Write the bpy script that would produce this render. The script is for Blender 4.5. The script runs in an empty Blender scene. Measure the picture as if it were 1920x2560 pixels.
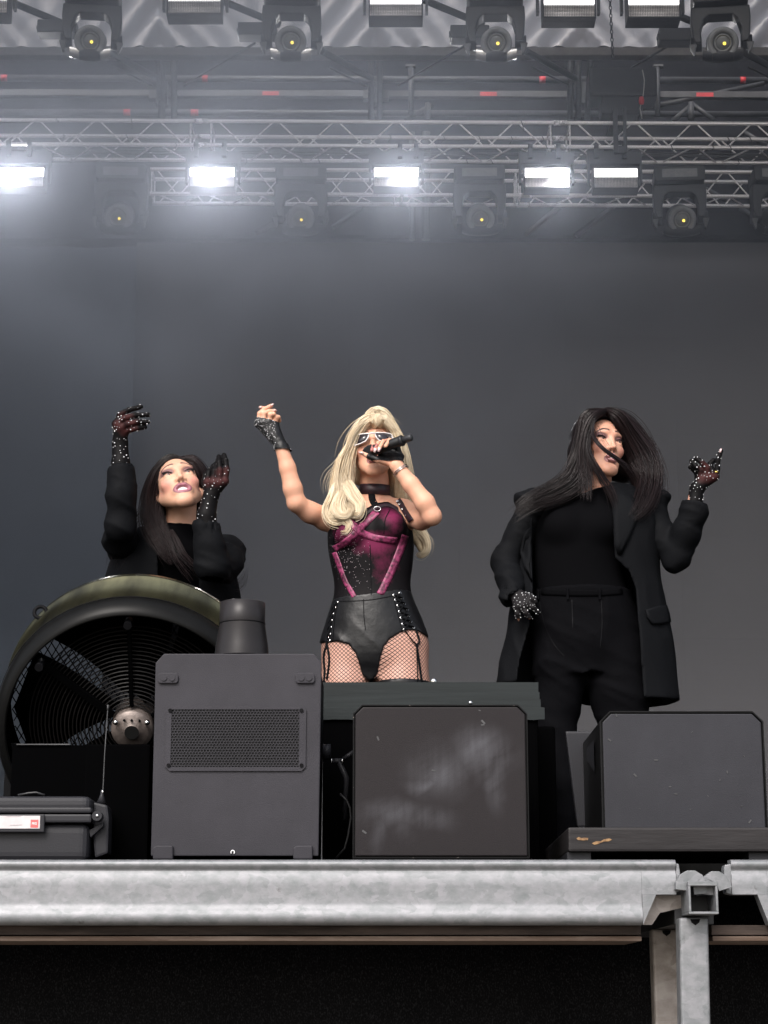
import bpy, bmesh, math, random
import numpy as np
from mathutils import Vector, Matrix, Quaternion
PI = math.pi
random.seed(7)
rng = np.random.default_rng(11)
SC = bpy.context.scene
COL = SC.collection

# ---------------------------------------------------------------- camera
CZ, PITCH, FPX = 1.67, math.radians(13.7), 5000.0       # eye height, tilt, focal length in photo pixels
cam_d = bpy.data.cameras.new('camera')
cam_d.sensor_fit = 'VERTICAL'; cam_d.sensor_height = 36.0; cam_d.lens = 36.0 * FPX / 2560.0
cam_d.clip_start = 0.1; cam_d.clip_end = 400.0
cam = bpy.data.objects.new('camera', cam_d); COL.objects.link(cam)
cam.location = (0, 0, CZ); cam.rotation_euler = (PI / 2 + PITCH, 0, 0)
SC.camera = cam

# ---------------------------------------------------------------- world, sun, exposure
SUN_EL, SUN_AZ = math.radians(42), math.radians(200)     # high, behind and left of the photographer
w = bpy.data.worlds.new('World'); SC.world = w; w.use_nodes = True
nt = w.node_tree; nt.nodes.clear()
sky = nt.nodes.new('ShaderNodeTexSky'); sky.sky_type = 'NISHITA'; sky.sun_disc = False
sky.sun_elevation = SUN_EL; sky.sun_rotation = SUN_AZ
sky.air_density = 1.0; sky.dust_density = 4.0; sky.ozone_density = 1.0
hs = nt.nodes.new('ShaderNodeHueSaturation'); hs.inputs['Saturation'].default_value = 0.42   # overcast: little blue left
bg = nt.nodes.new('ShaderNodeBackground'); bg.inputs['Strength'].default_value = 0.15
wo = nt.nodes.new('ShaderNodeOutputWorld')
nt.links.new(sky.outputs[0], hs.inputs['Color']); nt.links.new(hs.outputs[0], bg.inputs['Color']); nt.links.new(bg.outputs[0], wo.inputs['Surface'])
sun_d = bpy.data.lights.new('sun', 'SUN'); sun_d.energy = 1.5; sun_d.angle = math.radians(25); sun_d.color = (1.0, 0.95, 0.9)
sun = bpy.data.objects.new('sun', sun_d); COL.objects.link(sun)
# sun_rotation turns clockwise seen from above, 0 = +Y
sdir = Vector((math.sin(SUN_AZ) * math.cos(SUN_EL), math.cos(SUN_AZ) * math.cos(SUN_EL), math.sin(SUN_EL)))
sun.rotation_euler = sdir.to_track_quat('Z', 'Y').to_euler()
SC.view_settings.view_transform = 'Standard'; SC.view_settings.look = 'None'
SC.view_settings.exposure = 0.65; SC.view_settings.gamma = 1.0; SC.view_settings.use_curve_mapping = False
SC.cycles.volume_step_rate = 2.0; SC.cycles.volume_max_steps = 64; SC.cycles.volume_bounces = 0
SC.cycles.max_bounces = 6; SC.cycles.diffuse_bounces = 3; SC.cycles.glossy_bounces = 3; SC.cycles.transparent_max_bounces = 12
SC.cycles.use_denoising = True; SC.cycles.caustics_reflective = False; SC.cycles.caustics_refractive = False

# ---------------------------------------------------------------- measuring: a pixel of the photo seen on the upright plane at depth Y
CP, SP = math.cos(PITCH), math.sin(PITCH)
def at(px, py, Y):
    a, b = (px - 960.0) / FPX, (1280.0 - py) / FPX
    dy, dz = CP - SP * b, SP + CP * b
    t = Y / dy
    return Vector((a * t, Y, CZ + dz * t))
def V(*a): return Vector(a)
# ---------------------------------------------------------------- mesh helpers
class MB:
    def __init__(s): s.v = []; s.f = []; s.s = []
    def add(s, vs, fs, smooth=False):
        o = len(s.v); s.v.extend([tuple(p) for p in vs]); s.f.extend([tuple(i + o for i in q) for q in fs]); s.s.extend([smooth] * len(fs)); return s
    def box(s, x0, x1, y0, y1, z0, z1):
        return s.add([(x0,y0,z0),(x1,y0,z0),(x1,y1,z0),(x0,y1,z0),(x0,y0,z1),(x1,y0,z1),(x1,y1,z1),(x0,y1,z1)],
                     [(0,3,2,1),(4,5,6,7),(0,1,5,4),(1,2,6,5),(2,3,7,6),(3,0,4,7)])
    def obox(s, c, ax, ay, az):
        c, ax, ay, az = map(Vector, (c, ax, ay, az)); vs = []
        for k in (-1, 1):
            for i, j in ((-1,-1),(1,-1),(1,1),(-1,1)): vs.append(c + ax*i + ay*j + az*k)
        return s.add(vs, [(0,3,2,1),(4,5,6,7),(0,1,5,4),(1,2,6,5),(2,3,7,6),(3,0,4,7)])
    def prism(s, poly, y0, y1, smooth=False):          # outline in x,z pushed along y
        n = len(poly); a = [(p[0], y0, p[1]) for p in poly] + [(p[0], y1, p[1]) for p in poly]
        return s.add(a, [tuple(range(n)), tuple(range(2*n-1, n-1, -1))] + [(i, i+n, (i+1)%n+n, (i+1)%n) for i in range(n)], smooth)
    def xprism(s, poly, x0, x1):                       # outline in y,z pushed along x
        n = len(poly); a = [(x0, p[0], p[1]) for p in poly] + [(x1, p[0], p[1]) for p in poly]
        return s.add(a, [tuple(range(n)), tuple(range(2*n-1, n-1, -1))] + [(i, i+n, (i+1)%n+n, (i+1)%n) for i in range(n)])
    def tube(s, pts, r, n=8, caps=True, closed=False, flat=1.0, up=None):
        pts = [Vector(p) for p in pts]; m = len(pts); rr = r if isinstance(r, (list, tuple, np.ndarray)) else [r] * m
        vs = []; u = None
        for i, p in enumerate(pts):
            a = pts[(i-1) % m] if (closed or i > 0) else p; b = pts[(i+1) % m] if (closed or i < m-1) else p
            t = (b - a); t = t.normalized() if t.length > 1e-9 else Vector((0,0,1))
            if u is None:
                u = Vector(up) if up is not None else (Vector((0,0,1)) if abs(t.z) < 0.9 else Vector((0,1,0)))
            u = u - t * u.dot(t)
            u = u.normalized() if u.length > 1e-6 else t.orthogonal().normalized()
            w_ = t.cross(u)
            for k in range(n):
                g = 2 * PI * k / n
                vs.append(p + (u * math.cos(g) * flat + w_ * math.sin(g)) * rr[i])
        fs = []
        for i in range(m if closed else m - 1):
            j = (i + 1) % m
            for k in range(n): fs.append((i*n+k, i*n+(k+1)%n, j*n+(k+1)%n, j*n+k))
        s.add(vs, fs, n > 4)
        if caps and not closed:
            o = len(s.v) - len(vs)
            s.f.append(tuple(o + k for k in range(n-1, -1, -1))); s.f.append(tuple(o + (m-1)*n + k for k in range(n))); s.s += [False, False]
        return s
    def lathe(s, prof, org, axis, n=32, cap=True, up=None):   # prof: (radius, distance along axis)
        axis = Vector(axis).normalized(); org = Vector(org)
        u = (Vector(up) if up is not None else axis.orthogonal()); u = (u - axis * u.dot(axis)).normalized(); w_ = axis.cross(u)
        vs = []
        for r, h in prof:
            for k in range(n):
                g = 2*PI*k/n; vs.append(org + axis*h + (u*math.cos(g) + w_*math.sin(g)) * r)
        fs = [(i*n+k, i*n+(k+1)%n, (i+1)*n+(k+1)%n, (i+1)*n+k) for i in range(len(prof)-1) for k in range(n)]
        s.add(vs, fs, True)
        if cap:
            o = len(s.v) - len(vs); m = len(prof)
            if prof[0][0] > 1e-5: s.f.append(tuple(o+k for k in range(n-1,-1,-1))); s.s.append(False)
            if prof[-1][0] > 1e-5: s.f.append(tuple(o+(m-1)*n+k for k in range(n))); s.s.append(False)
        return s
    def ball(s, c, r, n=8, m=6, sq=(1,1,1)):
        c = Vector(c); vs = []
        for i in range(1, m):
            t = PI*i/m
            for k in range(n):
                g = 2*PI*k/n; vs.append((c.x + r*sq[0]*math.sin(t)*math.cos(g), c.y + r*sq[1]*math.sin(t)*math.sin(g), c.z + r*sq[2]*math.cos(t)))
        vs += [(c.x, c.y, c.z + r*sq[2]), (c.x, c.y, c.z - r*sq[2])]; a = (m-1)*n
        fs = [(i*n+k, (i+1)*n+k, (i+1)*n+(k+1)%n, i*n+(k+1)%n) for i in range(m-2) for k in range(n)]
        fs += [(a, k, (k+1)%n) for k in range(n)] + [(a+1, (m-2)*n+(k+1)%n, (m-2)*n+k) for k in range(n)]
        return s.add(vs, fs, True)
    def build(s, name, mat, parent=None, bevel=0.0, seg=2, kind=None, local=False):
        off = Vector((0,0,0))
        if parent is not None and not local: off = wloc(parent)
        me = bpy.data.meshes.new(name)
        me.from_pydata([(p[0]-off.x, p[1]-off.y, p[2]-off.z) for p in s.v], [], s.f)
        me.polygons.foreach_set('use_smooth', s.s)
        if bevel > 0:
            bm = bmesh.new(); bm.from_mesh(me)
            es = [e for e in bm.edges if len(e.link_faces) == 2 and e.calc_face_angle(0) > math.radians(32)]
            bmesh.ops.bevel(bm, geom=es, offset=bevel, segments=seg, profile=0.6, affect='EDGES', clamp_overlap=True)
            bm.to_mesh(me); bm.free()
        me.update()
        return put(name, me, mat, parent, kind)
def wloc(o):
    p = Vector(o.location)
    while o.parent is not None: o = o.parent; p = p + Vector(o.location)
    return p
def put(name, me, mat, parent=None, kind=None):
    if mat is not None:
        for m in (mat if isinstance(mat, (list, tuple)) else [mat]): me.materials.append(m)
    o = bpy.data.objects.new(name, me); COL.objects.link(o)
    if parent is not None: o.parent = parent
    if kind: o['kind'] = kind
    return o
def thing(name, label, cat, loc=(0,0,0), group=None):
    o = bpy.data.objects.new(name, None); COL.objects.link(o); o.location = loc; o.empty_display_size = 0.1
    return tag(o, label, cat, group)
def tag(o, label, cat, group=None):
    o['label'] = label; o['category'] = cat
    if group: o['group'] = group
    return o
def kids(o): return [c for c in bpy.data.objects if c.parent == o]
def tree(o):
    cs = KIDS.get(o.name, []); return (o, [tree(c) for c in cs])
def copy_thing(o, loc, label, scale=None):
    c = o.copy(); COL.objects.link(c); c.location = loc; c['label'] = label
    if scale is not None: c.scale = scale
    for ch in kids(o):
        d = ch.copy(); COL.objects.link(d); d.parent = c
        for g in kids(ch):
            e = g.copy(); COL.objects.link(e); e.parent = d
    return c

# ---------------------------------------------------------------- materials
def mk(name, col, rough=0.5, metal=0.0, var=0.0, vs=8.0, bump=0.0, bs=60.0, spec=0.5, rvar=0.0, col2=None, lo=0.4, hi=0.65, stretch=None, emit=0.0, sheen=0.0, coat=0.0, trans=None):
    m = bpy.data.materials.new(name); m.use_nodes = True; t = m.node_tree; N = t.nodes; L = t.links
    b = N['Principled BSDF']
    b.inputs['Base Color'].default_value = (*col, 1); b.inputs['Roughness'].default_value = rough; b.inputs['Metallic'].default_value = metal
    b.inputs['Specular IOR Level'].default_value = spec
    if sheen: b.inputs['Sheen Weight'].default_value = sheen; b.inputs['Sheen Roughness'].default_value = 0.4
    if coat: b.inputs['Coat Weight'].default_value = coat; b.inputs['Coat Roughness'].default_value = 0.15
    if emit: b.inputs['Emission Color'].default_value = (*col, 1); b.inputs['Emission Strength'].default_value = emit
    if var or bump or col2 or rvar:
        tc = N.new('ShaderNodeTexCoord'); mp = N.new('ShaderNodeMapping'); L.new(tc.outputs['Object'], mp.inputs['Vector'])
        if stretch: mp.inputs['Scale'].default_value = stretch
    if var or col2 or rvar:
        n = N.new('ShaderNodeTexNoise'); n.inputs['Scale'].default_value = vs; n.inputs['Detail'].default_value = 7; n.inputs['Roughness'].default_value = 0.62
        L.new(mp.outputs[0], n.inputs['Vector'])
        r = N.new('ShaderNodeValToRGB'); r.color_ramp.elements[0].position = lo; r.color_ramp.elements[1].position = hi
        c2 = col2 if col2 else tuple(min(1, c*(1+var)) for c in col); c1 = col if col2 else tuple(c*(1-var) for c in col)
        r.color_ramp.elements[0].color = (*c1, 1); r.color_ramp.elements[1].color = (*c2, 1)
        L.new(n.outputs['Fac'], r.inputs['Fac']); L.new(r.outputs[0], b.inputs['Base Color'])
        if rvar:
            q = N.new('ShaderNodeMapRange'); q.inputs['To Min'].default_value = max(0.03, rough-rvar); q.inputs['To Max'].default_value = min(1, rough+rvar)
            q.inputs['From Min'].default_value = 0.3; q.inputs['From Max'].default_value = 0.7
            L.new(n.outputs['Fac'], q.inputs['Value']); L.new(q.outputs[0], b.inputs['Roughness'])
    if bump:
        n2 = N.new('ShaderNodeTexNoise'); n2.inputs['Scale'].default_value = bs; n2.inputs['Detail'].default_value = 5; L.new(mp.outputs[0], n2.inputs['Vector'])
        bp = N.new('ShaderNodeBump'); bp.inputs['Strength'].default_value = bump; bp.inputs['Distance'].default_value = 0.01
        L.new(n2.outputs['Fac'], bp.inputs['Height']); L.new(bp.outputs[0], b.inputs['Normal'])
    return m
def lamp_mat(name, col, st):
    m = bpy.data.materials.new(name); m.use_nodes = True; t = m.node_tree; t.nodes.clear()
    e = t.nodes.new('ShaderNodeEmission'); e.inputs[0].default_value = (*col, 1); e.inputs[1].default_value = st
    o = t.nodes.new('ShaderNodeOutputMaterial'); t.links.new(e.outputs[0], o.inputs['Surface']); return m
M = {}
M['black'] = mk('black_metal', (0.006,0.006,0.007), 0.5, var=0.3, vs=6, spec=0.05)
M['rig_black'] = mk('rig_black', (0.012,0.012,0.014), 0.42, var=0.3, vs=5, spec=0.3)
M['paint'] = mk('black_textured_paint', (0.034,0.0325,0.039), 0.5, var=0.10, vs=5, spec=0.16, bump=0.12, bs=420)
M['paint2'] = mk('worn_black_paint', (0.04,0.036,0.038), 0.42, var=0.12, vs=4, bump=0.08, bs=380)
M['paint3'] = mk('grey_black_paint', (0.031,0.031,0.037), 0.5, var=0.10, vs=4, spec=0.16, bump=0.1, bs=400)
M['edge'] = mk('edge_bead', (0.006,0.006,0.0065), 0.4, col2=(0.42,0.36,0.33), vs=34, lo=0.63, hi=0.70, spec=0.1)
M['edge_plain'] = mk('edge_black', (0.007,0.007,0.0075), 0.4, spec=0.12)
M['plastic'] = mk('case_plastic', (0.022,0.022,0.026), 0.45, spec=0.2, bump=0.05, bs=300)
M['deck'] = mk('deck_black', (0.004,0.004,0.004), 0.8, var=0.4, vs=5, spec=0.04)
M['alu'] = mk('truss_aluminium', (0.95,0.88,0.88), 0.27, 0.55, var=0.12, vs=8, rvar=0.1)
M['scaff'] = mk('scaffold_steel', (0.06,0.06,0.063), 0.5, 0.3, var=0.25, vs=7)
M['scaff_dk'] = mk('scaffold_dark', (0.035,0.035,0.038), 0.5, 0.3, var=0.25, vs=7)
M['tape_red'] = mk('red_tape', (0.55,0.03,0.04), 0.5, var=0.15)
M['chrome'] = mk('zinc_chrome', (0.7,0.7,0.7), 0.18, 1.0)
M['wood_dark'] = mk('weathered_board', (0.03,0.023,0.02), 0.75, col2=(0.075,0.056,0.048), spec=0.2, vs=16, stretch=(0.25,1,2), bump=0.2, bs=60)
M['wood_edge'] = mk('raw_board_edge', (0.09,0.06,0.045), 0.75, col2=(0.19,0.145,0.12), spec=0.2, vs=22, stretch=(0.2,1,2))
M['wood_raw'] = mk('splintered_wood', (0.30,0.18,0.085), 0.8, col2=(0.12,0.06,0.03), vs=60)
M['drum'] = mk('drum_painted_glints', (0.06,0.057,0.045), 0.24, 0.95, vs=3.2, col2=(0.55,0.52,0.29), lo=0.36, hi=0.70, stretch=(1,0.12,0.12))  # brass reflection streaks painted in as stretched colour noise
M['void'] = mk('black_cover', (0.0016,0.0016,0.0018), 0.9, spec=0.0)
M['label'] = mk('label_paper', (0.55,0.51,0.52), 0.55, var=0.06, vs=40)
M['label_red'] = mk('label_red', (0.75,0.11,0.11), 0.5)
M['label_ink'] = mk('label_ink', (0.3,0.28,0.3), 0.6)
M['white'] = mk('white_print', (0.8,0.8,0.8), 0.5)
M['hubm'] = mk('cast_motor_metal', (0.20,0.165,0.15), 0.45, 0.5, var=0.2, vs=30, bump=0.1, bs=90)
M['cable'] = mk('cable_rubber', (0.02,0.02,0.022), 0.45)
M['glass_dk'] = mk('lens_glass', (0.085,0.09,0.094), 0.12, 0.0, coat=0.6)
M['silver'] = mk('reflector_silver', (0.80,0.77,0.75), 0.25, 0.7, var=0.1, vs=14)
M['reflector'] = mk('lamp_reflector', (0.80,0.76,0.74), 0.4, 0.1, var=0.25, vs=9, stretch=(1,1,2.5))
M['ring'] = mk('lens_ring', (0.15,0.152,0.156), 0.42, var=0.15, vs=20)
M['amber'] = lamp_mat('amber_led', (1.0,0.72,0.10), 1.4)
M['strip'] = lamp_mat('strobe_strip', (1.0,0.97,0.98), 17.0)
M['hot'] = lamp_mat('strobe_hot', (1.0,0.97,0.96), 800.0)
def galv(name, a, b, scale):
    m = bpy.data.materials.new(name); m.use_nodes = True; t = m.node_tree; N = t.nodes; L = t.links; bs = N['Principled BSDF']
    tc = N.new('ShaderNodeTexCoord'); mp = N.new('ShaderNodeMapping'); mp.inputs['Scale'].default_value = (0.8,1,1.2); L.new(tc.outputs['Object'], mp.inputs[0])
    n = N.new('ShaderNodeTexNoise'); n.inputs['Scale'].default_value = scale*0.5; n.inputs['Detail'].default_value = 4; L.new(mp.outputs[0], n.inputs['Vector'])
    mxv = N.new('ShaderNodeVectorMath'); mxv.operation = 'MULTIPLY_ADD'; mxv.inputs[1].default_value = (0.08,)*3; L.new(n.outputs['Color'], mxv.inputs[0]); L.new(mp.outputs[0], mxv.inputs[2])
    v = N.new('ShaderNodeTexVoronoi'); v.inputs['Scale'].default_value = scale; L.new(mxv.outputs[0], v.inputs['Vector'])
    n2 = N.new('ShaderNodeTexNoise'); n2.inputs['Scale'].default_value = scale*0.9; n2.inputs['Detail'].default_value = 8; n2.inputs['Roughness'].default_value = 0.65; L.new(mp.outputs[0], n2.inputs['Vector'])
    sx = N.new('ShaderNodeSeparateColor'); L.new(v.outputs['Color'], sx.inputs[0])
    ad = N.new('ShaderNodeMath'); ad.operation = 'MULTIPLY_ADD'; ad.inputs[1].default_value = 0.24; L.new(sx.outputs[0], ad.inputs[0])
    sb = N.new('ShaderNodeMath'); sb.operation = 'MULTIPLY'; sb.inputs[1].default_value = 1.0; L.new(n2.outputs['Fac'], sb.inputs[0]); L.new(sb.outputs[0], ad.inputs[2])
    r = N.new('ShaderNodeValToRGB'); r.color_ramp.elements[0].position = 0.35; r.color_ramp.elements[1].position = 0.8
    r.color_ramp.elements[0].color = (*a,1); r.color_ramp.elements[1].color = (*b,1)
    L.new(ad.outputs[0], r.inputs[0])
    st = N.new('ShaderNodeTexNoise'); st.inputs['Scale'].default_value = 18; st.inputs['Detail'].default_value = 10; st.inputs['Roughness'].default_value = 0.7; L.new(tc.outputs['Object'], st.inputs['Vector'])
    sr = N.new('ShaderNodeValToRGB'); sr.color_ramp.elements[0].position = 0.30; sr.color_ramp.elements[1].position = 0.38
    sr.color_ramp.elements[0].color = (0.35,0.33,0.30,1); sr.color_ramp.elements[1].color = (1,1,1,1); L.new(st.outputs['Fac'], sr.inputs[0])
    mu = N.new('ShaderNodeMix'); mu.data_type = 'RGBA'; mu.blend_type = 'MULTIPLY'; mu.inputs[0].default_value = 0.8; L.new(r.outputs[0], mu.inputs[6]); L.new(sr.outputs[0], mu.inputs[7])
    L.new(mu.outputs[2], bs.inputs['Base Color'])
    bs.inputs['Metallic'].default_value = 0.35; bs.inputs['Roughness'].default_value = 0.5
    bp = N.new('ShaderNodeBump'); bp.inputs['Strength'].default_value = 0.15; bp.inputs['Distance'].default_value = 0.004; L.new(n2.outputs['Fac'], bp.inputs['Height']); L.new(bp.outputs[0], bs.inputs['Normal'])
    return m
M['galv'] = galv('galvanised_zinc', (0.145,0.157,0.163), (0.245,0.246,0.262), 40)
M['galv_dirty'] = galv('galvanised_stained', (0.20,0.17,0.15), (0.42,0.38,0.36), 20)
# ================================================================ SETTING
def structure(name, mb, mat, **k):
    o = mb.build(name, mat, **k); o['kind'] = 'structure'; return o
ZD = 2.0                                                 # stage floor height
M['ground'] = mk('trodden_ground', (0.25,0.23,0.20), 0.9, var=0.3, vs=0.6)
structure('ground', MB().box(-80, 80, -60, 60, -0.2, 0.0), M['ground'])
structure('stage_floor', MB().box(-9, 9, 5.06, 22.0, ZD-0.03, ZD), M['deck'])
# air with stage haze in it
def haze_mat(name, dens, col, aniso=0.0, emis=0.0):
    m = bpy.data.materials.new(name); m.use_nodes = True; t = m.node_tree; t.nodes.clear()
    p = t.nodes.new('ShaderNodeVolumePrincipled'); p.inputs['Density'].default_value = dens; p.inputs['Color'].default_value = (*col,1); p.inputs['Anisotropy'].default_value = aniso
    o = t.nodes.new('ShaderNodeOutputMaterial'); t.links.new(p.outputs[0], o.inputs['Volume']); return m, p
# stage smoke: thin over the back of the stage, thick at the upper left
sm, sp_ = haze_mat('smoke', 0.1, (0.76,0.84,1.0), 0.66)
t = sm.node_tree; N = t.nodes; L = t.links
tc = N.new('ShaderNodeTexCoord'); n = N.new('ShaderNodeTexNoise'); n.inputs['Scale'].default_value = 0.55; n.inputs['Detail'].default_value = 3; n.inputs['Distortion'].default_value = 0.6; L.new(tc.outputs['Object'], n.inputs['Vector'])
sx = N.new('ShaderNodeSeparateXYZ'); L.new(tc.outputs['Generated'], sx.inputs[0])
def node(op, a, b=None, c=None, clamp=False):
    q = N.new('ShaderNodeMath'); q.operation = op; q.use_clamp = clamp
    for i, x in enumerate((a, b, c)):
        if x is None: continue
        if isinstance(x, (int, float)): q.inputs[i].default_value = x
        else: L.new(x, q.inputs[i])
    return q.outputs[0]
def smooth01(x, lo, hi):
    q = N.new('ShaderNodeMapRange'); q.interpolation_type = 'SMOOTHSTEP'; q.inputs['From Min'].default_value = lo; q.inputs['From Max'].default_value = hi; L.new(x, q.inputs['Value']); return q.outputs[0]
fx = node('SUBTRACT', 1.0, smooth01(sx.outputs[0], 0.25, 0.68))
fz = node('MULTIPLY', smooth01(sx.outputs[2], 0.06, 0.48), node('SUBTRACT', 1.0, smooth01(sx.outputs[2], 0.66, 0.9)))
fy = node('MULTIPLY', smooth01(sx.outputs[1], 0.0, 0.3), node('SUBTRACT', 1.0, smooth01(sx.outputs[1], 0.8, 1.0)))
fn = smooth01(n.outputs['Fac'], 0.32, 0.72)
thick = node('MULTIPLY', node('MULTIPLY', node('MULTIPLY', fx, fz), node('MULTIPLY', fn, fy)), 0.25)
thin = node('MULTIPLY', node('MULTIPLY', node('MULTIPLY', smooth01(sx.outputs[2], 0.0, 0.5), node('SUBTRACT', 1.0, smooth01(sx.outputs[2], 0.6, 0.85))), smooth01(sx.outputs[1], 0.0, 0.35)), node('MULTIPLY_ADD', fn, 0.042, 0.010))
L.new(node('ADD', thick, thin), sp_.inputs['Density'])
smo = MB().box(-7.0, 7.0, 9.0, 18.2, 2.6, 11.0).build('smoke', sm, kind='stuff')

# ---------------------------------------------------------------- back of the stage
def screen_mat():
    m = mk('led_screen_face', (0.135,0.130,0.138), 0.55, var=0.05, vs=0.5)
    t = m.node_tree; N = t.nodes; L = t.links; b = N['Principled BSDF']
    tc = N.new('ShaderNodeTexCoord'); wv = N.new('ShaderNodeTexWave'); wv.bands_direction = 'Z'; wv.inputs['Scale'].default_value = 26; wv.inputs['Distortion'].default_value = 0.4; L.new(tc.outputs['Object'], wv.inputs['Vector'])
    bp = N.new('ShaderNodeBump'); bp.inputs['Strength'].default_value = 0.05; bp.inputs['Distance'].default_value = 0.01; L.new(wv.outputs['Fac'], bp.inputs['Height']); L.new(bp.outputs[0], b.inputs['Normal'])
    return m
YS = 19.0
pl = at(336, 800, YS); ptop = at(960, 606, YS)
sc = thing('led_screen', 'wide dark grey video screen behind the performers', 'screen', (2.2, YS, ZD))
mod_w, x = 0.0, pl.x
sm_ = screen_mat()
W_ = (7.2 - pl.x) / 9; H_ = (ptop.z - ZD) / 7
for i in range(9):
    for j in range(7):
        MB().box(pl.x + i*W_ + 0.0003, pl.x + (i+1)*W_ - 0.0003, YS, YS+0.09, ZD + j*H_ + 0.0003, ZD + (j+1)*H_ - 0.0003).build('panel', sm_, sc)
MB().box(pl.x-0.02, 7.3, YS+0.092, YS+0.25, ZD, ptop.z).build('frame', M['black'], sc)
sb = at(960, 588, YS-0.1)
o = MB().box(-6.5, 7.5, YS-0.1, YS+0.3, ptop.z+0.004, sb.z).build('screen_header', M['black']); tag(o, 'thin black header beam along the top of the screen', 'beam')
# side screen or drape left of it, a little nearer
M['drape'] = mk('slate_drape', (0.125,0.142,0.168), 0.8, spec=0.2, var=0.06, vs=2)
dp = MB(); n_ = 60; x0, x1 = -6.4, at(332, 1000, 18.6).x
vs = []; 
for j in range(2):
    for i in range(n_+1):
        u = i/n_; vs.append((x0+(x1-x0)*u, 18.6 + 0.02*math.sin(u*37), ZD + (8.9-ZD)*j))
dp.add(vs, [(i, i+1, n_+2+i, n_+1+i) for i in range(n_)], True)
o = dp.build('side_drape', M['drape']); sol = o.modifiers.new('thick', 'SOLIDIFY'); sol.thickness = 0.01
tag(o, 'tall slate drape left of the big screen behind the smoke', 'drape')
M['backcloth'] = mk('black_back_cloth', (0.006,0.006,0.007), 0.9, var=0.2, vs=1.5, spec=0.03)
bc = MB(); vs = []
n_ = 160
for j in range(2):
    for i in range(n_+1):
        u = i/n_; vs.append((-9+18*u, 19.75 + 0.05*math.sin(u*150) + 0.02*math.sin(u*61), 7.0 + (12.6-7.0)*j))
bc.add(vs, [(i, i+1, n_+2+i, n_+1+i) for i in range(n_)], True)
o = bc.build('back_cloth', M['backcloth']); o.modifiers.new('thick', 'SOLIDIFY').thickness = 0.01
tag(o, 'black cloth hanging behind the scaffold above the screen', 'drape')
# side walls of the stage house, out of view, that keep the stage dim
for sgn, lb in ((-1, 'black side wall cloth of the stage house on the far left'), (1, 'black side wall cloth of the stage house on the far right')):
    o = MB().box(sgn*9.02 if sgn > 0 else -9.12, 9.12 if sgn > 0 else -9.02, 8.0, 20.5, ZD, 13.6).build('side_wall', M['backcloth']); tag(o, lb, 'wall')

# ---------------------------------------------------------------- roof
def fabric_mat():
    m = mk('roof_fabric', (0.50,0.475,0.465), 0.38, var=0.06, vs=1.2, spec=0.6, bump=0.1, bs=3)
    t = m.node_tree; b = t.nodes['Principled BSDF']; out = t.nodes['Material Output']
    tr = t.nodes.new('ShaderNodeBsdfTranslucent'); tr.inputs[0].default_value = (0.95,0.89,0.85,1)
    mx = t.nodes.new('ShaderNodeMixShader'); mx.inputs[0].default_value = 0.82
    t.links.new(b.outputs[0], mx.inputs[1]); t.links.new(tr.outputs[0], mx.inputs[2]); t.links.new(mx.outputs[0], out.inputs['Surface']); return m
M['fabric'] = fabric_mat()
rf = thing('stage_roof', 'pale pleated fabric skin of the stage roof above the lights', 'roof', (0, 12, 11))
zb = at(960, 118, 18.0).z
posts_px = [-140, 400, 940, 1452, 1915, 2400]             # the fabric is drawn in towards the posts
posts_x = [at(p, 90, 18.0).x for p in posts_px]
def fold(x, s):                                           # s: metres up the slope from the rear beam
    d = 0.0
    for xp in posts_x:
        u = abs(x - xp)
        if u < 1.4:
            a = math.exp(-u*1.7)
            d += a * 0.055 * math.sin(30*(u*0.75 + s*0.6)) + a*0.02*math.sin(61*(u*0.6+s*0.8)+xp)
    return d
fb = MB(); nx, ns = 420, 34; vs = []
for j in range(ns+1):
    s = 2.2*j/ns
    for i in range(nx+1):
        x = -5.2 + 10.8*i/nx
        d = fold(x, s)
        vs.append((x, 18.0 - s*0.72 - d*0.6, zb + s*0.69 - d*0.75))
fb.add(vs, [(j*(nx+1)+i, j*(nx+1)+i+1, (j+1)*(nx+1)+i+1, (j+1)*(nx+1)+i) for j in range(ns) for i in range(nx)], True)
fb.build('rear_skin', M['fabric'], rf)
yt, zt = 18.0-2.2*0.72, zb+2.2*0.69
MB().box(-9.2, 9.2, 7.6, yt-0.01, zt, zt+0.06).build('top_skin', M['backcloth'], rf)
b0, b1 = at(960, 138, 17.9).z, at(960, 117, 17.9).z
bm_ = MB(); bm_.box(-6, 6, 17.9, 18.02, b0, b1); bm_.build('rear_beam', mk('rear_beam_paint', (0.22,0.21,0.21), 0.5, var=0.1), rf, bevel=0.012)
# ---------------------------------------------------------------- scaffold behind the lights
YF = 18.75
scf = thing('scaffold_frame', 'grey steel scaffold of tubes and posts with red tape marks behind the truss', 'scaffold', (0, YF, 9.0))
def hz_tube(py, r, Y, m, x0=-60, x1=1980, tapes=(), sq=False, skew=6):
    a, b = at(x0, py - skew*(960-x0)/1000*0.5, Y), at(x1, py + skew*(x1-960)/1000*0.5, Y)
    mb = MB()
    if sq: mb.obox((a+b)/2, (b-a)/2, (0, r, 0), (0, 0, r))
    else: mb.tube([a, b], r, 12)
    tb = mb.build('tube', m, scf, bevel=0.006 if sq else 0)
    for px, wd in tapes:
        u = (px - x0)/(x1-x0); c = a.lerp(b, u); d = (b-a).normalized(); h = wd/2/ (FPX/20.2)
        tm = MB()
        if sq: tm.obox(c - V(0,0,r*0.1), d*h, (0, r*1.05, 0), (0, 0, r*0.62))
        else: tm.tube([c-d*h, c+d*h], r*1.05, 12)
        q = tm.build('tape', M['tape_red'], tb); q.location = q.location
    return tb
hz_tube(198, 0.034, YF+0.3, M['scaff'], tapes=((11,17),(513,15),(1356,16),(1857,14)))
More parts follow.
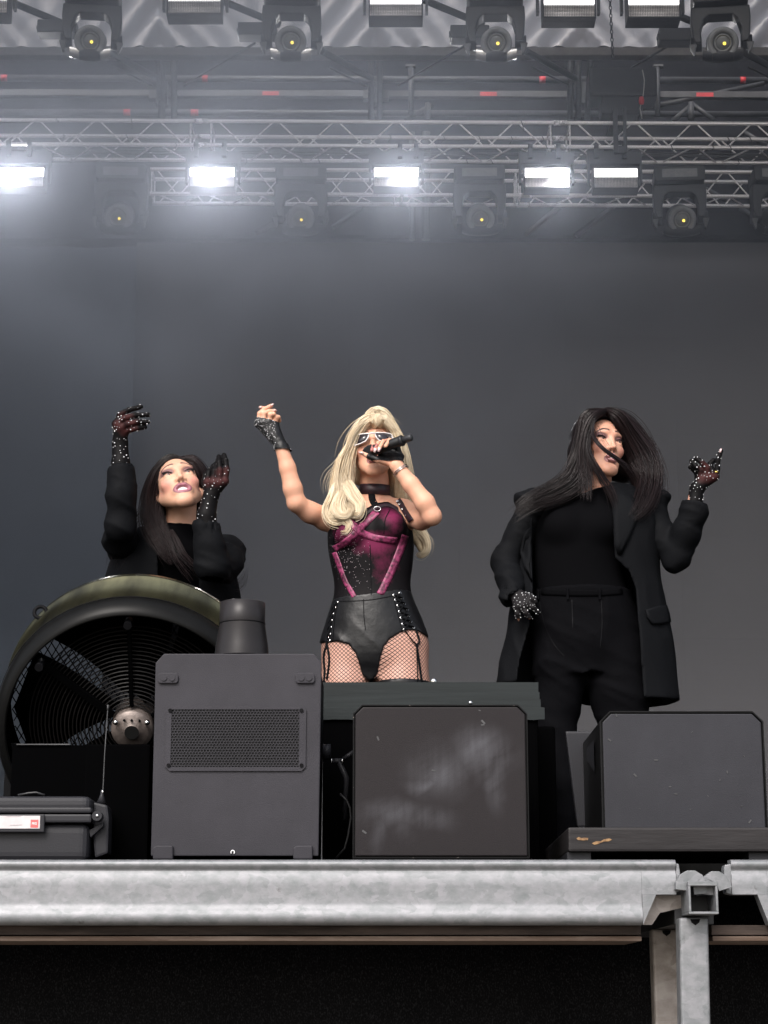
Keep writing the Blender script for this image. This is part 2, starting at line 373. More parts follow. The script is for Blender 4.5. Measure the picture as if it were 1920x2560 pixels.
hz_tube(237, 0.035, YF, M['scaff'], tapes=((677,42),(1221,42),(1761,43)), sq=True)
hz_tube(283, 0.032, YF+0.3, M['scaff'], tapes=((318,18),(487,20)))
def rod(p0, p1, r, m, Y0, Y1=None, name='brace', n=8):
    return MB().tube([at(*p0, Y0), at(*p1, Y1 if Y1 else Y0)], r, n).build(name, m, scf)
for px in (405, 436):
    rod((px, -30), (px-1, 300), 0.036 if px == 405 else 0.03, M['scaff_dk'], 18.4, name='post')
rod((386, -30), (398, 250), 0.022, M['scaff_dk'], 18.3, name='post')
for px in (928, 949): rod((px, -30), (px, 300), 0.03, M['scaff_dk'], 18.4, name='post')
for px in (1426, 1446, 1468): rod((px+ (18 if px == 1468 else 0), -30), (px, 300), 0.03, M['scaff_dk'], 18.4, name='post')
pst = rod((1464, 60), (1463, 150), 0.034, M['scaff_dk'], 18.3, name='post')
MB().tube([at(1464, 104, 18.28), at(1464, 119, 18.28)], 0.036, 10).build('tape', M['tape_red'], pst)
rod((1027, 165), (1027, 290), 0.026, M['scaff'], YF-0.1, name='post'); rod((1643, 168), (1644, 290), 0.026, M['scaff'], YF-0.1, name='post')
for px in (1026, 1645): MB().obox(at(px, 166, YF-0.1), (0.05,0,0), (0,0.03,0), (0,0,0.012)).build('clamp', M['scaff'], scf)
for px in (1030, 1062, 1068): rod((px, 330), (px, 600), 0.03, M['scaff'], 18.6, name='post')
# tension rods and slanting pipes round each node
for nx_ in (405, 940, 1450, 1990):
    rod((nx_-12, 196), (nx_-135, 128), 0.032, M['scaff_dk'], 18.35, 17.6, n=10)
    rod((nx_+55, 214), (nx_+232, 108), 0.011, M['scaff'], 18.4, 17.4)
    rod((nx_-25, 214), (nx_-118, 168), 0.011, M['scaff'], 18.4, 17.8)
    rod((nx_-390, 0), (nx_-240, 62), 0.034, M['scaff_dk'], 17.0, 17.0, n=10)
    nd = MB(); nd.obox(at(nx_, 240, 18.55), (0.13,0,0), (0,0.05,0), (0,0,0.05)); nd.obox(at(nx_, 236, 18.5), (0.06,0,0), (0,0.05,0), (0,0,0.12)); nd.build('node_bracket', M['scaff'], scf, bevel=0.012)
for (a, b) in (((1080, 262), (1015, 300)), ((1730, 262), (1682, 302)), ((1733, 262), (1788, 302)), ((1606, 272), (1910, 208)), ((1860, 330), (1930, 372))):
    rod(a, b, 0.026, M['scaff'], YF)
rod((1070, 258), (1068, 300), 0.03, M['scaff'], YF-0.05, name='post'); rod((1728, 256), (1728, 300), 0.03, M['scaff'], YF-0.05, name='post')
for (a, b) in (((735, 533), (640, 583)), ((905, 516), (832, 570)), ((1400, 516), (1314, 586)), ((1535, 516), (1440, 590)), ((1845, 516), (1915, 566)), ((1760, 470), (1850, 520))):
    rod(a, b, 0.026, M['scaff'], 18.7)

# ---------------------------------------------------------------- trusses
def unit_tube(n=8):
    return MB().tube([(0,0,-0.5), (0,0,0.5)], 1.0, n)
def build_truss(name, label, Yf, zt, zb_, depth, chord_r, web_r, x0, x1, sections, skew, group):
    root = thing(name, label, 'truss', ((x0+x1)/2, Yf, zt), group)
    me = bpy.data.meshes.new('truss_tube'); mb = unit_tube(10); me.from_pydata(mb.v, [], mb.f); me.polygons.foreach_set('use_smooth', mb.s); me.materials.append(M['alu'])
    def bar(nm, p, q, r):
        o = bpy.data.objects.new(nm, me); COL.objects.link(o); o.parent = root
        d = q - p; R = d.to_track_quat('Z', 'Y').to_matrix().to_4x4()
        o.matrix_local = Matrix.Translation((p+q)/2 - root.location) @ R @ Matrix.Diagonal((r, r, d.length, 1))
    sk = lambda x: skew*x                                   # the far right hangs a touch further back
    Pt = lambda x, f, top: V(x, Yf + sk(x) + (0 if f else depth), zt if top else zb_)
    for f in (1, 0):
        for top in (1, 0): bar('chord', Pt(x0, f, top), Pt(x1, f, top), chord_r)
    for (sa, sb_, first, half, gap) in sections:
        for x in (sa, sb_):
            for f in (1, 0): bar('upright', Pt(x, f, 1), Pt(x, f, 0), web_r*1.15)
            bar('cross_tie', Pt(x, 1, 0), Pt(x, 0, 0), web_r*1.1); bar('cross_tie', Pt(x, 1, 1), Pt(x, 0, 1), web_r*1.1)
        x, up = first, True
        while x + half < sb_ + 0.02:
            for f in (1, 0):
                s0 = up if f else (not up)
                bar('brace', Pt(x+gap, f, s0), Pt(x+half-gap, f, not s0), web_r)
            s0 = up
            bar('brace', Pt(x+gap, s0, 0), Pt(x+half-gap, not s0, 0), web_r)
            x += half; up = not up
        ferr = MB()
    for (sa, sb_, *_r) in sections:                          # couplers between lengths of truss
        for f in (1, 0):
            for top in (1, 0):
                p = Pt(sb_ + 0.09, f, top); o = MB().tube([p - V(0.06,0,0), p + V(0.06,0,0)], chord_r*1.25, 10).build('coupler', M['alu'], root)
    return root
YB = 16.5
zB1, zB0 = at(960, 305, YB).z, at(960, 365, YB).z
xb = lambda px, py=335, Y=YB: at(px, py, Y).x
hb = xb(615) - xb(540)
trB = build_truss('lighting_truss', 'front aluminium box truss with the lit lamp panels hanging under it', YB, zB1, zB0, 0.33, 0.0185, 0.0075, xb(-420), xb(2330),
    [(xb(-420), xb(477), xb(-57), hb, 0.02), (xb(528), xb(1377), xb(540), hb, 0.02), (xb(1425), xb(2300), xb(1437), hb, 0.02)], 0.012, 'box trusses over the stage')
YC = 18.0
zC1, zC0 = at(960, 426, YC).z, at(960, 487, YC).z
xc = lambda px: at(px, 455, YC).x
trC = build_truss('lighting_truss', 'rear aluminium box truss half hidden behind the lower moving lights', YC, zC1, zC0, 0.24, 0.02, 0.0075, xc(376), xc(2330),
    [(xc(380), xc(985), xc(386), (xc(62)-xc(0)), 0.02), (xc(1005), xc(1290), xc(1010), (xc(62)-xc(0)), 0.02), (xc(1300), xc(2300), xc(1320), (xc(62)-xc(0)), 0.02)], 0.012, 'box trusses over the stage')
# clamps and cables on the front truss
for i, px in enumerate((26, 78, 492, 562, 1000, 1040, 1325, 1395, 1490, 1560)):
    p = V(xb(px), YB + 0.012*xb(px), zB0)
    cl = MB().tube([p - V(0.02,0,0), p + V(0.02,0,0)], 0.034, 8); cl.obox(p - V(0,0,0.06), (0.018,0,0), (0,0.025,0), (0,0,0.05)); cl.build('hook_clamp', M['rig_black'], trB)
random.seed(3)
for i in range(30):
    x = xb(random.uniform(20, 1900)); rear = random.random() < 0.7
    zz = zB0 if random.random() < 0.6 else zB1; y = YB + 0.012*x + (0.33 if rear else 0)
    h = random.uniform(0.03, 0.09)
    MB().tube([(x, y-0.022, zz+0.022), (x+0.02, y-0.024, zz-h*0.4), (x+random.uniform(-.04,.06), y-0.01, zz-h)], 0.0045, 5).build('cable_tie', M['cable'], trB)
for k in range(4):
    pts = []; 
    for i in range(60):
        x = -4 + 8.4*i/59; pts.append((x, YB + 0.27 + 0.012*x, zB0 + 0.035 + 0.012*math.sin(i*0.7 + k*1.9) + k*0.008))
    MB().tube(pts, 0.007, 5).build('cable', M['cable'], trB)

# ---------------------------------------------------------------- strobe panels
def strobe(px0, px1, pyt, pyb, Y, label, lit=None, st=1.0, group='strobe panels on the trusses', whole=True, seed=0):
    a, b = at(px0, pyt, Y), at(px1, pyb, Y); c = V((a.x+b.x)/2, Y, (a.z+b.z)/2)
    root = thing('strobe_light', label, 'stage light', c, group)
    wd, ht = (b.x-a.x)/2, (a.z-b.z)/2; e = 0.010
    tilt = lambda mb: mb
    h = MB(); h.box(a.x-e, b.x+e, Y+0.042, Y+0.15, b.z-e, a.z+e+0.02)
    h.box(a.x-e, b.x+e, Y-0.02, Y+0.042, a.z, a.z+e); h.box(a.x-e, b.x+e, Y-0.02, Y+0.042, b.z-e, b.z)
    h.box(a.x-e, a.x, Y-0.02, Y+0.042, b.z, a.z); h.box(b.x, b.x+e, Y-0.02, Y+0.042, b.z, a.z)
    h.build('housing', M['rig_black'], root, bevel=0.004)
    br = MB(); top = a.z + 0.17
    br.box(a.x-0.05, a.x-0.03, Y+0.06, Y+0.12, c.z-0.02, top); br.box(b.x+0.03, b.x+0.05, Y+0.06, Y+0.12, c.z-0.02, top); br.box(a.x-0.05, b.x+0.05, Y+0.06, Y+0.12, top, top+0.02)
    br.box(a.x-0.03, b.x+0.03, Y+0.05, Y+0.2, top-0.10, top-0.005)
    br.build('bracket', M['rig_black'], root)
    zs = a.z - (a.z-b.z)*0.42
    MB().box(a.x+0.002, b.x-0.002, Y-0.010, Y+0.012, zs, a.z-0.002).build('strip_lamp', STR[st], root)
    rl = MB(); n = 24; vs = []
    for j in range(7):
        g = j/6
        for i in range(n+1): vs.append((a.x + (b.x-a.x)*i/n, Y + 0.004 + 0.03*(1-(2*g-1)**2), b.z + (zs-0.006-b.z)*g))
    rl.add(vs, [(j*(n+1)+i, j*(n+1)+i+1, (j+1)*(n+1)+i+1, (j+1)*(n+1)+i) for j in range(6) for i in range(n)], True)
    rl.build('reflector', M['reflector'], root)
    g = MB(); nn = 30
    for i in range(nn+1):
        x = a.x + (b.x-a.x)*i/nn; g.box(x-0.0012, x+0.0012, Y-0.008, Y-0.005, b.z, zs-0.004)
    for i in range(10):
        z = b.z + (zs-0.004-b.z)*i/9; g.box(a.x, b.x, Y-0.0045, Y-0.002, z-0.0012, z+0.0012)
    g.build('louvre_grid', M['rig_black'], root, kind='stuff')
    if lit is not None:
        l = at(lit, pyt + (pyb-pyt)*0.55, Y); MB().ball(V(l.x, Y-0.016, l.z), 0.034, 16, 10, (1.25, 0.25, 1)).build('lamp_core', M['hot'], root)
    return root
STR = {1.0: M['strip'], 0.5: lamp_mat('strobe_strip_soft', (1.0,0.96,0.97), 2.2), 0.2: lamp_mat('strobe_strip_dim', (1.0,0.96,0.97), 1.1)}
strobe(-6, 108, 421, 467, YB-0.02, 'lit strobe panel cut by the picture edge under the front truss', lit=33)
strobe(476, 585, 421, 467, YB-0.02, 'lit strobe panel between the hazy and the second lower moving light', lit=526)
strobe(936, 1046, 421, 467, YB-0.02, 'lit strobe panel above the centre of the screen, left of a moving light', lit=1008)
strobe(1313, 1424, 422, 469, YB-0.02, 'lit strobe panel with its flare at the right end', lit=1401)
strobe(1485, 1595, 422, 470, YB-0.02, 'strobe panel without a flare beside the flaring one', st=0.5)
YA = 13.6
for (p0, p1, q, lb, s_) in ((-110, 17, 34, 'upper strobe panel cut off by the left picture edge', 0.2), (421, 551, 35, 'upper strobe panel with a grey reflector left of the second upper moving light', 0.2), (925, 1054, 42, 'upper strobe panel with a cream reflector left of the third upper moving light', 0.5),
                            (1359, 1487, 44, 'upper strobe panel right of the third upper moving light', 0.5), (1570, 1699, 44, 'upper strobe panel showing a coloured reflection beside the hanging chain', 0.5)):
    strobe(p0, p1, q-57, q, YA, lb, st=s_)

# ---------------------------------------------------------------- moving lights (built once round the lens axis, then copied)
def moving_head(root):
    # local frame: x right, y away from the audience, z up; origin on the tilt axis; half yoke width 0.24 m
    b = MB()
    b.prism([(-0.215,0.31),(0.215,0.31),(0.23,0.33),(0.235,0.43),(0.215,0.46),(-0.215,0.46),(-0.235,0.43),(-0.23,0.33)], -0.14, 0.14); b.build('base', M['rig_black'], root, bevel=0.012, local=True)
    MB().box(-0.16, 0.16, -0.145, -0.1405, 0.345, 0.425).build('display_panel', M['ring'], root, local=True)
    y = MB()
    out = [(-0.24,0.30),(0.24,0.30),(0.245,0.20),(0.235,0.05),(0.215,-0.02),(0.16,-0.02),(0.165,0.10),(0.14,0.19),(0.10,0.225),(-0.10,0.225),(-0.14,0.19),(-0.165,0.10),(-0.16,-0.02),(-0.215,-0.02),(-0.235,0.05),(-0.245,0.20)]
    y.prism(out, -0.075, 0.075); y.build('yoke', M['rig_black'], root, bevel=0.012, local=True)
    for s in (-1, 1):
        MB().tube([(s*0.16,0,0), (s*0.25,0,0)], 0.06, 20).build('pivot_cover', M['rig_black'], root, local=True)
        c = MB(); c.prism([(s*0.20,-0.03),(s*0.262,-0.03),(s*0.25,-0.07),(s*0.228,-0.13),(s*0.214,-0.125),(s*0.212,-0.08)], -0.07, -0.03); c.build('clip', M['scaff'], root, bevel=0.006, local=True)
    tilt = math.radians(-26); fw = V(0, -math.cos(tilt), math.sin(tilt)); up = V(0, -math.sin(-tilt)*-1, 0)
    h = MB(); h.lathe([(0.07,-0.28),(0.105,-0.24),(0.12,-0.12),(0.12,0.06),(0.116,0.16),(0.12,0.20)], (0,0,0), fw, 28)
    hd = h.build('head', M['rig_black'], root, local=True)
    r = MB(); r.lathe([(0.118,0.16),(0.128,0.20),(0.128,0.262),(0.118,0.272),(0.088,0.268),(0.085,0.262),(0.082,0.238),(0.078,0.236)], (0,0,0), fw, 40, cap=False); r.build('lens_ring', M['ring'], hd, local=True)
    r = MB(); r.lathe([(0.074,0.24),(0.072,0.256),(0.06,0.254),(0.058,0.236)], (0,0,0), fw, 32, cap=False); r.build('inner_ring', M['ring'], hd, local=True)
    g = MB(); g.lathe([(0.084,0.232),(0.06,0.242),(0.03,0.250),(0.0,0.252)], (0,0,0), fw, 32, cap=False); g.build('lens', M['glass_dk'], hd, local=True)
    d = MB(); c = fw*0.262 + V(0.012,0,-0.006); d.ball(c, 0.0135, 12, 8); d.build('lamp_dot', M['amber'], hd, local=True)
    # moulded chin under the lens with pale panels
    def chin(name, xs, m, zoff=0.0):
        k = MB(); vs = []; nn = 8
        for i in range(nn+1):
            x = xs[0] + (xs[1]-xs[0])*i/nn; q = math.sqrt(max(0.0, 1-(x/0.19)**2))
            for (a_, c_) in ((0.20,-0.10),(0.20,-0.155),(0.10,-0.205),(-0.06,-0.2)):
                p = fw*(a_*0.9+0.03) + V(0, -0.02, c_*(0.72+0.28*q) - zoff); vs.append((x, p.y, p.z+0.02))
        k.add(vs, [(i*4+j, i*4+j+1, i*4+j+5, i*4+j+4) for i in range(nn) for j in range(3)], True); return k.build(name, m, hd, local=True)
    return hd, chin, fw
def head_with(root, pale):
    hd, chin, fw = moving_head(root)
    chin('chin', (-0.085, 0.085), M['rig_black'])
    chin('side_panel', (-0.165, -0.086), M['silver'] if pale else M['rig_black']); chin('side_panel', (0.086, 0.165), M['silver'] if pale else M['rig_black'])
    return root
g_up, g_lo = 'upper row of moving lights', 'lower row of moving lights'
kU = 1.0
up_lab = ['upper moving light at the far left, second strobe panel to its right', 'upper moving light between the grey and the cream strobe panels', 'upper moving light between the cream strobe panel and the hoist chain', 'upper moving light at the right picture edge with a dark chin']
lo_lab = ['lower moving light almost lost in the smoke', 'lower moving light between the second and third lit strobe panels', 'lower moving light left of the flaring strobe panel', 'lower moving light right of the unlit strobe panel, above the dark haired dancer']
upx, lox = [(229,104),(729,106),(1239,108),(1803,108)], [(302,540),(752,543),(1199,543),(1700,545)]
YU, YL = 13.9, 16.85
first = None
for i, ((px, py), lb) in enumerate(zip(upx, up_lab)):
    p = at(px, py, YU)
    if i in (0, 3):
        r_ = thing('moving_light', lb, 'stage light', p, g_up); head_with(r_, i == 0); r_.scale = (0.92,)*3
        if i == 0: first = r_
    else: r_ = copy_thing(first, p, lb, (0.92,)*3)
    r_.rotation_euler = (0, 0, math.radians((6, 1, -2, -7)[i]))
f2 = None
for i, ((px, py), lb) in enumerate(zip(lox, lo_lab)):
    p = at(px, py, YL)
    if i == 0: f2 = r_ = thing('moving_light', lb, 'stage light', p, g_lo); head_with(r_, False); r_.scale = (0.98,)*3
    else: r_ = copy_thing(f2, p, lb, (0.98,)*3)
    r_.rotation_euler = (0, 0, math.radians((2, 1, -1, -4)[i]))
p = at(1945, 545, YL); r_ = copy_thing(f2, p, 'lower moving light mostly outside the right picture edge', (0.98,)*3)
# power boxes beside the upper heads
bxl = ['black power box left of the first upper moving light', 'black power box left of the second upper moving light', 'black power box left of the third upper moving light', 'black power box left of the right edge moving light']
pb = None
for i, ((px, py), lb) in enumerate(zip([(155,72),(655,79),(1185,86),(1705,93)], bxl)):
    p = at(px, py, 14.6)
    if pb is None:
        pb = thing('power_box', lb, 'power box', p, 'power boxes by the moving lights')
        MB().box(-0.19,0.12,-0.06,0.08,-0.055,0.055).build('case', M['rig_black'], pb, bevel=0.01, local=True)
        MB().box(-0.2,-0.19,-0.03,0.03,-0.012,0.012).build('latch', M['rig_black'], pb, local=True)
    else: copy_thing(pb, p, lb)
# chain hoist
hp = at(1560, 230, 17.2)
ho = thing('chain_hoist', 'black chain hoist and cable bag hanging over the front truss', 'hoist', hp)
bag = MB(); a, b = at(1470, 178, 17.2), at(1642, 250, 17.2); bag.box(a.x, b.x, 17.1, 17.4, b.z, a.z); a, b = at(1500, 246, 17.2), at(1600, 292, 17.2); bag.box(a.x, b.x, 17.12, 17.38, b.z, a.z); bag.build('body', M['rig_black'], ho, bevel=0.03)
a, b = at(1531, 270, 16.45), at(1546, 385, 16.45); hk = MB(); hk.box(a.x, b.x, 16.42, 16.46, b.z, a.z); a2 = at(1556, 270, 16.45); b2 = at(1568, 385, 16.45); hk.box(a2.x, b2.x, 16.42, 16.46, b.z, a.z); hk.box(a.x, b2.x, 16.425, 16.455, b.z, b.z+0.07); hk.box(a.x, b2.x, 16.43, 17.2, a.z-0.08, a.z-0.03); hk.build('hook_frame', M['rig_black'], ho, bevel=0.006)
pts = [at(1606,175,16.9), at(1611,200,16.9), at(1610,220,16.9), at(1607,245,16.9), at(1600,270,16.9), at(1605,296,16.9)]
cw = tag(MB().tube(pts, 0.005, 6).build('control_cord', mk('grey_cord', (0.35,0.33,0.31), 0.6)), 'thin pale control cord hanging beside the chain hoist', 'cord')
MB().lathe([(0.0,0),(0.022,0.01),(0.026,0.04),(0.02,0.075),(0.0,0.08)], at(1604,262,16.88), (0,0,1), 12).build('plug', M['tape_red'], cw)
ch = thing('lifting_chain', 'dark link chain hanging beside the right upper strobe panels', 'chain', at(1530, 0, 16.2))
lk = MB(); lk.tube([(0.012*math.cos(q), 0, 0.022*math.sin(q)) for q in np.linspace(0, 2*PI, 10, endpoint=False)], 0.0045, 5, closed=True)
lme = None
c0, c1 = at(1524, -20, 16.2), at(1532, 140, 16.2); nl = 17
for i in range(nl):
    p = c0.lerp(c1, i/(nl-1)) - ch.location
    if lme is None: o = lk.build('link', M['rig_black'], ch, local=True); lme = o.data
    else: o = bpy.data.objects.new('link', lme); COL.objects.link(o); o.parent = ch
    o.location = p; o.rotation_euler = (0, 0, (i % 2)*PI/2 + 0.3)
# ================================================================ STAGE FRONT
def beam_profile(y):
    z = lambda py: at(960, py, 5.0).z
    ctl = [(0.012,2148.5),(0.003,2150),(-0.003,2155),(-0.0045,2161),(-0.002,2167),(0.004,2172),(0.0065,2176),(0.004,2181),(0.0,2188),(0.0,2215),(0.0,2236),(0.0,2258),(-0.001,2266),(-0.005,2274),(-0.009,2283),(-0.0105,2292),(-0.009,2301),(-0.003,2308),(0.012,2312)]
    return [(y+d, z(p)) for d, p in ctl] + [(y+0.05,z(2312)),(y+0.05,z(2148.5))]
def notched_beam(root, xa, xb_, notch_x, side):
    # full profile up to the notch, then the web only
    P = beam_profile(5.0); mb = MB(); zc = at(960, 2236, 5.0).z; zl = P[18][1]
    upper = P[:11]; xm0, xm1 = notch_x
    def skin(pts, a, b):                                  # smooth front face plus flat ends and back
        n = len(pts); vs = [(a, p[0], p[1]) for p in pts] + [(b, p[0], p[1]) for p in pts]
        mb.add(vs, [(i, i+n, i+1+n, i+1) for i in range(n-1)], True)
    def body(pts, a, b):
        skin(pts, a, b); q = [pts[-1], (5.05, pts[-1][1]), (5.05, pts[0][1]), pts[0]]
        mb.add([(a, *p) for p in q]+[(b, *p) for p in q], [(0,4,5,1),(1,5,6,2),(2,6,7,3)])
        full = pts + [(5.05, pts[-1][1]), (5.05, pts[0][1])]; m = len(full)
        mb.add([(a, *p) for p in full], [tuple(range(m))]); mb.add([(b, *p) for p in full], [tuple(range(m-1,-1,-1))])
    if side > 0: body(P[:19], xa, xm0); body(upper, xm0+0.0004, xb_)
    else: body(P[:19], xm0, xb_); body(upper, xa, xm0-0.0004)
    k = 0.0006*side
    mb.prism([(xm0+k, zc-0.0005), (xm1, zc-0.0005), (xm0+k, zl)], 4.995, 5.045)
    return mb
bl = thing('edge_beam', 'long galvanised stage edge beam under the fan and monitors', 'stage beam', (-1, 5, ZD), 'galvanised beams along the stage front')
xe = at(1690, 2200, 5.0).x
notched_beam(bl, -3.2, xe, (at(1606, 2290, 5.0).x, at(1640, 2240, 5.0).x), 1).build('beam', M['galv'], bl)
br_ = thing('edge_beam', 'short piece of galvanised stage edge beam at the right picture edge', 'stage beam', (2, 5, ZD), 'galvanised beams along the stage front')
xs_ = at(1829, 2200, 5.0).x
notched_beam(br_, xs_, 3.2, (at(1922, 2290, 5.0).x, at(1893, 2240, 5.0).x), -1).build('beam', M['galv'], br_)
def outline_px(pts, Y): return [(at(x,y,Y).x, at(x,y,Y).z) for x, y in pts]
def plate(root, pxs, Y0, Y1, m, name='end_plate'):
    return MB().prism([(at(x,y,Y0).x, at(x,y,Y0).z) for x, y in pxs], Y0, Y1).build(name, m, root, bevel=0.002)
# rolled ends and hooks that sit over the square tube
plate(bl, [(1690,2158),(1697,2160),(1700,2180),(1701,2226),(1690,2232)], 5.005, 5.05, M['galv'])
plate(br_, [(1829,2160),(1812,2162),(1810,2175),(1815,2232),(1829,2236)], 5.005, 5.05, M['galv'])
def hook(root, pts, Y, wdt, r=0.014):
    P3 = [at(x, y, Y) for x, y in pts]; mb = MB(); n = len(P3); vs = []
    for i, p in enumerate(P3):
        t = (P3[min(i+1,n-1)] - P3[max(i-1,0)]).normalized(); nn = V(-t.z, 0, t.x)
        for (yy, s) in ((-wdt,-1),(-wdt,1),(wdt,1),(wdt,-1)): vs.append(p + nn*(r*s) + V(0,yy,0))
    fs = [(i*4+k, i*4+(k+1)%4, i*4+4+(k+1)%4, i*4+4+k) for i in range(n-1) for k in range(4)] + [(3,2,1,0), tuple((n-1)*4+k for k in range(4))]
    mb.add(vs, fs); return mb.build('hook', M['galv'], root, bevel=0.004)
hook(bl, [(1703,2226),(1704,2212),(1710,2200),(1720,2194),(1731,2194),(1740,2199),(1746,2214),(1749,2236)], 4.985, 0.022, 0.0165)
hook(br_, [(1810,2224),(1806,2212),(1800,2202),(1790,2196),(1780,2196),(1772,2200),(1772,2218),(1771,2238)], 4.99, 0.022, 0.0165)
# leg with a square tube on top
def leg(label, x0, x1, ptop, Y, slant, m, vx, tube=None, name='stage_support'):
    a, b = at(x0, ptop, Y), at(x1, ptop, Y); root = thing(name, label, 'stage leg', V((a.x+b.x)/2, Y, 0), 'legs under the stage front')
    wd = b.x-a.x; mb = MB(); vs = []
    cx = (a.x+b.x)/2; d = wd
    for (z, s) in ((a.z, 0), (0.0, slant)):
        for (dx, dy) in ((-wd/2,0),(wd/2,0),(wd/2,d),(-wd/2,d)): vs.append((cx+dx+s, Y+dy, z))
    mb.add(vs, [(0,1,2,3),(7,6,5,4),(0,4,5,1),(1,5,6,2),(2,6,7,3),(3,7,4,0)]); mb.build('post', m, root, bevel=0.008, seg=3)
    v0 = at(vx, ptop+6, Y)
    s = 0.012; MB().add([(v0.x-s, Y-0.0012, v0.z+0.002), (v0.x+s, Y-0.0012, v0.z+0.002), (v0.x+s*0.8, Y-0.0012, v0.z-0.006), (v0.x, Y-0.0012, v0.z-0.013), (v0.x-s*0.8, Y-0.0012, v0.z-0.006)], [(0,4,3,2,1)]).build('notch', M['black'], root)
    return root
lg = leg('front galvanised stage leg carrying the open square tube', 1698, 1771, 2294, 5.0, -0.03, M['galv'], 1738)
a, b = at(1720, 2204, 4.93), at(1797, 2285, 4.93); th = 0.0058; tb = MB()
tb.box(a.x, b.x, 4.93, 5.75, a.z-th-0.004, a.z); tb.box(a.x, b.x, 4.93, 5.75, b.z, b.z+th); tb.box(a.x, a.x+th, 4.93, 5.75, b.z+th, a.z-th-0.004); tb.box(b.x-th, b.x, 4.93, 5.75, b.z+th, a.z-th-0.004)
tb.build('square_tube', M['galv'], lg, bevel=0.001, seg=1)
for px in (1743, 1770):
    p = at(px, 2218, 5.0); q = at(px+(6 if px < 1750 else -2), 2238, 5.0); MB().tube([p, q], [0.009, 0.008], 8).build('tongue', M['galv'], lg)
leg('rear stained stage leg left of the front leg', 1630, 1694, 2322, 5.4, 0.0, M['galv_dirty'], 1666)
MB().prism(outline_px([(1600,2300),(1634,2238),(1712,2238),(1712,2268),(1650,2282),(1630,2312),(1600,2312)], 5.056), 5.056, 5.07).build('inner_flange', M['galv_dirty'], bl)
# the cross beam seen edge-on behind the leg
cb = tag(MB().box(at(1634,2270,5.45).x, at(1640,2270,5.45).x+0.09, 5.06, 7.5, at(960,2322,5.4).z, at(960,2240,5.4).z).build('cross_beam', M['scaff_dk']), 'dark steel cross beam running back above the rear leg', 'stage beam')
# timber under the edge
za, zb2, zc2 = at(960,2313,5.06).z, at(960,2339,5.06).z, at(960,2353,5.06).z
for (x0_, x1_, lb) in ((-3.2, at(1602,2330,5.06).x, 'long dark timber board under the left stage edge beam'), (at(1772,2330,5.1).x, 3.2, 'timber board under the right stage edge beam')):
    lt = thing('edge_timber', lb, 'timber board', ((x0_+x1_)/2, 5.06, za), 'timber boards under the stage edge')
    MB().box(x0_, x1_, 5.055, 5.4, zb2+0.001, za).build('board', M['wood_dark'], lt, bevel=0.002)
    MB().box(x0_, x1_, 5.045, 5.4, zc2, zb2-0.002).build('raw_edge', M['wood_edge'], lt, bevel=0.002)
sk = MB(); vs = []; n_ = 120
for j in range(9):
    for i in range(n_+1):
        u = i/n_; z = 1.98*j/8; vs.append((-4+8*u, 6.15 + 0.03*math.sin(u*43)*(1-j/9) + 0.012*math.sin(u*97+1) - 0.25*(1-j/8)**1.5, z))
sk.add(vs, [(j*(n_+1)+i, j*(n_+1)+i+1, (j+1)*(n_+1)+i+1, (j+1)*(n_+1)+i) for j in range(8) for i in range(n_)], True)
def scrim_mat():
    m = mk('scrim_cloth', (0.012,0.012,0.014), 0.6, spec=0.08); t = m.node_tree; N = t.nodes; L = t.links; b = N['Principled BSDF']
    tc = N.new('ShaderNodeTexCoord'); mp = N.new('ShaderNodeMapping'); mp.inputs['Scale'].default_value = (260,260,150); L.new(tc.outputs['Object'], mp.inputs[0])
    n = N.new('ShaderNodeTexNoise'); n.inputs['Scale'].default_value = 1.0; n.inputs['Detail'].default_value = 2; L.new(mp.outputs[0], n.inputs['Vector'])
    r = N.new('ShaderNodeValToRGB'); r.color_ramp.elements[0].position = 0.5; r.color_ramp.elements[1].position = 0.75; r.color_ramp.elements[0].color = (0.004,0.004,0.005,1); r.color_ramp.elements[1].color = (0.03,0.03,0.034,1)
    L.new(n.outputs['Fac'], r.inputs[0]); L.new(r.outputs[0], b.inputs['Base Color']); return m
o = sk.build('skirt_cloth', scrim_mat()); o.modifiers.new('thick','SOLIDIFY').thickness = 0.004
tag(o, 'black mesh skirt cloth hanging under the stage', 'drape')
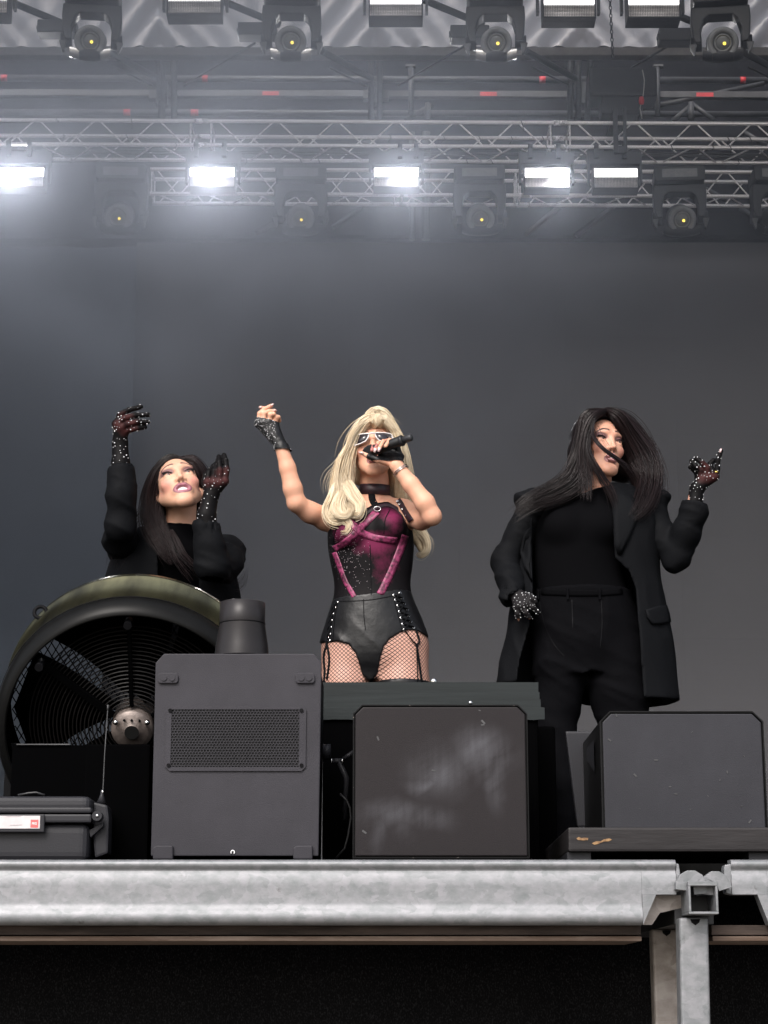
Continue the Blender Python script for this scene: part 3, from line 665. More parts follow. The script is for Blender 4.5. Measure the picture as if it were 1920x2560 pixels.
# ================================================================ MONITORS AND MACHINES ON THE EDGE
def outline(pts, Y): return [(at(x,y,Y).x, at(x,y,Y).z) for x, y in pts]
def wedge(label, name, L_, R_, T_, B_, ch, Y, depth, m, em='edge', beadw=6):
    root = thing(name, label, 'stage monitor', V((at(L_,B_,Y).x+at(R_,B_,Y).x)/2, Y, at(960,B_,Y).z), 'wedge monitors on the stage edge')
    z1, z0 = at(960,T_,Y).z, at(960,B_,Y).z; xl, xr = at(L_,(T_+B_)/2,Y).x, at(R_,(T_+B_)/2,Y).x; c = ch/940.0
    out = [(xl,z0),(xr,z0),(xr,z1-c),(xr-c,z1),(xl+c,z1),(xl,z1-c)]
    b = beadw/940.0; inn = [(xl+b,z0+b),(xr-b,z0+b),(xr-b,z1-c-b*0.4),(xr-c-b*0.4,z1-b),(xl+c+b*0.4,z1-b),(xl+b,z1-c-b*0.4)]
    MB().prism(out, Y+0.006, Y+depth).build('cabinet', M['edge_plain'], root, bevel=0.004)
    MB().prism(inn, Y-0.003, Y+0.004).build('rear_panel', m, root, bevel=0.0025)
    rim = MB()
    n = len(out); vs = [(p[0],Y-0.002,p[1]) for p in out] + [(p[0]+(q[0]-p[0])*0.45,Y-0.002,p[1]+(q[1]-p[1])*0.45) for p, q in zip(out, inn)] + [(p[0],Y+0.006,p[1]) for p in out] + [(p[0]+(q[0]-p[0])*0.45,Y+0.006,p[1]+(q[1]-p[1])*0.45) for p, q in zip(out, inn)]
    fs = []
    for i in range(n):
        j = (i+1) % n; fs += [(i,j,n+j,n+i), (2*n+i,i,n+i,3*n+i)[:0] or (i,2*n+i,2*n+j,j), (n+i,n+j,3*n+j,3*n+i)]
    rim.add(vs, fs); rim.build('rim', M[em], root)
    return root, xl, xr, z0, z1
def chalk_mat():
    m = mk('scuffed_panel', (0.019,0.0165,0.018), 0.42, spec=0.12, bump=0.08, bs=380); t = m.node_tree; N = t.nodes; L = t.links; b = N['Principled BSDF']
    tc = N.new('ShaderNodeTexCoord')
    # dusty patches whose shape stays on the panel (object coordinates, panel about 0.45 m wide)
    n = N.new('ShaderNodeTexNoise'); n.inputs['Scale'].default_value = 9; n.inputs['Detail'].default_value = 5; n.inputs['Roughness'].default_value = 0.55
    m0 = N.new('ShaderNodeMapping'); m0.inputs['Rotation'].default_value = (0, math.radians(38), 0); L.new(tc.outputs['Object'], m0.inputs[0])
    mp = N.new('ShaderNodeMapping'); mp.inputs['Scale'].default_value = (0.55,1,1.7); L.new(m0.outputs[0], mp.inputs[0]); L.new(mp.outputs[0], n.inputs['Vector'])
    def blob(cx, cz, rx, rz):
        wp = N.new('ShaderNodeVectorMath'); wp.operation = 'MULTIPLY_ADD'; wp.inputs[1].default_value = (0.08,0,0.08); wn = N.new('ShaderNodeTexNoise'); wn.inputs['Scale'].default_value = 7; wn.inputs['Detail'].default_value = 3; L.new(tc.outputs['Object'], wn.inputs['Vector']); L.new(wn.outputs['Color'], wp.inputs[0]); L.new(tc.outputs['Object'], wp.inputs[2])
        cx += 0.04; cz += 0.04
        s = N.new('ShaderNodeMapping'); s.vector_type = 'POINT'; s.inputs['Location'].default_value = (-cx/rx, 0, -cz/rz); s.inputs['Scale'].default_value = (1/rx, 0, 1/rz); L.new(wp.outputs[0], s.inputs[0])
        ln = N.new('ShaderNodeVectorMath'); ln.operation = 'LENGTH'; L.new(s.outputs[0], ln.inputs[0])
        q = N.new('ShaderNodeMapRange'); q.interpolation_type = 'SMOOTHSTEP'; q.inputs['From Min'].default_value = 0.0; q.inputs['From Max'].default_value = 1.15; q.inputs['To Min'].default_value = 1; q.inputs['To Max'].default_value = 0; L.new(ln.outputs['Value'], q.inputs['Value']); return q.outputs[0]
    acc = None
    for bl_, wgt in (((0.11,0.27,0.10,0.08),1.0), ((0.0,0.22,0.10,0.09),0.8), ((-0.05,0.19,0.05,0.035),1.0), ((-0.12,0.11,0.11,0.05),0.8), ((-0.04,0.10,0.1,0.04),0.6), ((0.14,0.20,0.03,0.09),0.8), ((-0.165,0.08,0.025,0.07),0.5), ((-0.1,0.07,0.04,0.05),0.4)):
        o = blob(*bl_); mu = N.new('ShaderNodeMath'); mu.operation = 'MULTIPLY'; mu.inputs[1].default_value = wgt; L.new(o, mu.inputs[0])
        if acc is None: acc = mu.outputs[0]
        else:
            mxx = N.new('ShaderNodeMath'); mxx.operation = 'MAXIMUM'; L.new(acc, mxx.inputs[0]); L.new(mu.outputs[0], mxx.inputs[1]); acc = mxx.outputs[0]
    st = N.new('ShaderNodeTexNoise'); st.inputs['Scale'].default_value = 5; st.inputs['Detail'].default_value = 6; m2 = N.new('ShaderNodeMapping'); m2.inputs['Scale'].default_value = (14,1,1.2); L.new(tc.outputs['Object'], m2.inputs[0]); L.new(m2.outputs[0], st.inputs['Vector'])
    av = N.new('ShaderNodeMath'); av.operation = 'MULTIPLY_ADD'; av.inputs[1].default_value = 0.4; L.new(st.outputs['Fac'], av.inputs[0]); L.new(n.outputs['Fac'], av.inputs[2])
    cl = N.new('ShaderNodeMapRange'); cl.inputs['From Min'].default_value = 0.46; cl.inputs['From Max'].default_value = 0.92; L.new(av.outputs[0], cl.inputs['Value'])
    f = N.new('ShaderNodeMath'); f.operation = 'MULTIPLY'; L.new(acc, f.inputs[0]); L.new(cl.outputs[0], f.inputs[1])
    mx = N.new('ShaderNodeMix'); mx.data_type = 'RGBA'; mx.inputs[6].default_value = (0.019,0.0165,0.018,1); mx.inputs[7].default_value = (0.085,0.084,0.094,1); L.new(f.outputs[0], mx.inputs[0]); L.new(mx.outputs[2], b.inputs['Base Color'])
    r = N.new('ShaderNodeMath'); r.operation = 'MULTIPLY_ADD'; r.inputs[1].default_value = 0.4; r.inputs[2].default_value = 0.42; L.new(f.outputs[0], r.inputs[0]); L.new(r.outputs[0], b.inputs['Roughness']); return m
wm, xl, xr, z0, z1 = wedge('middle black monitor with chalky scuffs across its back panel', 'stage_monitor', 882, 1321, 1762, 2146, 22, 5.15, 0.42, chalk_mat())
def specks(root, pts, Y, m, r=0.0022, name='paint_chip'):
    mb = MB(); rr = random.Random(5)
    for x, y in pts:
        p = at(x, y, Y); a = rr.uniform(0, PI); dx, dz = math.cos(a), math.sin(a); s = r*rr.uniform(0.5,1.5)
        mb.obox(p, (dx*s*1.6,0,dz*s*1.6), (0,0.0006,0), (-dz*s*0.6,0,dx*s*0.6))
    return mb.build(name, m, root, kind='stuff')
specks(wm, [(945,1846),(911,2080),(1208,1805),(1207,1812),(1084,1926),(1199,1776)], 5.1465, M['scaff'], 0.0028)
MB().ball(at(1176,1757,5.17), 0.006, 10, 8).build('screw', M['chrome'], wm)
wr, xl2, xr2, z02, z12 = wedge('right black monitor standing on the thick plank', 'stage_monitor', 1502, 1914, 1778, 2082, 26, 5.3, 0.46, M['paint3'], em='edge_plain', beadw=7)
rr = random.Random(4)
specks(wr, [(1541,1788),(1524,1850),(1588,1938),(1675,1967),(1690,1985),(1726,2023),(1800,1950),(1818,1930),(1854,2015),(1875,2054),(1770,1990),(1600,2022),(1860,1890),(1640,1900),(1730,1830)], 5.296, M['scaff'], 0.0022)
# its grille baffle shows past the far side
gx0 = at(1414, 1830, 5.76); gx1 = at(1462, 2066, 5.76)
gb = MB(); gb.add([(gx0.x,5.765,at(1414,1828,5.765).z),(xl2+0.2,5.765,at(1414,1828,5.765).z),(xl2+0.2,5.765,at(1414,2068,5.765).z),(gx1.x-0.02,5.765,at(1414,2068,5.765).z),
                   (gx0.x,5.80,at(1414,1828,5.80).z),(xl2+0.2,5.80,at(1414,1828,5.80).z),(xl2+0.2,5.80,at(1414,2068,5.80).z),(gx1.x-0.02,5.80,at(1414,2068,5.80).z)], [(0,1,2,3),(7,6,5,4),(0,3,7,4),(0,4,5,1),(1,5,6,2),(3,2,6,7)])
gb.build('grille_baffle', M['plastic'], wr, bevel=0.006)
hd_ = MB(); hx = xl2-0.004; hd_.add([(hx,5.42,at(1470,1850,5.42).z),(hx,5.62,at(1470,1872,5.62).z),(hx,5.62,at(1470,1900,5.62).z),(hx,5.42,at(1470,1930,5.42).z)], [(0,1,2,3)]); hd_.build('side_handle', M['plastic'], wr)
# plank
pk = thing('timber_plank', 'thick black painted plank with two splintered knocks under the right monitor', 'plank', V(2.0,5.2,2.06))
a, b = at(1420,2068,5.12), at(1990,2129,5.12)
MB().box(a.x, b.x+0.6, 5.12, 5.85, b.z, a.z).build('plank', mk('plank_paint', (0.022,0.020,0.021), 0.5, spec=0.2, var=0.2, vs=7, stretch=(0.3,1,2), bump=0.15, bs=40), pk, bevel=0.006)
for pts in ([(1441,2096),(1447,2092),(1453,2095),(1462,2094),(1471,2095),(1470,2100),(1458,2101),(1445,2100)], [(1480,2108),(1490,2103),(1502,2103),(1510,2098),(1524,2096),(1530,2099),(1522,2103),(1508,2104),(1498,2109),(1486,2112)]):
    MB().prism(outline(pts, 5.118), 5.1185, 5.123).build('splinter', M['wood_raw'], pk)
for px in (1446, 1900): 
    a2 = at(px-28, 2130, 5.14); MB().box(a2.x, a2.x+0.06, 5.14, 5.4, ZD, b.z).build('foot', M['plastic'], pk)
# taped case behind the middle monitor
tcase = thing('flight_case', 'low black case with grey tape over its top behind the middle monitor', 'case', V(0.15,5.75,ZD))
a, b = at(808,1707,5.75), at(1345,1790,5.75)
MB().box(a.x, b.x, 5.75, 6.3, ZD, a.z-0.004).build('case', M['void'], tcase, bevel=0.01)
M['gaffer'] = mk('gaffer_tape', (0.02,0.024,0.025), 0.5, spec=0.15, var=0.12, vs=9, stretch=(0.25,1,5), bump=0.06, bs=30)
for (p0, p1, q0, q1, yy) in ((806,1346,1708,1734,5.7445),(806,1349,1730,1752,5.743),(806,1352,1748,1772,5.7415),(806,1362,1768,1799,5.740)):
    aa, bb = at(p0,q0,yy), at(p1,q1,yy); nn = 40; vs = []
    rt = random.Random(q0); e0 = [rt.uniform(-.0012,.0012) for _ in range(nn+1)]; e1 = [rt.uniform(-.0012,.0012) for _ in range(nn+1)]
    for k in (0,1):
        for i in range(nn+1): vs.append((aa.x+(bb.x-aa.x)*i/nn, yy-(0.0003 if k else 0), (aa.z if k else bb.z)+(e0 if k else e1)[i]))
    for k in (0,1):
        for i in range(nn+1): vs.append((aa.x+(bb.x-aa.x)*i/nn, yy+0.0012, (aa.z if k else bb.z)+(e0 if k else e1)[i]))
    m1 = nn+1; mb = MB(); mb.add(vs, [(i,i+1,m1+1+i,m1+i) for i in range(nn)] + [(2*m1+i,i+2*m1+m1,i+1+3*m1,2*m1+i+1) for i in range(nn)] + [(i,2*m1+i,2*m1+i+1,i+1) for i in range(nn)] + [(m1+i,m1+i+1,3*m1+i+1,3*m1+i) for i in range(nn)])
    mb.build('tape', M['gaffer'], tcase)
aa = at(806,1708,5.744); nn = 12
mb = MB(); mb.box(aa.x, at(1346,1708,5.744).x, 5.7462, 6.3, a.z-0.003, a.z+0.001); mb.build('top_tape', M['gaffer'], tcase)
MB().ball(at(1084,1704,5.8), 0.011, 10, 8).build('knob', M['chrome'], tcase)
# black gear in the shadow behind
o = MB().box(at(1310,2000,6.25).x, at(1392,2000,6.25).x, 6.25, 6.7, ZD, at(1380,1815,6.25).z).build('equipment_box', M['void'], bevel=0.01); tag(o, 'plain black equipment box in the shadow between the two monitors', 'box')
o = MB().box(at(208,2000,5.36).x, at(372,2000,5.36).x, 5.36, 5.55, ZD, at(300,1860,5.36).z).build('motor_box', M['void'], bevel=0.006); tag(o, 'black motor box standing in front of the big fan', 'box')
# clamp arm with knobs left of the middle monitor
ca = thing('clamp_stand', 'small black clamp arm with pale end caps left of the middle monitor', 'clamp', at(840,1920,5.5))
mb = MB(); mb.tube([at(828,1903,5.5), at(856,1903,5.5)], 0.008, 10); mb.tube([at(845,1899,5.5), at(866,1945,5.5), at(862,2050,5.5)], 0.008, 8); mb.tube([at(858,1898,5.5), at(884,1880,5.5)], 0.006, 8); mb.build('arm', M['plastic'], ca)
for px in (829, 856): MB().ball(at(px,1903,5.49), 0.006, 8, 6, (0.5,1,1.3)).build('end_cap', M['chrome'], ca)
a = at(817,1880,5.55); MB().tube([at(806,1880,5.55), at(827,1880,5.55)], 0.022, 16).build('wheel', M['plastic'], ca)
o = tag(MB().tube([at(850,1985,5.4), at(866,2000,5.4), at(875,2020,5.4), at(877,2045,5.4), at(870,2090,5.4), at(862,2120,5.4), at(840,2146,5.4)], 0.003, 6).build('loose_cable', M['cable']), 'thin black cable looping beside the middle monitor', 'cable')
# ---------------------------------------------------------------- tall haze machine
hm_ = thing('haze_machine', 'tall black machine with a honeycomb grille and a round outlet pipe on top', 'haze machine', V(at(590,2146,5.12).x, 5.12, ZD))
YH = 5.12
fr = outline([(377,2140),(796,2140),(804,1657),(786,1634),(410,1634),(389,1657)], YH)
MB().prism(fr, YH, YH+0.012).build('front_panel', M['paint'], hm_, bevel=0.003)
MB().prism([(x*0.985-0.008, z) for x, z in fr], YH+0.014, YH+0.40).build('cabinet', M['black'], hm_, bevel=0.006)
for (x0_, x1_) in ((395,446),(739,787)):
    pl_ = MB().prism(outline([(x0_+5,1683),(x1_-4,1683),(x1_,1689),(x1_,1704),(x1_-5,1709),(x0_+5,1709),(x0_,1704),(x0_,1689)], YH), YH-0.008, YH-0.0005).build('latch_plate', M['paint'], hm_, bevel=0.002)
    for k in (0.3, 0.7):
        p = at(x0_+(x1_-x0_)*k, 1696, YH); MB().tube([(p.x,YH-0.011,p.z),(p.x,YH-0.0078,p.z)], 0.008, 14).build('rivet', M['paint'], pl_)
gf = hm_
x0_, x1_, y0_, y1_ = 415, 766, 1765, 1928
grl = MB(); gx0, gx1, gz0, gz1 = at(428,1840,YH).x, at(748,1840,YH).x, at(590,1918,YH).z, at(590,1774,YH).z
fo = outline([(424,1765),(756,1765),(766,1775),(764,1918),(754,1928),(424,1928),(413,1917),(416,1775)], YH); fi = [(gx0,gz1),(gx1,gz1),(gx1,gz0),(gx0,gz0)]
fm = MB(); mp_ = [0,0,1,1,2,2,3,3]; fo2 = fo
vs = [(p[0],YH-0.005,p[1]) for p in fo] + [(p[0],YH-0.005,p[1]) for p in fi] + [(p[0],YH-0.0005,p[1]) for p in fo] + [(p[0],YH-0.0005,p[1]) for p in fi]
fs = [(0,1,9,8),(1,2,9),(2,3,10,9),(3,4,10),(4,5,11,10),(5,6,11),(6,7,8,11),(7,0,8)] + [(i,12+i,12+(i+1)%8,(i+1)%8) for i in range(8)] + [(8+i,8+(i+1)%4,20+(i+1)%4,20+i) for i in range(4)]
fm.add(vs, fs); gfo = fm.build('grille_frame', M['paint'], hm_)
for (px, py) in ((426,1777),(754,1777),(422,1914),(754,1914)):
    p = at(px,py,YH); MB().tube([(p.x,YH-0.0085,p.z),(p.x,YH-0.0048,p.z)], 0.005, 12).build('screw', M['black'], gfo)
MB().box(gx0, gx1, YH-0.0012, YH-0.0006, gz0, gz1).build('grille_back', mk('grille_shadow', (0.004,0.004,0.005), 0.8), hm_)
hx_, R_ = MB(), 0.0046; px_ = R_*math.sqrt(3); cz = gz0; row = 0
while cz < gz1 + R_:
    cx = gx0 + (px_/2 if row % 2 else 0)
    while cx < gx1 + px_*0.4:
        vs = []
        for rr_, yy in ((R_*1.0, YH-0.0042), (R_*0.82, YH-0.0042), (R_*0.82, YH-0.0014)):
            for k in range(6):
                g = PI/6 + k*PI/3; vs.append((min(max(cx+rr_*math.cos(g),gx0),gx1), yy, min(max(cz+rr_*math.sin(g),gz0),gz1)))
        hx_.add(vs, [(k,(k+1)%6,6+(k+1)%6,6+k) for k in range(6)] + [(6+k,6+(k+1)%6,12+(k+1)%6,12+k) for k in range(6)])
        cx += px_
    cz += R_*1.5; row += 1
hx_.build('honeycomb', M['paint'], hm_, kind='stuff')
for (x0_, x1_) in ((382,432),(733,781)):
    MB().prism(outline([(x0_,2148),(x1_,2148),(x1_,2114),(x0_+8,2114),(x0_,2120)], YH-0.012), YH-0.012, YH+0.03).build('foot', M['paint'], hm_, bevel=0.003)
mb = MB(); p = at(582,2131,YH); mb.tube([(p.x+0.0045*math.cos(q), YH-0.003, p.z+0.0045*math.sin(q)) for q in np.linspace(-0.9,4.0,10)], 0.0016, 6); mb.build('hook', M['white'], hm_)
YP = 5.42
c0 = at(603,1640,YP); c1 = at(603,1557,YP); c2 = at(603,1505,YP); kp = 5000/ (YP*CP+0.9*SP)
op = MB().lathe([(68/kp,0),(66/kp,0.03),(57/kp,c1.z-c0.z),(57.5/kp,c1.z-c0.z+0.002),(57.5/kp,c2.z-c0.z),(53/kp,c2.z-c0.z+0.002),(53/kp,c1.z-c0.z)], V(c0.x,YP+0.02,c0.z), (0,0,1), 48, cap=False)
op.build('outlet_pipe', mk('pipe_grey_black', (0.022,0.02,0.0215), 0.36, 0.1, var=0.1, vs=6, spec=0.25), hm_)
MB().tube([V(c0.x+57.6/kp*math.cos(q), YP+0.02+57.6/kp*math.sin(q), c1.z) for q in np.linspace(0,2*PI,48,endpoint=False)], 0.0014, 5, closed=True).build('pipe_seam', M['black'], hm_)
# ---------------------------------------------------------------- big drum fan
FC = at(328,1836,5.75); RF = 344/ (FPX/ (5.75*CP + (FC.z-CZ)*SP))
azf, elf = math.radians(-2.5), math.radians(29)
ax = V(math.sin(azf)*math.cos(elf), math.cos(azf)*math.cos(elf), math.sin(elf))        # from the front ring to the rear
fan = thing('drum_fan', 'huge black drum fan with a shiny metal shell and wire guard', 'fan', V(FC.x, FC.y+0.1, ZD))
upv = V(0,0,1)
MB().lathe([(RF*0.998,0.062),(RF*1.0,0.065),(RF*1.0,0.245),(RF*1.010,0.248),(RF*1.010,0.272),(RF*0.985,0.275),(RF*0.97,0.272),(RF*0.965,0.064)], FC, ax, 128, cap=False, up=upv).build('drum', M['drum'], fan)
fr_ = MB().lathe([(RF*0.97,0.060),(RF*0.999,0.060),(RF*1.0,0.052),(RF*0.992,0.034),(RF*0.97,0.016),(RF*0.945,0.004),(RF*0.92,-0.004),(RF*0.91,-0.004),(RF*0.905,0.0),(RF*0.905,0.03)], FC, ax, 128, cap=False, up=upv).build('front_lip', mk('lip_black', (0.006,0.006,0.006), 0.35, 0.0, var=0.2, vs=5, spec=0.12), fan)
MB().lathe([(RF*0.904,0.004),(RF*0.90,0.05),(RF*0.955,0.08),(RF*0.96,0.26)], FC, ax, 96, cap=False, up=upv).build('inner_wall', M['void'], fan)
MB().tube([FC + ax*0.0612 + ((upv-ax*ax.dot(upv)).normalized()*math.cos(q) + ax.cross((upv-ax*ax.dot(upv)).normalized())*math.sin(q))*RF*1.0005 for q in np.linspace(0,2*PI,120,endpoint=False)], 0.0016, 5, closed=True).build('joint_line', M['black'], fan)
# wire guard
u1 = (upv - ax*ax.dot(upv)).normalized(); u2 = ax.cross(u1)
if u2.x < 0: u2 = -u2
def onfan(r, ang, h): return FC + ax*h + (u2*math.cos(ang) + u1*math.sin(ang))*r
gd = MB()
for k in range(21):
    r = 0.07 + (RF*0.76-0.07)*k/20; h = 0.05 + 0.03*(k/20)**2
    gd.tube([onfan(r, q, h) for q in np.linspace(0, 2*PI, 56, endpoint=False)], 0.0021, 4, closed=True)
gd.build('wire_guard', mk('guard_wire', (0.010,0.009,0.009), 0.4, 0.0, spec=0.12), fan)
for ang in (PI/2+0.02, PI*0.79, PI*0.2, PI*1.3, -PI*0.3):
    wd = 0.011 if abs(ang-PI*0.79) < 0.01 else 0.006
    st = MB(); a, b = onfan(0.07, ang, 0.04), onfan(RF*0.84, ang, 0.045); d = (b-a).normalized(); s_ = d.cross(ax).normalized()
    st.obox((a+b)/2, (b-a)/2, s_*wd, ax*0.006); sto = st.build('strut', M['void'], fan, bevel=0.002)
    MB().tube([onfan(RF*0.83, ang, 0.0), onfan(RF*0.83, ang, 0.05)], 0.012, 12).build('strut_bolt', M['black'], sto)
for k in range(5):
    bd = MB(); vs = []; a0 = k*2*PI/5 + 0.35
    for i in range(7):
        r = 0.07 + (RF*0.9-0.07)*i/6; wdt = 0.57 + 0.03*i/6; 
        for s in (-1, 0, 1): vs.append(onfan(r, a0 + s*wdt + 0.22*i/6, 0.15 + s*0.05 + 0.01*(1-abs(s))))
    bd.add(vs, [(i*3+j, i*3+j+1, (i+1)*3+j+1, (i+1)*3+j) for i in range(6) for j in range(2)], True)
    q = bd.build('blade', M['void'], fan); q.modifiers.new('t','SOLIDIFY').thickness = 0.004
rm = MB(); sp = 0.021
for fam in (-1, 1):
    k = -40
    while k < 41:
        off = k*sp; R2 = (RF*0.95)**2 - (off)**2
        if R2 > 0:
            hl = math.sqrt(R2); dr = (u2*math.cos(1.05*fam) + u1*math.sin(1.05*fam)); pr = ax.cross(dr).normalized()
            c = FC + ax*0.25 + pr*off; rm.tube([c - dr*hl, c + dr*hl], 0.0022, 4)
        k += 1
rm.build('rear_mesh', M['void'], fan, kind='stuff')
hub = MB().lathe([(0.0,-0.005),(0.022,-0.005),(0.024,0.002),(0.046,0.0),(0.05,0.006),(0.058,0.008),(0.062,0.02),(0.062,0.12)], FC + ax*0.02, ax, 40, cap=False).build('hub', M['hubm'], fan)
MB().lathe([(0.0,-0.0065),(0.021,-0.0065)], FC + ax*0.02, ax, 28, cap=False).build('shaft_hole', mk('shaft_black', (0.005,0.005,0.005), 0.5), hub)
for ang in (0.62, PI-0.62): MB().ball(onfan(0.055, ang, 0.012), 0.0085, 12, 8).build('bolt', M['chrome'], hub)
for (ang, rr_) in ((PI/2,0.036),(1.0,0.042),(2.1,0.042)): MB().ball(onfan(rr_, ang, 0.018), 0.004, 8, 6).build('screw', M['black'], hub)
ec = at(101,1531,5.8); eb = thing
e_ = MB(); e_.tube([ec + V(0.018*math.cos(q), 0.004*math.sin(q), 0.018*math.sin(q)) for q in np.linspace(0,2*PI,20,endpoint=False)], 0.0058, 8, closed=True); dirn = V(FC.x-ec.x,0,FC.z-ec.z).normalized(); e_.tube([ec+dirn*0.022, ec+dirn*0.05], 0.01, 8); e_.build('eye_bolt', M['black'], fan)
fs_ = MB(); fs_.box(FC.x-0.33, FC.x+0.33, 5.72, 6.1, ZD, ZD+0.06); 
for s in (-1,1): fs_.obox(V(FC.x+s*0.36, 5.9, ZD+0.2), (0.02,0,0), (0,0.05,0), (0,0,0.2))
fs_.build('stand', M['black'], fan, bevel=0.004)
MB().box(at(41,1860,5.6).x, at(174,1860,5.6).x, 5.6, 5.604, at(100,1862,5.6).z, at(100,1859.5,5.6).z).build('tray_edge', M['scaff'], fan)
MB().box(at(30,1860,5.6).x, at(240,1860,5.6).x, 5.608, 5.64, ZD, at(100,1862,5.6).z).build('tray', M['void'], fan)
# ---------------------------------------------------------------- hard case with aerial
YC_ = 5.1
hc = thing('hard_case', 'grey black hard case with a white label strip at the left edge', 'case', V(at(100,2148,YC_).x, YC_, ZD))
xl_, xr_ = at(-150,2060,YC_).x, at(232,2060,YC_).x
zt_, zm1, zm2, zm3, zb_ = at(100,1988,YC_).z, at(100,2018,YC_).z, at(100,2034,YC_).z, at(100,2056,YC_).z, ZD+0.008
MB().box(xl_, xr_-0.008, YC_+0.012, YC_+0.30, zm2+0.001, zt_).build('lid', M['plastic'], hc, bevel=0.022, seg=4)
MB().box(xl_, xr_-0.004, YC_, YC_+0.31, zm2+0.002, zm1).build('lid_rim', M['plastic'], hc, bevel=0.005)
MB().box(xl_, xr_-0.004, YC_, YC_+0.31, zm3, zm2-0.001).build('base_rim', M['plastic'], hc, bevel=0.005)
MB().box(xl_, xr_-0.012, YC_+0.014, YC_+0.30, zb_, zm3-0.001).build('tub', M['plastic'], hc, bevel=0.024, seg=4)
for dx, Yo in ((0.0, 0.0), (0.03, 0.12)):
    mb = MB(); mb.prism(outline([(226,2000),(262,2008),(266,2040),(263,2130),(230,2142),(226,2100)], YC_+Yo), YC_+0.05+Yo, YC_+0.12+Yo); 
    q = mb.build('side_rib', M['plastic'], hc, bevel=0.006)
hg = MB(); p = at(243,2040,YC_); hg.tube([(p.x,YC_-0.006,p.z),(p.x,YC_+0.03,p.z)], 0.0125, 20); hgo = hg.build('hinge', M['plastic'], hc)
MB().ball(at(243,2039,YC_-0.006), 0.005, 10, 8).build('hinge_pin', M['chrome'], hgo)
MB().prism(outline([(222,2076),(258,2056),(258,2066),(226,2094)], YC_+0.03), YC_+0.03, YC_+0.05).build('hinge_arm', M['plastic'], hc, bevel=0.002)
lp = MB().box(at(-70,2060,YC_).x, at(112,2060,YC_).x, YC_-0.007, YC_-0.001, at(50,2081,YC_).z, at(50,2036,YC_).z).build('label_holder', M['plastic'], hc, bevel=0.003)
MB().box(at(-66,2060,YC_).x, at(101,2060,YC_).x, YC_-0.0085, YC_-0.0072, at(50,2072,YC_).z, at(50,2040,YC_).z).build('paper_label', M['label'], lp)
MB().box(at(78,2060,YC_).x, at(97,2060,YC_).x, YC_-0.0095, YC_-0.0087, at(50,2069.5,YC_).z, at(50,2050,YC_).z).build('red_square', M['label_red'], lp)
def text(s, loc, size, m, parent, name='lettering', rot=(PI/2,0,0), sx=1.0):
    c = bpy.data.curves.new(name, 'FONT'); c.body = s; c.size = size; c.extrude = 0.0003; c.align_x = 'CENTER'; c.align_y = 'CENTER'; c.offset = size*0.012
    tmp = bpy.data.objects.new(name, c); COL.objects.link(tmp); dg = bpy.context.evaluated_depsgraph_get(); me = bpy.data.meshes.new_from_object(tmp.evaluated_get(dg)); bpy.data.objects.remove(tmp)
    o = put(name, me, m, parent); o.rotation_euler = rot; o.location = Vector(loc) - wloc(parent); o.scale = (sx,1,1); return o
text('PRG', at(87.5,2060,YC_) - V(0,0.0012+0.0088,0), 0.0085, M['white'], lp, sx=0.8)
text('Proud Rental', at(42,2062.5,YC_) - V(0,0.0012+0.0088,0), 0.004, M['label_ink'], lp, sx=1.2) if False else None
ik = MB()
for (x0_, x1_, y0_) in ((27,33,2063),(34,40,2062.6),(41,48,2062.8),(49,56,2062.5)): 
    a, b = at(x0_, y0_, YC_), at(x1_, y0_+0.9, YC_); ik.box(a.x, b.x, YC_-0.0095, YC_-0.0087, b.z, a.z)
a, b = at(18,2039.5,YC_), at(54,2041,YC_); ik.box(a.x, b.x, YC_-0.0095, YC_-0.0087, b.z, a.z)
ik.build('scribble', M['label_ink'], lp)
an = thing('whip_aerial', 'thin black whip aerial standing behind the hard case', 'aerial', at(254,2010,5.24))
MB().tube([at(254,2004,5.24), at(257,1985,5.24), at(262,1880,5.24), at(270,1764,5.24)], [0.0022,0.0016,0.0014,0.0014], 8).build('rod', M['scaff'], an)
MB().lathe([(0.014,0),(0.005,0.02),(0.003,0.035)], at(254,2008,5.24), (0,0,1), 12).build('base', M['plastic'], an); MB().ball(at(256.5,1980,5.24), 0.004, 8, 6, (1,1,1.6)).build('joint', M['chrome'], an)
MB().tube([at(269.5,1775,5.24), at(270,1762,5.24)], 0.0028, 8).build('tip', M['scaff'], an)
o = tag(MB().tube([at(45,1988,5.3), at(70,1983,5.3), at(90,1981,5.3), at(112,1988,5.3)], 0.003, 6).build('loose_cable', M['cable']), 'thin cable arching over the lid of the hard case', 'cable')
o = tag(MB().tube([at(285,2027,5.6), at(310,2033,5.6), at(335,2050,5.6), at(375,2060,5.6)], 0.009, 8).build('thick_cable', M['cable']), 'thick black cable running from the hard case to the haze machine', 'cable')
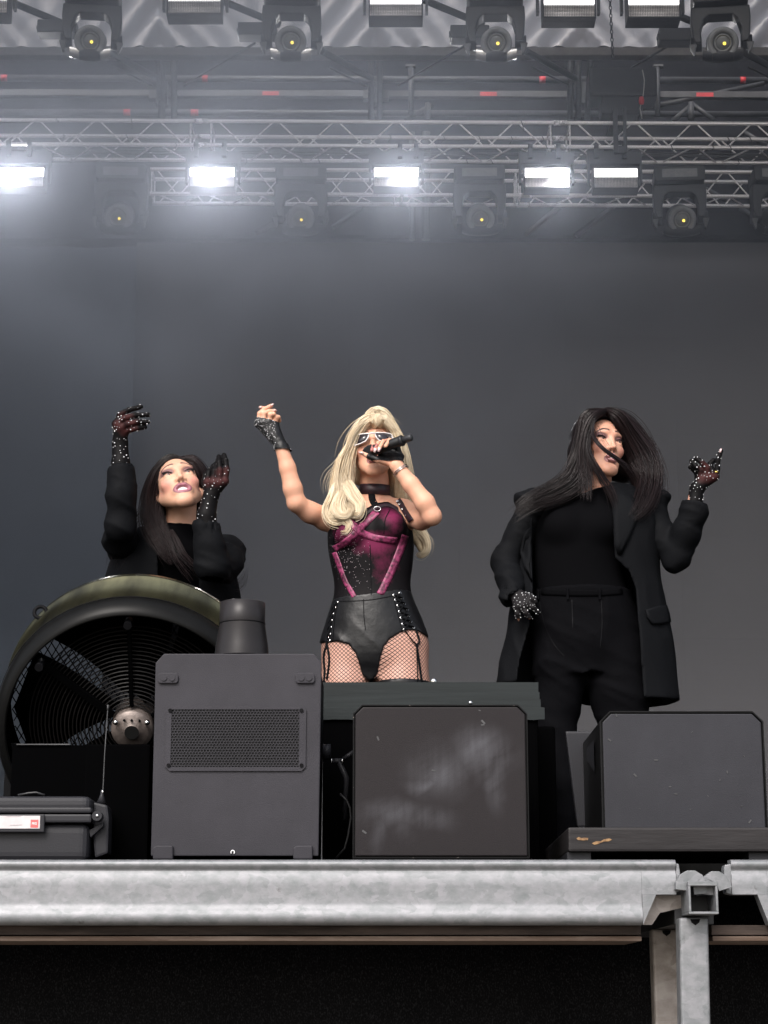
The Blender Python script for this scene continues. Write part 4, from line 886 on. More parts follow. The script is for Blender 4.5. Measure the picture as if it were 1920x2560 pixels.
# ================================================================ PEOPLE
from mathutils.bvhtree import BVHTree
def axis(*segs):
    out = [segs[0][0]]
    for lo, hi, st in segs:
        n = max(1, int(round((hi-out[-1])/st))); a = out[-1]
        out += [a + (hi-a)*(i+1)/n for i in range(n)]
    return np.array(out)
class Field:
    """distances to a body built from round cones, ellipsoids and lofts that melt into each other"""
    def __init__(s, xs, ys, zs):
        s.x, s.y, s.z = xs, ys, zs; s.d = np.full((len(xs), len(ys), len(zs)), 1.0, np.float32)
        s.m = 2.5*max(np.diff(xs).max(), np.diff(ys).max(), np.diff(zs).max())
    def win(s, lo, hi, pad):
        sl = []
        for a, l, h in zip((s.x, s.y, s.z), lo, hi):
            i0, i1 = np.searchsorted(a, l-pad), np.searchsorted(a, h+pad); sl.append(slice(max(0, i0-1), min(len(a), i1+1)))
        return tuple(sl), s.x[sl[0]][:,None,None], s.y[sl[1]][None,:,None], s.z[sl[2]][None,None,:]
    def mix(s, sl, p, k, op='u'):
        d = s.d[sl]
        if d.size == 0: return
        p = p.astype(np.float32)
        if op == 'u':
            if k <= 0: s.d[sl] = np.minimum(d, p); return
            h = np.clip(0.5+0.5*(d-p)/k, 0, 1); s.d[sl] = d + (p-d)*h - k*h*(1-h)
        else:
            q = -p
            if k <= 0: s.d[sl] = np.maximum(d, q); return
            h = np.clip(0.5-0.5*(d-q)/k, 0, 1); s.d[sl] = d + (q-d)*h + k*h*(1-h)
    def cone(s, a, b, ra, rb, k=0.01, op='u', off=0.0, flat=None):
        a, b = np.array(a, float), np.array(b, float); r = max(ra, rb)+off
        sl, X, Y, Z = s.win(np.minimum(a,b)-r, np.maximum(a,b)+r, k+s.m)
        ba = b-a; L2 = max(float(ba@ba), 1e-12)
        px, py, pz = X-a[0], Y-a[1], Z-a[2]
        t = np.clip((px*ba[0]+py*ba[1]+pz*ba[2])/L2, 0, 1)
        qx, qy, qz = px-t*ba[0], py-t*ba[1], pz-t*ba[2]
        if flat is not None:
            n, f = np.array(flat[0], float), flat[1]; dn = qx*n[0]+qy*n[1]+qz*n[2]; g = (1/f-1)*dn; qx = qx+g*n[0]; qy = qy+g*n[1]; qz = qz+g*n[2]
        d = np.sqrt(qx*qx+qy*qy+qz*qz) - (ra+(rb-ra)*t) - off
        s.mix(sl, d, k, op)
    def chain(s, pts, rs, k=0.01, op='u', off=0.0):
        for i in range(len(pts)-1): s.cone(pts[i], pts[i+1], rs[i], rs[i+1], k, op, off)
    def ell(s, c, r, R=None, k=0.01, op='u', off=0.0):
        c = np.array(c, float); r = np.array(r, float)+off; m = r.max()
        sl, X, Y, Z = s.win(c-m, c+m, k+s.m)
        px, py, pz = X-c[0], Y-c[1], Z-c[2]
        if R is not None:
            ax = [R[0][0]*px+R[0][1]*py+R[0][2]*pz, R[1][0]*px+R[1][1]*py+R[1][2]*pz, R[2][0]*px+R[2][1]*py+R[2][2]*pz]
        else: ax = [px, py, pz]
        k0 = np.sqrt(sum((a/q)**2 for a, q in zip(ax, r))); k1 = np.sqrt(sum((a/(q*q))**2 for a, q in zip(ax, r)))+1e-9
        s.mix(sl, k0*(k0-1)/k1, k, op)
    def loft(s, lv, k=0.02, off=0.0, op='u', shell=None, cut=None, pw=2.0, wrinkle=None):
        """lv rows: z, cx, cy, rx, ry rising in z"""
        lv = np.array(sorted(lv), float); z0, z1 = lv[0,0], lv[-1,0]
        lo = ((lv[:,1]-lv[:,3]).min(), (lv[:,2]-lv[:,4]).min(), z0); hi = ((lv[:,1]+lv[:,3]).max(), (lv[:,2]+lv[:,4]).max(), z1)
        sl, X, Y, Z = s.win(lo, hi, k+s.m+abs(off)+0.02)
        zz = np.clip(Z, z0, z1); zr = zz.ravel()
        # smooth (catmull-like) reading of the levels
        def rd(i):
            v = np.interp(zr, lv[:,0], lv[:,i]); h = 0.018
            return ((v + np.interp(zr-h, lv[:,0], lv[:,i]) + np.interp(zr+h, lv[:,0], lv[:,i]) + np.interp(zr-2*h, lv[:,0], lv[:,i]) + np.interp(zr+2*h, lv[:,0], lv[:,i]))/5)[None,None,:]
        rx, ry = rd(3)+off, rd(4)+off; ux, uy = (X-rd(1)), (Y-rd(2))
        e = (np.abs(ux/rx)**pw + np.abs(uy/ry)**pw)**(1/pw)
        g = np.sqrt((ux/(rx*rx))**2+(uy/(ry*ry))**2)/np.maximum(np.sqrt((ux/rx)**2+(uy/ry)**2), 1e-6)
        d = (e-1)/np.maximum(g, 1e-3)
        d = np.where(e < 0.2, -np.minimum(rx, ry)*0.8+0*d, d)
        if wrinkle is not None: d = d + wrinkle(X, Y, Z)
        if shell: d = np.abs(d)-shell
        dz = np.maximum(z0-off-Z, Z-z1-off); d = np.maximum(d, dz)
        if cut is not None: d = np.maximum(d, cut(X, Y, Z))
        s.mix(sl, d, k, op)
    def clip(s, fn): s.d = np.maximum(s.d, fn(s.x[:,None,None], s.y[None,:,None], s.z[None,None,:]).astype(np.float32))
    def warp(s, fn): s.d = s.d + fn(s.x[:,None,None], s.y[None,:,None], s.z[None,None,:]).astype(np.float32)
    def mesh(s, smooth=1):
        d = s.d; ins = d < 0; nx, ny, nz = d.shape
        c = ins[:-1,:-1,:-1]; cnt = np.zeros(c.shape, np.int8); corners = [(i,j,k) for i in (0,1) for j in (0,1) for k in (0,1)]
        for (i,j,k) in corners: cnt += ins[i:nx-1+i, j:ny-1+j, k:nz-1+k]
        act = (cnt > 0) & (cnt < 8); I = np.argwhere(act); idx = np.full(c.shape, -1, np.int32); idx[act] = np.arange(len(I))
        acc = np.zeros((len(I), 3)); num = np.zeros(len(I))
        for a in corners:
            for ax_ in range(3):
                if a[ax_]: continue
                b = list(a); b[ax_] = 1
                A, B = I+np.array(a), I+np.array(b)
                va, vb = d[A[:,0],A[:,1],A[:,2]], d[B[:,0],B[:,1],B[:,2]]; m = (va < 0) != (vb < 0); t = np.where(m, va/np.where(m, va-vb, 1), 0)
                P = np.stack([s.x[A[:,0]], s.y[A[:,1]], s.z[A[:,2]]], 1); Q = np.stack([s.x[B[:,0]], s.y[B[:,1]], s.z[B[:,2]]], 1)
                acc += np.where(m[:,None], P+(Q-P)*t[:,None], 0); num += m
        v = acc/num[:,None]; F = []
        for ax_ in range(3):
            o = [q for q in range(3) if q != ax_]
            sa = [slice(None)]*3; sb = [slice(None)]*3; sa[ax_] = slice(0,-1); sb[ax_] = slice(1,None)
            for q in o: sa[q] = slice(1,-1); sb[q] = slice(1,-1)
            A, B = ins[tuple(sa)], ins[tuple(sb)]; E = np.argwhere(A != B); 
            if len(E) == 0: continue
            fl = A[E[:,0],E[:,1],E[:,2]]
            E = E.copy(); 
            q = []
            for (u, w_) in ((0,0),(1,0),(1,1),(0,1)):
                cc = E.copy(); cc[:,o[0]] += u; cc[:,o[1]] += w_; q.append(idx[cc[:,0],cc[:,1],cc[:,2]])
            q = np.stack(q, 1); rev = fl if ax_ != 1 else ~fl
            q = np.where(rev[:,None], q, q[:,::-1]); F.append(q)
        F = np.concatenate(F) if F else np.zeros((0,4), int); F = F[(F >= 0).all(1)]
        for _ in range(smooth):
            sm_, n_ = np.zeros_like(v), np.zeros(len(v))
            for i in range(4):
                for j in (1, 3):
                    np.add.at(sm_, F[:,i], v[F[:,(i+j)%4]]); np.add.at(n_, F[:,i], 1)
            v = v*0.5 + 0.5*sm_/np.maximum(n_, 1)[:,None]
        return v, F
def skin_mesh(name, v, F, mat, parent, col=None, kind=None, smooth=True):
    me = bpy.data.meshes.new(name); off = np.array(wloc(parent)) if parent is not None else np.zeros(3)
    me.vertices.add(len(v)); me.vertices.foreach_set('co', (v-off).astype(np.float32).ravel())
    k = F.shape[1]; me.loops.add(len(F)*k); me.loops.foreach_set('vertex_index', F.astype(np.int32).ravel())
    me.polygons.add(len(F)); me.polygons.foreach_set('loop_start', np.arange(len(F), dtype=np.int32)*k)
    me.update(calc_edges=True); me.validate()
    me.polygons.foreach_set('use_smooth', np.full(len(me.polygons), smooth))
    if col is not None:
        ca = me.color_attributes.new('tint', 'FLOAT_COLOR', 'POINT'); ca.data.foreach_set('color', np.concatenate([col, np.ones((len(col),1))], 1).astype(np.float32).ravel())
    me.update()
    return put(name, me, mat, parent, kind)
def tint_mat(name, rough=0.45, spec=0.5, sss=0.0, bump=0.0, bs=300, sheen=0.0, aniso=0.0, metal=0.0, coat=0.0, var=0.0):
    m = bpy.data.materials.new(name); m.use_nodes = True; t = m.node_tree; N = t.nodes; L = t.links; b = N['Principled BSDF']
    a = N.new('ShaderNodeVertexColor'); a.layer_name = 'tint'; src = a.outputs[0]
    b.inputs['Roughness'].default_value = rough; b.inputs['Specular IOR Level'].default_value = spec; b.inputs['Metallic'].default_value = metal
    if coat: b.inputs['Coat Weight'].default_value = coat
    if sss:
        b.inputs['Subsurface Weight'].default_value = sss; b.inputs['Subsurface Radius'].default_value = (1.0,0.35,0.2); b.inputs['Subsurface Scale'].default_value = 0.006
    tc = N.new('ShaderNodeTexCoord')
    if var:
        n = N.new('ShaderNodeTexNoise'); n.inputs['Scale'].default_value = 30; n.inputs['Detail'].default_value = 4; L.new(tc.outputs['Object'], n.inputs['Vector'])
        r = N.new('ShaderNodeMapRange'); r.inputs['To Min'].default_value = 1-var; r.inputs['To Max'].default_value = 1+var; L.new(n.outputs['Fac'], r.inputs['Value'])
        vm = N.new('ShaderNodeVectorMath'); vm.operation = 'SCALE'; L.new(src, vm.inputs[0]); L.new(r.outputs[0], vm.inputs['Scale']); src = vm.outputs[0]
    L.new(src, b.inputs['Base Color'])
    if bump:
        n2 = N.new('ShaderNodeTexNoise'); n2.inputs['Scale'].default_value = bs; n2.inputs['Detail'].default_value = 3; L.new(tc.outputs['Object'], n2.inputs['Vector'])
        bp = N.new('ShaderNodeBump'); bp.inputs['Strength'].default_value = bump; bp.inputs['Distance'].default_value = 0.002; L.new(n2.outputs['Fac'], bp.inputs['Height']); L.new(bp.outputs[0], b.inputs['Normal'])
    return m
M['skin'] = tint_mat('skin', 0.5, 0.4, sss=0.12, var=0.06, bump=0.05, bs=500)
M['hair_blonde'] = tint_mat('blonde_hair', 0.38, 0.5)
M['hair_dark'] = tint_mat('dark_hair', 0.34, 0.3)
M['glove'] = tint_mat('sheer_glove', 0.55, 0.1)
M['wool'] = mk('black_suit_cloth', (0.0050,0.0054,0.0066), 0.72, spec=0.07, bump=0.1, bs=90)
M['tee'] = mk('black_jersey', (0.003,0.003,0.0036), 0.85, spec=0.02)
M['trouser'] = mk('black_trouser_cloth', (0.0032,0.0032,0.004), 0.8, spec=0.03, bump=0.1, bs=90)
M['leather'] = mk('black_leather', (0.006,0.006,0.007), 0.38, spec=0.32, bump=0.22, bs=26)
M['glove_leather'] = mk('glove_leather', (0.006,0.006,0.007), 0.36, spec=0.35, bump=0.4, bs=60)
M['stone'] = mk('rhinestone', (0.9,0.9,0.92), 0.12, 0.6)
M['eye_white'] = mk('eye_white', (0.42,0.39,0.38), 0.15); M['iris'] = mk('iris_dark', (0.02,0.012,0.008), 0.1)
M['tooth'] = mk('tooth_enamel', (0.8,0.77,0.74), 0.2); M['lash'] = mk('eyelash_black', (0.004,0.003,0.004), 0.7); M['mouth_in'] = mk('mouth_inside', (0.06,0.012,0.012), 0.5)
M['nail'] = mk('nail_polish', (0.75,0.55,0.55), 0.15, coat=0.5)

def A3(v): return np.array((v.x, v.y, v.z))
def vn(X, Y, Z, seed=0.0):
    X, Y, Z = np.broadcast_arrays(X, Y, Z); i, j, k = np.floor(X), np.floor(Y), np.floor(Z); u, v, w_ = X-i, Y-j, Z-k
    u, v, w_ = (q*q*(3-2*q) for q in (u, v, w_)); h = lambda a, b, c: np.modf(np.abs(np.sin(a*12.9898+b*78.233+c*37.719+seed)*43758.5453))[0]
    L = lambda a, b, t: a+(b-a)*t
    return L(L(L(h(i,j,k),h(i+1,j,k),u), L(h(i,j+1,k),h(i+1,j+1,k),u), v), L(L(h(i,j,k+1),h(i+1,j,k+1),u), L(h(i,j+1,k+1),h(i+1,j+1,k+1),u), v), w_)
def folds(X, Y, Z, ax, az, sx, amp, seed=0.0):
    """soft ridged cloth folds; ax, az tilt the fold direction"""
    a = X*ax+Z*az; b = X*az-Z*ax
    w_ = vn(X*5, Y*5, Z*5, seed+3)*0.9
    n1 = vn(a*sx+w_, Y*6, b*sx*0.28, seed); n2 = vn(a*sx*2.1, Y*12, b*sx*0.6, seed+9)
    r1 = 1-np.abs(2*n1-1); r2 = 1-np.abs(2*n2-1)
    return -amp*((r1**2.5)*(0.25+1.1*vn(X*4, Y*4, Z*4, seed+5)) + 0.35*r2**2 - 0.35)
class Head:
    """local frame: x to the picture's right, y out of the face, z up, 0 at eye height between the ears"""
    def __init__(s, c, yaw, pitch, roll, sc):
        R = Matrix.Rotation(math.radians(yaw), 3, 'Z') @ Matrix.Rotation(math.radians(-pitch), 3, 'X') @ Matrix.Rotation(math.radians(roll), 3, 'Y')
        # local axes in the world for a level head that faces the audience: x=+X, y=-Y, z=+Z
        s.ex, s.ey, s.ez = R @ Vector((1,0,0)), R @ Vector((0,-1,0)), R @ Vector((0,0,1)); s.c = c; s.sc = sc
        s.R = np.array([s.ex, s.ey, s.ez])
    def p(s, x, y, z): return s.c + (s.ex*x + s.ey*y + s.ez*z)*s.sc
    def loc(s, v): return ((v - np.array(s.c)) @ s.R.T)/s.sc
    def build(s, f, mouth='closed'):
        k = s.sc; E = lambda c, r, kk=0.012, op='u': f.ell(A3(s.p(*c)), np.array(r)*k, s.R, kk*k, op)
        C = lambda a, b, ra, rb, kk=0.012, op='u': f.cone(A3(s.p(*a)), A3(s.p(*b)), ra*k, rb*k, kk*k, op)
        E((0,-0.018,0.034), (0.071,0.090,0.082)); E((0,0.030,0.0), (0.060,0.056,0.076), 0.02)
        E((0,0.040,-0.045), (0.046,0.043,0.055), 0.025)
        for q in (-1, 1):
            C((q*0.047,0.0,-0.040), (q*0.013,0.066,-0.106), 0.020, 0.0155, 0.026)
            E((q*0.039,0.058,-0.028), (0.020,0.017,0.016), 0.018)
            E((q*0.072,-0.012,-0.012), (0.008,0.017,0.028), 0.006)
            C((q*0.014,0.079,0.026), (q*0.042,0.066,0.024), 0.010, 0.008, 0.014)
        E((0,0.072,-0.109), (0.019,0.015,0.014), 0.018)
        for q in (-1, 1): E((q*0.031,0.090,-0.001), (0.018,0.0135,0.0105), 0.012, 's')
        for q in (-1, 1): f.ell(A3(s.p(q*0.0315,0.0655,-0.001)), np.array((0.0165,0.0135,0.0125))*k, s.R, 0.003*k)
        for q in (-1, 1): f.ell(A3(s.p(q*0.0315,0.0705,0.0052)), np.array((0.0165,0.0125,0.0072))*k, s.R, 0.003*k)
        for q in (-1, 1): f.ell(A3(s.p(q*0.0315,0.0695,-0.0095)), np.array((0.0165,0.0118,0.0058))*k, s.R, 0.003*k)
        C((0,0.078,0.016), (0,0.092,-0.022), 0.0075, 0.0075, 0.01); E((0,0.0955,-0.034), (0.0098,0.0105,0.0085), 0.007)
        for q in (-1, 1): E((q*0.0115,0.086,-0.038), (0.0070,0.0098,0.0068), 0.005)
        for q in (-1, 1): E((q*0.0066,0.092,-0.0455), (0.0040,0.0062,0.0048), 0.002, 's')
        if mouth == 'snarl':
            E((0,0.074,-0.070), (0.031,0.013,0.020), 0.014)
            C((-0.026,0.076,-0.068), (-0.010,0.0855,-0.0565), 0.0042, 0.0052, 0.005); C((0.026,0.076,-0.066), (0.010,0.0855,-0.0555), 0.0042, 0.0052, 0.005); C((-0.010,0.0855,-0.0565), (0.010,0.0855,-0.0555), 0.0052, 0.0052, 0.005)
            E((0,0.096,-0.0700), (0.0245,0.022,0.0088), 0.003, 's')
            C((-0.022,0.0765,-0.080), (0.022,0.0765,-0.079), 0.0048, 0.0048, 0.005); E((0,0.080,-0.0815), (0.020,0.006,0.0055), 0.005)
        elif mouth == 'part':
            C((-0.017,0.083,-0.066), (0,0.092,-0.0625), 0.0048, 0.0062, 0.005); C((0.017,0.083,-0.066), (0,0.092,-0.0625), 0.0048, 0.0062, 0.005)
            E((0,0.098,-0.0705), (0.014,0.017,0.0040), 0.002, 's')
            E((0,0.086,-0.079), (0.0185,0.0085,0.0065), 0.005)
        else:
            C((-0.017,0.083,-0.066), (0,0.091,-0.0635), 0.0045, 0.006, 0.005); C((0.017,0.083,-0.066), (0,0.091,-0.0635), 0.0045, 0.006, 0.005)
            E((0,0.098,-0.072), (0.016,0.020,0.007), 0.002, 's'); E((0,0.085,-0.081), (0.017,0.0085,0.0062), 0.005)
    def paint(s, v, base, lips, shadow, blush, mouth, brow=(0.05,0.03,0.035)):
        L = s.loc(v); x, y, z = L[:,0], L[:,1], L[:,2]; col = np.tile(np.array(base), (len(v),1)); ax_ = np.abs(x)
        def over(c, w): 
            nonlocal col; w = np.clip(w, 0, 1)[:,None]; col = col*(1-w) + np.array(c)*w
        near = (y > 0.02) & (z < 0.12) & (z > -0.13) & (ax_ < 0.09)
        sst = lambda e0, e1, t: np.clip((t-e0)/(e1-e0), 0, 1)**2*(3-2*np.clip((t-e0)/(e1-e0), 0, 1))
        over(blush, near*(1-sst(0.3, 1.2, np.sqrt(((ax_-0.047)/0.024)**2+((z+0.036+ (ax_-0.047)*-0.5)/0.028)**2)))*0.5)
        over(shadow, near*(y > 0.045)*(1-sst(0.6, 1.15, np.sqrt(((ax_-0.035)/0.025)**2+((z-0.0095-(ax_-0.034)*0.22)/0.0115)**2))))
        over(tuple(c*0.42 for c in shadow), near*(y > 0.045)*(1-sst(0.5, 1.1, np.sqrt(((ax_-0.037)/0.024)**2+((z-0.0035-(ax_-0.034)*0.2)/0.0050)**2)))*0.9)
        bw = np.abs(z - (0.029 + 0.004*np.sin(np.clip((ax_-0.012)/0.038, 0, 1)*2.6) - 0.5*np.clip(ax_-0.031, 0, 1)))
        over(brow, near*(y > 0.03)*(1-sst(0.0021, 0.0050, bw + np.clip(ax_-0.035, 0, 1)*0.08))*(ax_ > 0.0115)*(ax_ < 0.052))
        over((0.05,0.015,0.012), near*(y > 0.075)*(1-sst(0.7, 1.2, np.sqrt(((ax_-0.0066)/0.0042)**2+((z+0.0465)/0.0048)**2)))*0.85)  # shade of the nostril hollows painted into the skin tint
        if mouth == 'snarl': up, lo, hw = -0.0512, -0.0882, 0.029
        elif mouth == 'part': up, lo, hw = -0.0565, -0.0865, 0.023
        else: up, lo, hw = -0.058, -0.0885, 0.022
        mid = (up+lo)/2; hh = (up-lo)/2; e = np.sqrt((x/hw)**2+((z-mid)/(hh*1.0))**2)
        over(tuple(c*0.5 for c in lips), near*(y > 0.055)*(1-sst(1.0, 1.12, e))); over(lips, near*(y > 0.06)*(1-sst(0.82, 0.98, e)))
        return col
    def extras(s, root, gaze=(0,0), teeth=True, mouth='closed', lid=0.5):
        k = s.sc
        for q in (-1, 1):
            c = s.p(q*0.0315, 0.0675, -0.0005); mb = MB(); mb.ball(c, 0.0123*k, 16, 12); eo = mb.build('eye', M['eye_white'], root)
            ir = MB(); d = (s.ey + s.ex*gaze[0] + s.ez*gaze[1]).normalized(); ir.lathe([(0.0064*k,0.0107*k),(0.0046*k,0.0119*k),(0.0,0.0127*k)], c, d, 16, cap=False); ir.build('iris', M['iris'], eo)
            ls = MB(); n = 12; vs = []
            for i in range(n+1):
                a = -0.0165 + 0.034*i/n; zz = 0.0040*(1-(a/0.0185)**2) - 0.0012 + max(0, a)*0.10; yy = 0.0815 - 0.35*abs(a+0.0)*0.5 - (abs(a)/0.02)**2*0.004
                ln = 0.003 + 0.0048*max(0, (a+0.012)/0.03)
                P0 = s.p(q*(0.0315+a), yy, zz); P1 = s.p(q*(0.0315+a+max(0,a)*0.22), yy+ln*0.75, zz+ln*0.55); P2 = s.p(q*(0.0315+a), yy-0.001, zz-0.0016)
                vs += [P0, P1, P2]
            ls.add(vs, [(i*3,i*3+3,i*3+4,i*3+1) for i in range(n)] + [(i*3+2,i*3+5,i*3+3,i*3) for i in range(n)]); o = ls.build('lashes', M['lash'], root); o.modifiers.new('t','SOLIDIFY').thickness = 0.0006
        if teeth:
            zt, w2 = {'snarl': (-0.0675, 0.020), 'part': (-0.0685, 0.012), 'closed': (-0.069, 0.012)}[mouth]
            n = 8 if mouth == 'snarl' else 6; w2 *= 1.0
            for i in range(n):
                xx = -w2 + 2*w2*(i+0.5)/n; yy = (0.0795 if mouth == 'snarl' else 0.0835) - (xx/w2)**2*0.006
                tb = MB(); tb.obox(s.p(xx, yy, zt), s.ex*(w2/n*0.93*k), s.ey*(0.0025*k), s.ez*(0.0062*k if mouth == 'snarl' else 0.0034*k)); tb.build('tooth', M['tooth'], root, bevel=0.0006*k, seg=1)
def spline(P, n):
    P = np.array(P, float); m = len(P); out = []
    t = np.linspace(0, m-1, n)
    for u in t:
        i = min(int(u), m-2); f = u-i; p0 = P[max(i-1,0)]; p1 = P[i]; p2 = P[i+1]; p3 = P[min(i+2,m-1)]
        out.append(0.5*((2*p1)+(-p0+p2)*f+(2*p0-5*p1+4*p2-p3)*f*f+(-p0+3*p1-3*p2+p3)*f**3))
    return np.array(out)
def strands(locks, Y0, seed=1, sides=3):
    """locks: (guide [(px, py, dy, half width px, half depth m)], count, radius m, curl m, curls, colours)"""
    R = np.random.default_rng(seed); VV, FF, CC = [], [], []; base = 0
    for (guide, n, rad, curl, freq, cols) in locks:
        g = np.array([(*at(p[0], p[1], Y0+p[2]), p[3]/720.0, p[4]) for p in guide]); m = 26
        g = spline(g, m); P = g[:,:3]; hw, hd = np.maximum(g[:,3], 0), np.maximum(g[:,4], 0)
        T = np.gradient(P, axis=0); T /= np.linalg.norm(T, axis=1)[:,None]+1e-9
        S = np.cross(T, np.array((0,1,0))); S /= np.linalg.norm(S, axis=1)[:,None]+1e-9; D = np.cross(S, T)
        u = np.linspace(0, 1, m)
        ph0 = R.uniform(0, 2*PI)
        n = int(n*1.9) if n > 45 else n; rad = rad*0.62 if n > 45 else rad
        clump = R.normal(0, 0.16, (max(3, n//14), 4))
        for i in range(n):
            cl = clump[R.integers(len(clump))]; a, b = R.uniform(-1,1), R.uniform(-1,1); q = math.sqrt(max(a*a+b*b, 1e-9)); 
            if q > 1: a, b = a/q, b/q
            dr = R.normal(0, 0.15, 2); ph = ph0 + R.normal(0, 0.35)
            aw = a + dr[0]*np.sin(u*PI*R.uniform(0.6,1.8)) + cl[0]*np.sin(u*PI*(1+abs(cl[1]))) + cl[2]*u; bw = b + dr[1]*np.sin(u*PI*1.3) + cl[3]*u
            cw = curl*np.minimum(1, u*2.2)
            Q = P + S*(aw*hw)[:,None] + D*(bw*hd)[:,None] + S*(cw*np.sin(ph+u*freq*2*PI))[:,None] + D*(cw*np.cos(ph+u*freq*2*PI))[:,None]
            if R.random() < 0.10: Q = Q + S*(u**2*R.normal(0, 0.016))[:,None]
            e = R.uniform(0.82, 1.0); mm = max(6, int(m*e)); Q = Q[:mm]
            tt = np.linspace(0, 1, mm); rr = rad*R.uniform(0.7,1.25)*np.clip(1.15-tt**3*1.05, 0.08, 1)
            T2 = np.gradient(Q, axis=0); T2 /= np.linalg.norm(T2, axis=1)[:,None]+1e-9
            U = np.cross(T2, np.array((0.31,0.9,0.3))); U /= np.linalg.norm(U, axis=1)[:,None]+1e-9; W = np.cross(T2, U)
            ang = np.arange(sides)*2*PI/sides
            ring = Q[:,None,:] + rr[:,None,None]*(np.cos(ang)[None,:,None]*U[:,None,:] + np.sin(ang)[None,:,None]*W[:,None,:])
            VV.append(ring.reshape(-1,3))
            k0 = np.arange(mm-1)[:,None]*sides + np.arange(sides)[None,:]; k1 = np.arange(mm-1)[:,None]*sides + (np.arange(sides)[None,:]+1)%sides
            FF.append((np.stack([k0, k1, k1+sides, k0+sides], 2).reshape(-1,4))+base); base += mm*sides
            f = R.random(); c = np.array(cols[0])*(1-f)+np.array(cols[1])*f; CC.append(np.tile(c, (mm*sides,1)))
    return np.concatenate(VV), np.concatenate(FF), np.concatenate(CC)
def bvh(v, F): return BVHTree.FromPolygons([tuple(p) for p in v], [tuple(int(i) for i in f) for f in F])
def cast(T, px, py, lift=0.002):
    d = (at(px, py, 7.0)-V(0,0,CZ)).normalized(); h = T.ray_cast(V(0,0,CZ), d)
    if h[0] is None: return None, None
    n = h[1] if h[1].dot(d) < 0 else -h[1]
    return h[0]+n*lift, n
def ribbon(T, path, wpx, lift=0.003, n=24, thick=0.002):
    P = spline([(p[0], p[1]) for p in path], n); mb = MB(); vs = []
    for i in range(n):
        t = P[min(i+1,n-1)]-P[max(i-1,0)]; t = t/(np.linalg.norm(t)+1e-9); s_ = np.array((-t[1], t[0]))
        row = []
        for k in (-1, -0.33, 0.33, 1):
            q, nn = cast(T, *(P[i]+s_*wpx*0.5*k), lift)
            row.append(q)
        if any(q is None for q in row): continue
        vs.append(row)
    m = len(vs)
    if m < 2: return mb
    mb.add([q for r in vs for q in r], [(i*4+j, i*4+j+1, i*4+j+5, i*4+j+4) for i in range(m-1) for j in range(3)], True); return mb
def flat_patch(T, poly, lift=0.004, thick=0.003, grid=8):
    """a cloth piece laid on the surface below it: outline in photo pixels, meshed by a fan of rings"""
    c = np.mean(np.array(poly, float), 0); n = len(poly); rings = 4; vs = []; ok = True
    q, nn = cast(T, c[0], c[1], lift); vs.append(q)
    for r in range(1, rings+1):
        for p in poly:
            w_ = c + (np.array(p)-c)*r/rings; q, nn = cast(T, w_[0], w_[1], lift); vs.append(q)
    good = [q for q in vs if q is not None]; ym = sum(q.y for q in good)/len(good)
    src = [c] + [c + (np.array(p)-c)*r/rings for r in range(1, rings+1) for p in poly]
    vs = [q if q is not None else at(w_[0], w_[1], ym) for q, w_ in zip(vs, src)]
    mb = MB(); fs = [(0, 1+i, 1+(i+1)%n) for i in range(n)] + [(1+r*n+i, 1+(r+1)*n+i, 1+(r+1)*n+(i+1)%n, 1+r*n+(i+1)%n) for r in range(rings-1) for i in range(n)]
    mb.add(vs, fs, True); return mb
def stones_on(name, v, keep, parent, n, r=0.0025, seed=2, dmin=0.008):
    R = np.random.default_rng(seed); ids = np.flatnonzero(keep); R.shuffle(ids); got = []
    for i in ids:
        p = v[i]
        if all(np.sum((p-q)**2) > dmin*dmin for q in got): got.append(p)
        if len(got) >= n: break
    mb = MB()
    for p in got: mb.ball(p, r*R.choice((0.45,0.6,0.75,0.9,1.2)), 6, 4)
    return mb.build(name, M['stone'], parent, kind='stuff') if got else None
def px3(Y0):
    def J(px, py, dy=0.0): return A3(at(px, py, Y0+dy))
    return J
def hand_into(f, J, wrist, knuckles, fingers, r_w=0.022, r_k=0.0115, rf=0.0082, k=0.006, off=0.0, thumb=None, flatn=(0,1,0)):
    """palm from the wrist to each knuckle, then every finger as its own bent chain"""
    W = J(*wrist)
    for q in knuckles: f.cone(W, J(*q), r_w*0.72, r_k, 0.012, off=off)
    for i in range(len(knuckles)-1): f.cone(J(*knuckles[i]), J(*knuckles[i+1]), r_k, r_k, 0.006, off=off)
    for ch in fingers:
        n = len(ch); f.chain([J(*c) for c in ch], [rf*(1.1-0.28*i/(n-1)) for i in range(n)], 0.0035, off=off)
    if thumb: f.chain([J(*c) for c in thumb], [rf*1.45, rf*1.2, rf*1.0, rf*0.85][:len(thumb)], 0.005, off=off)

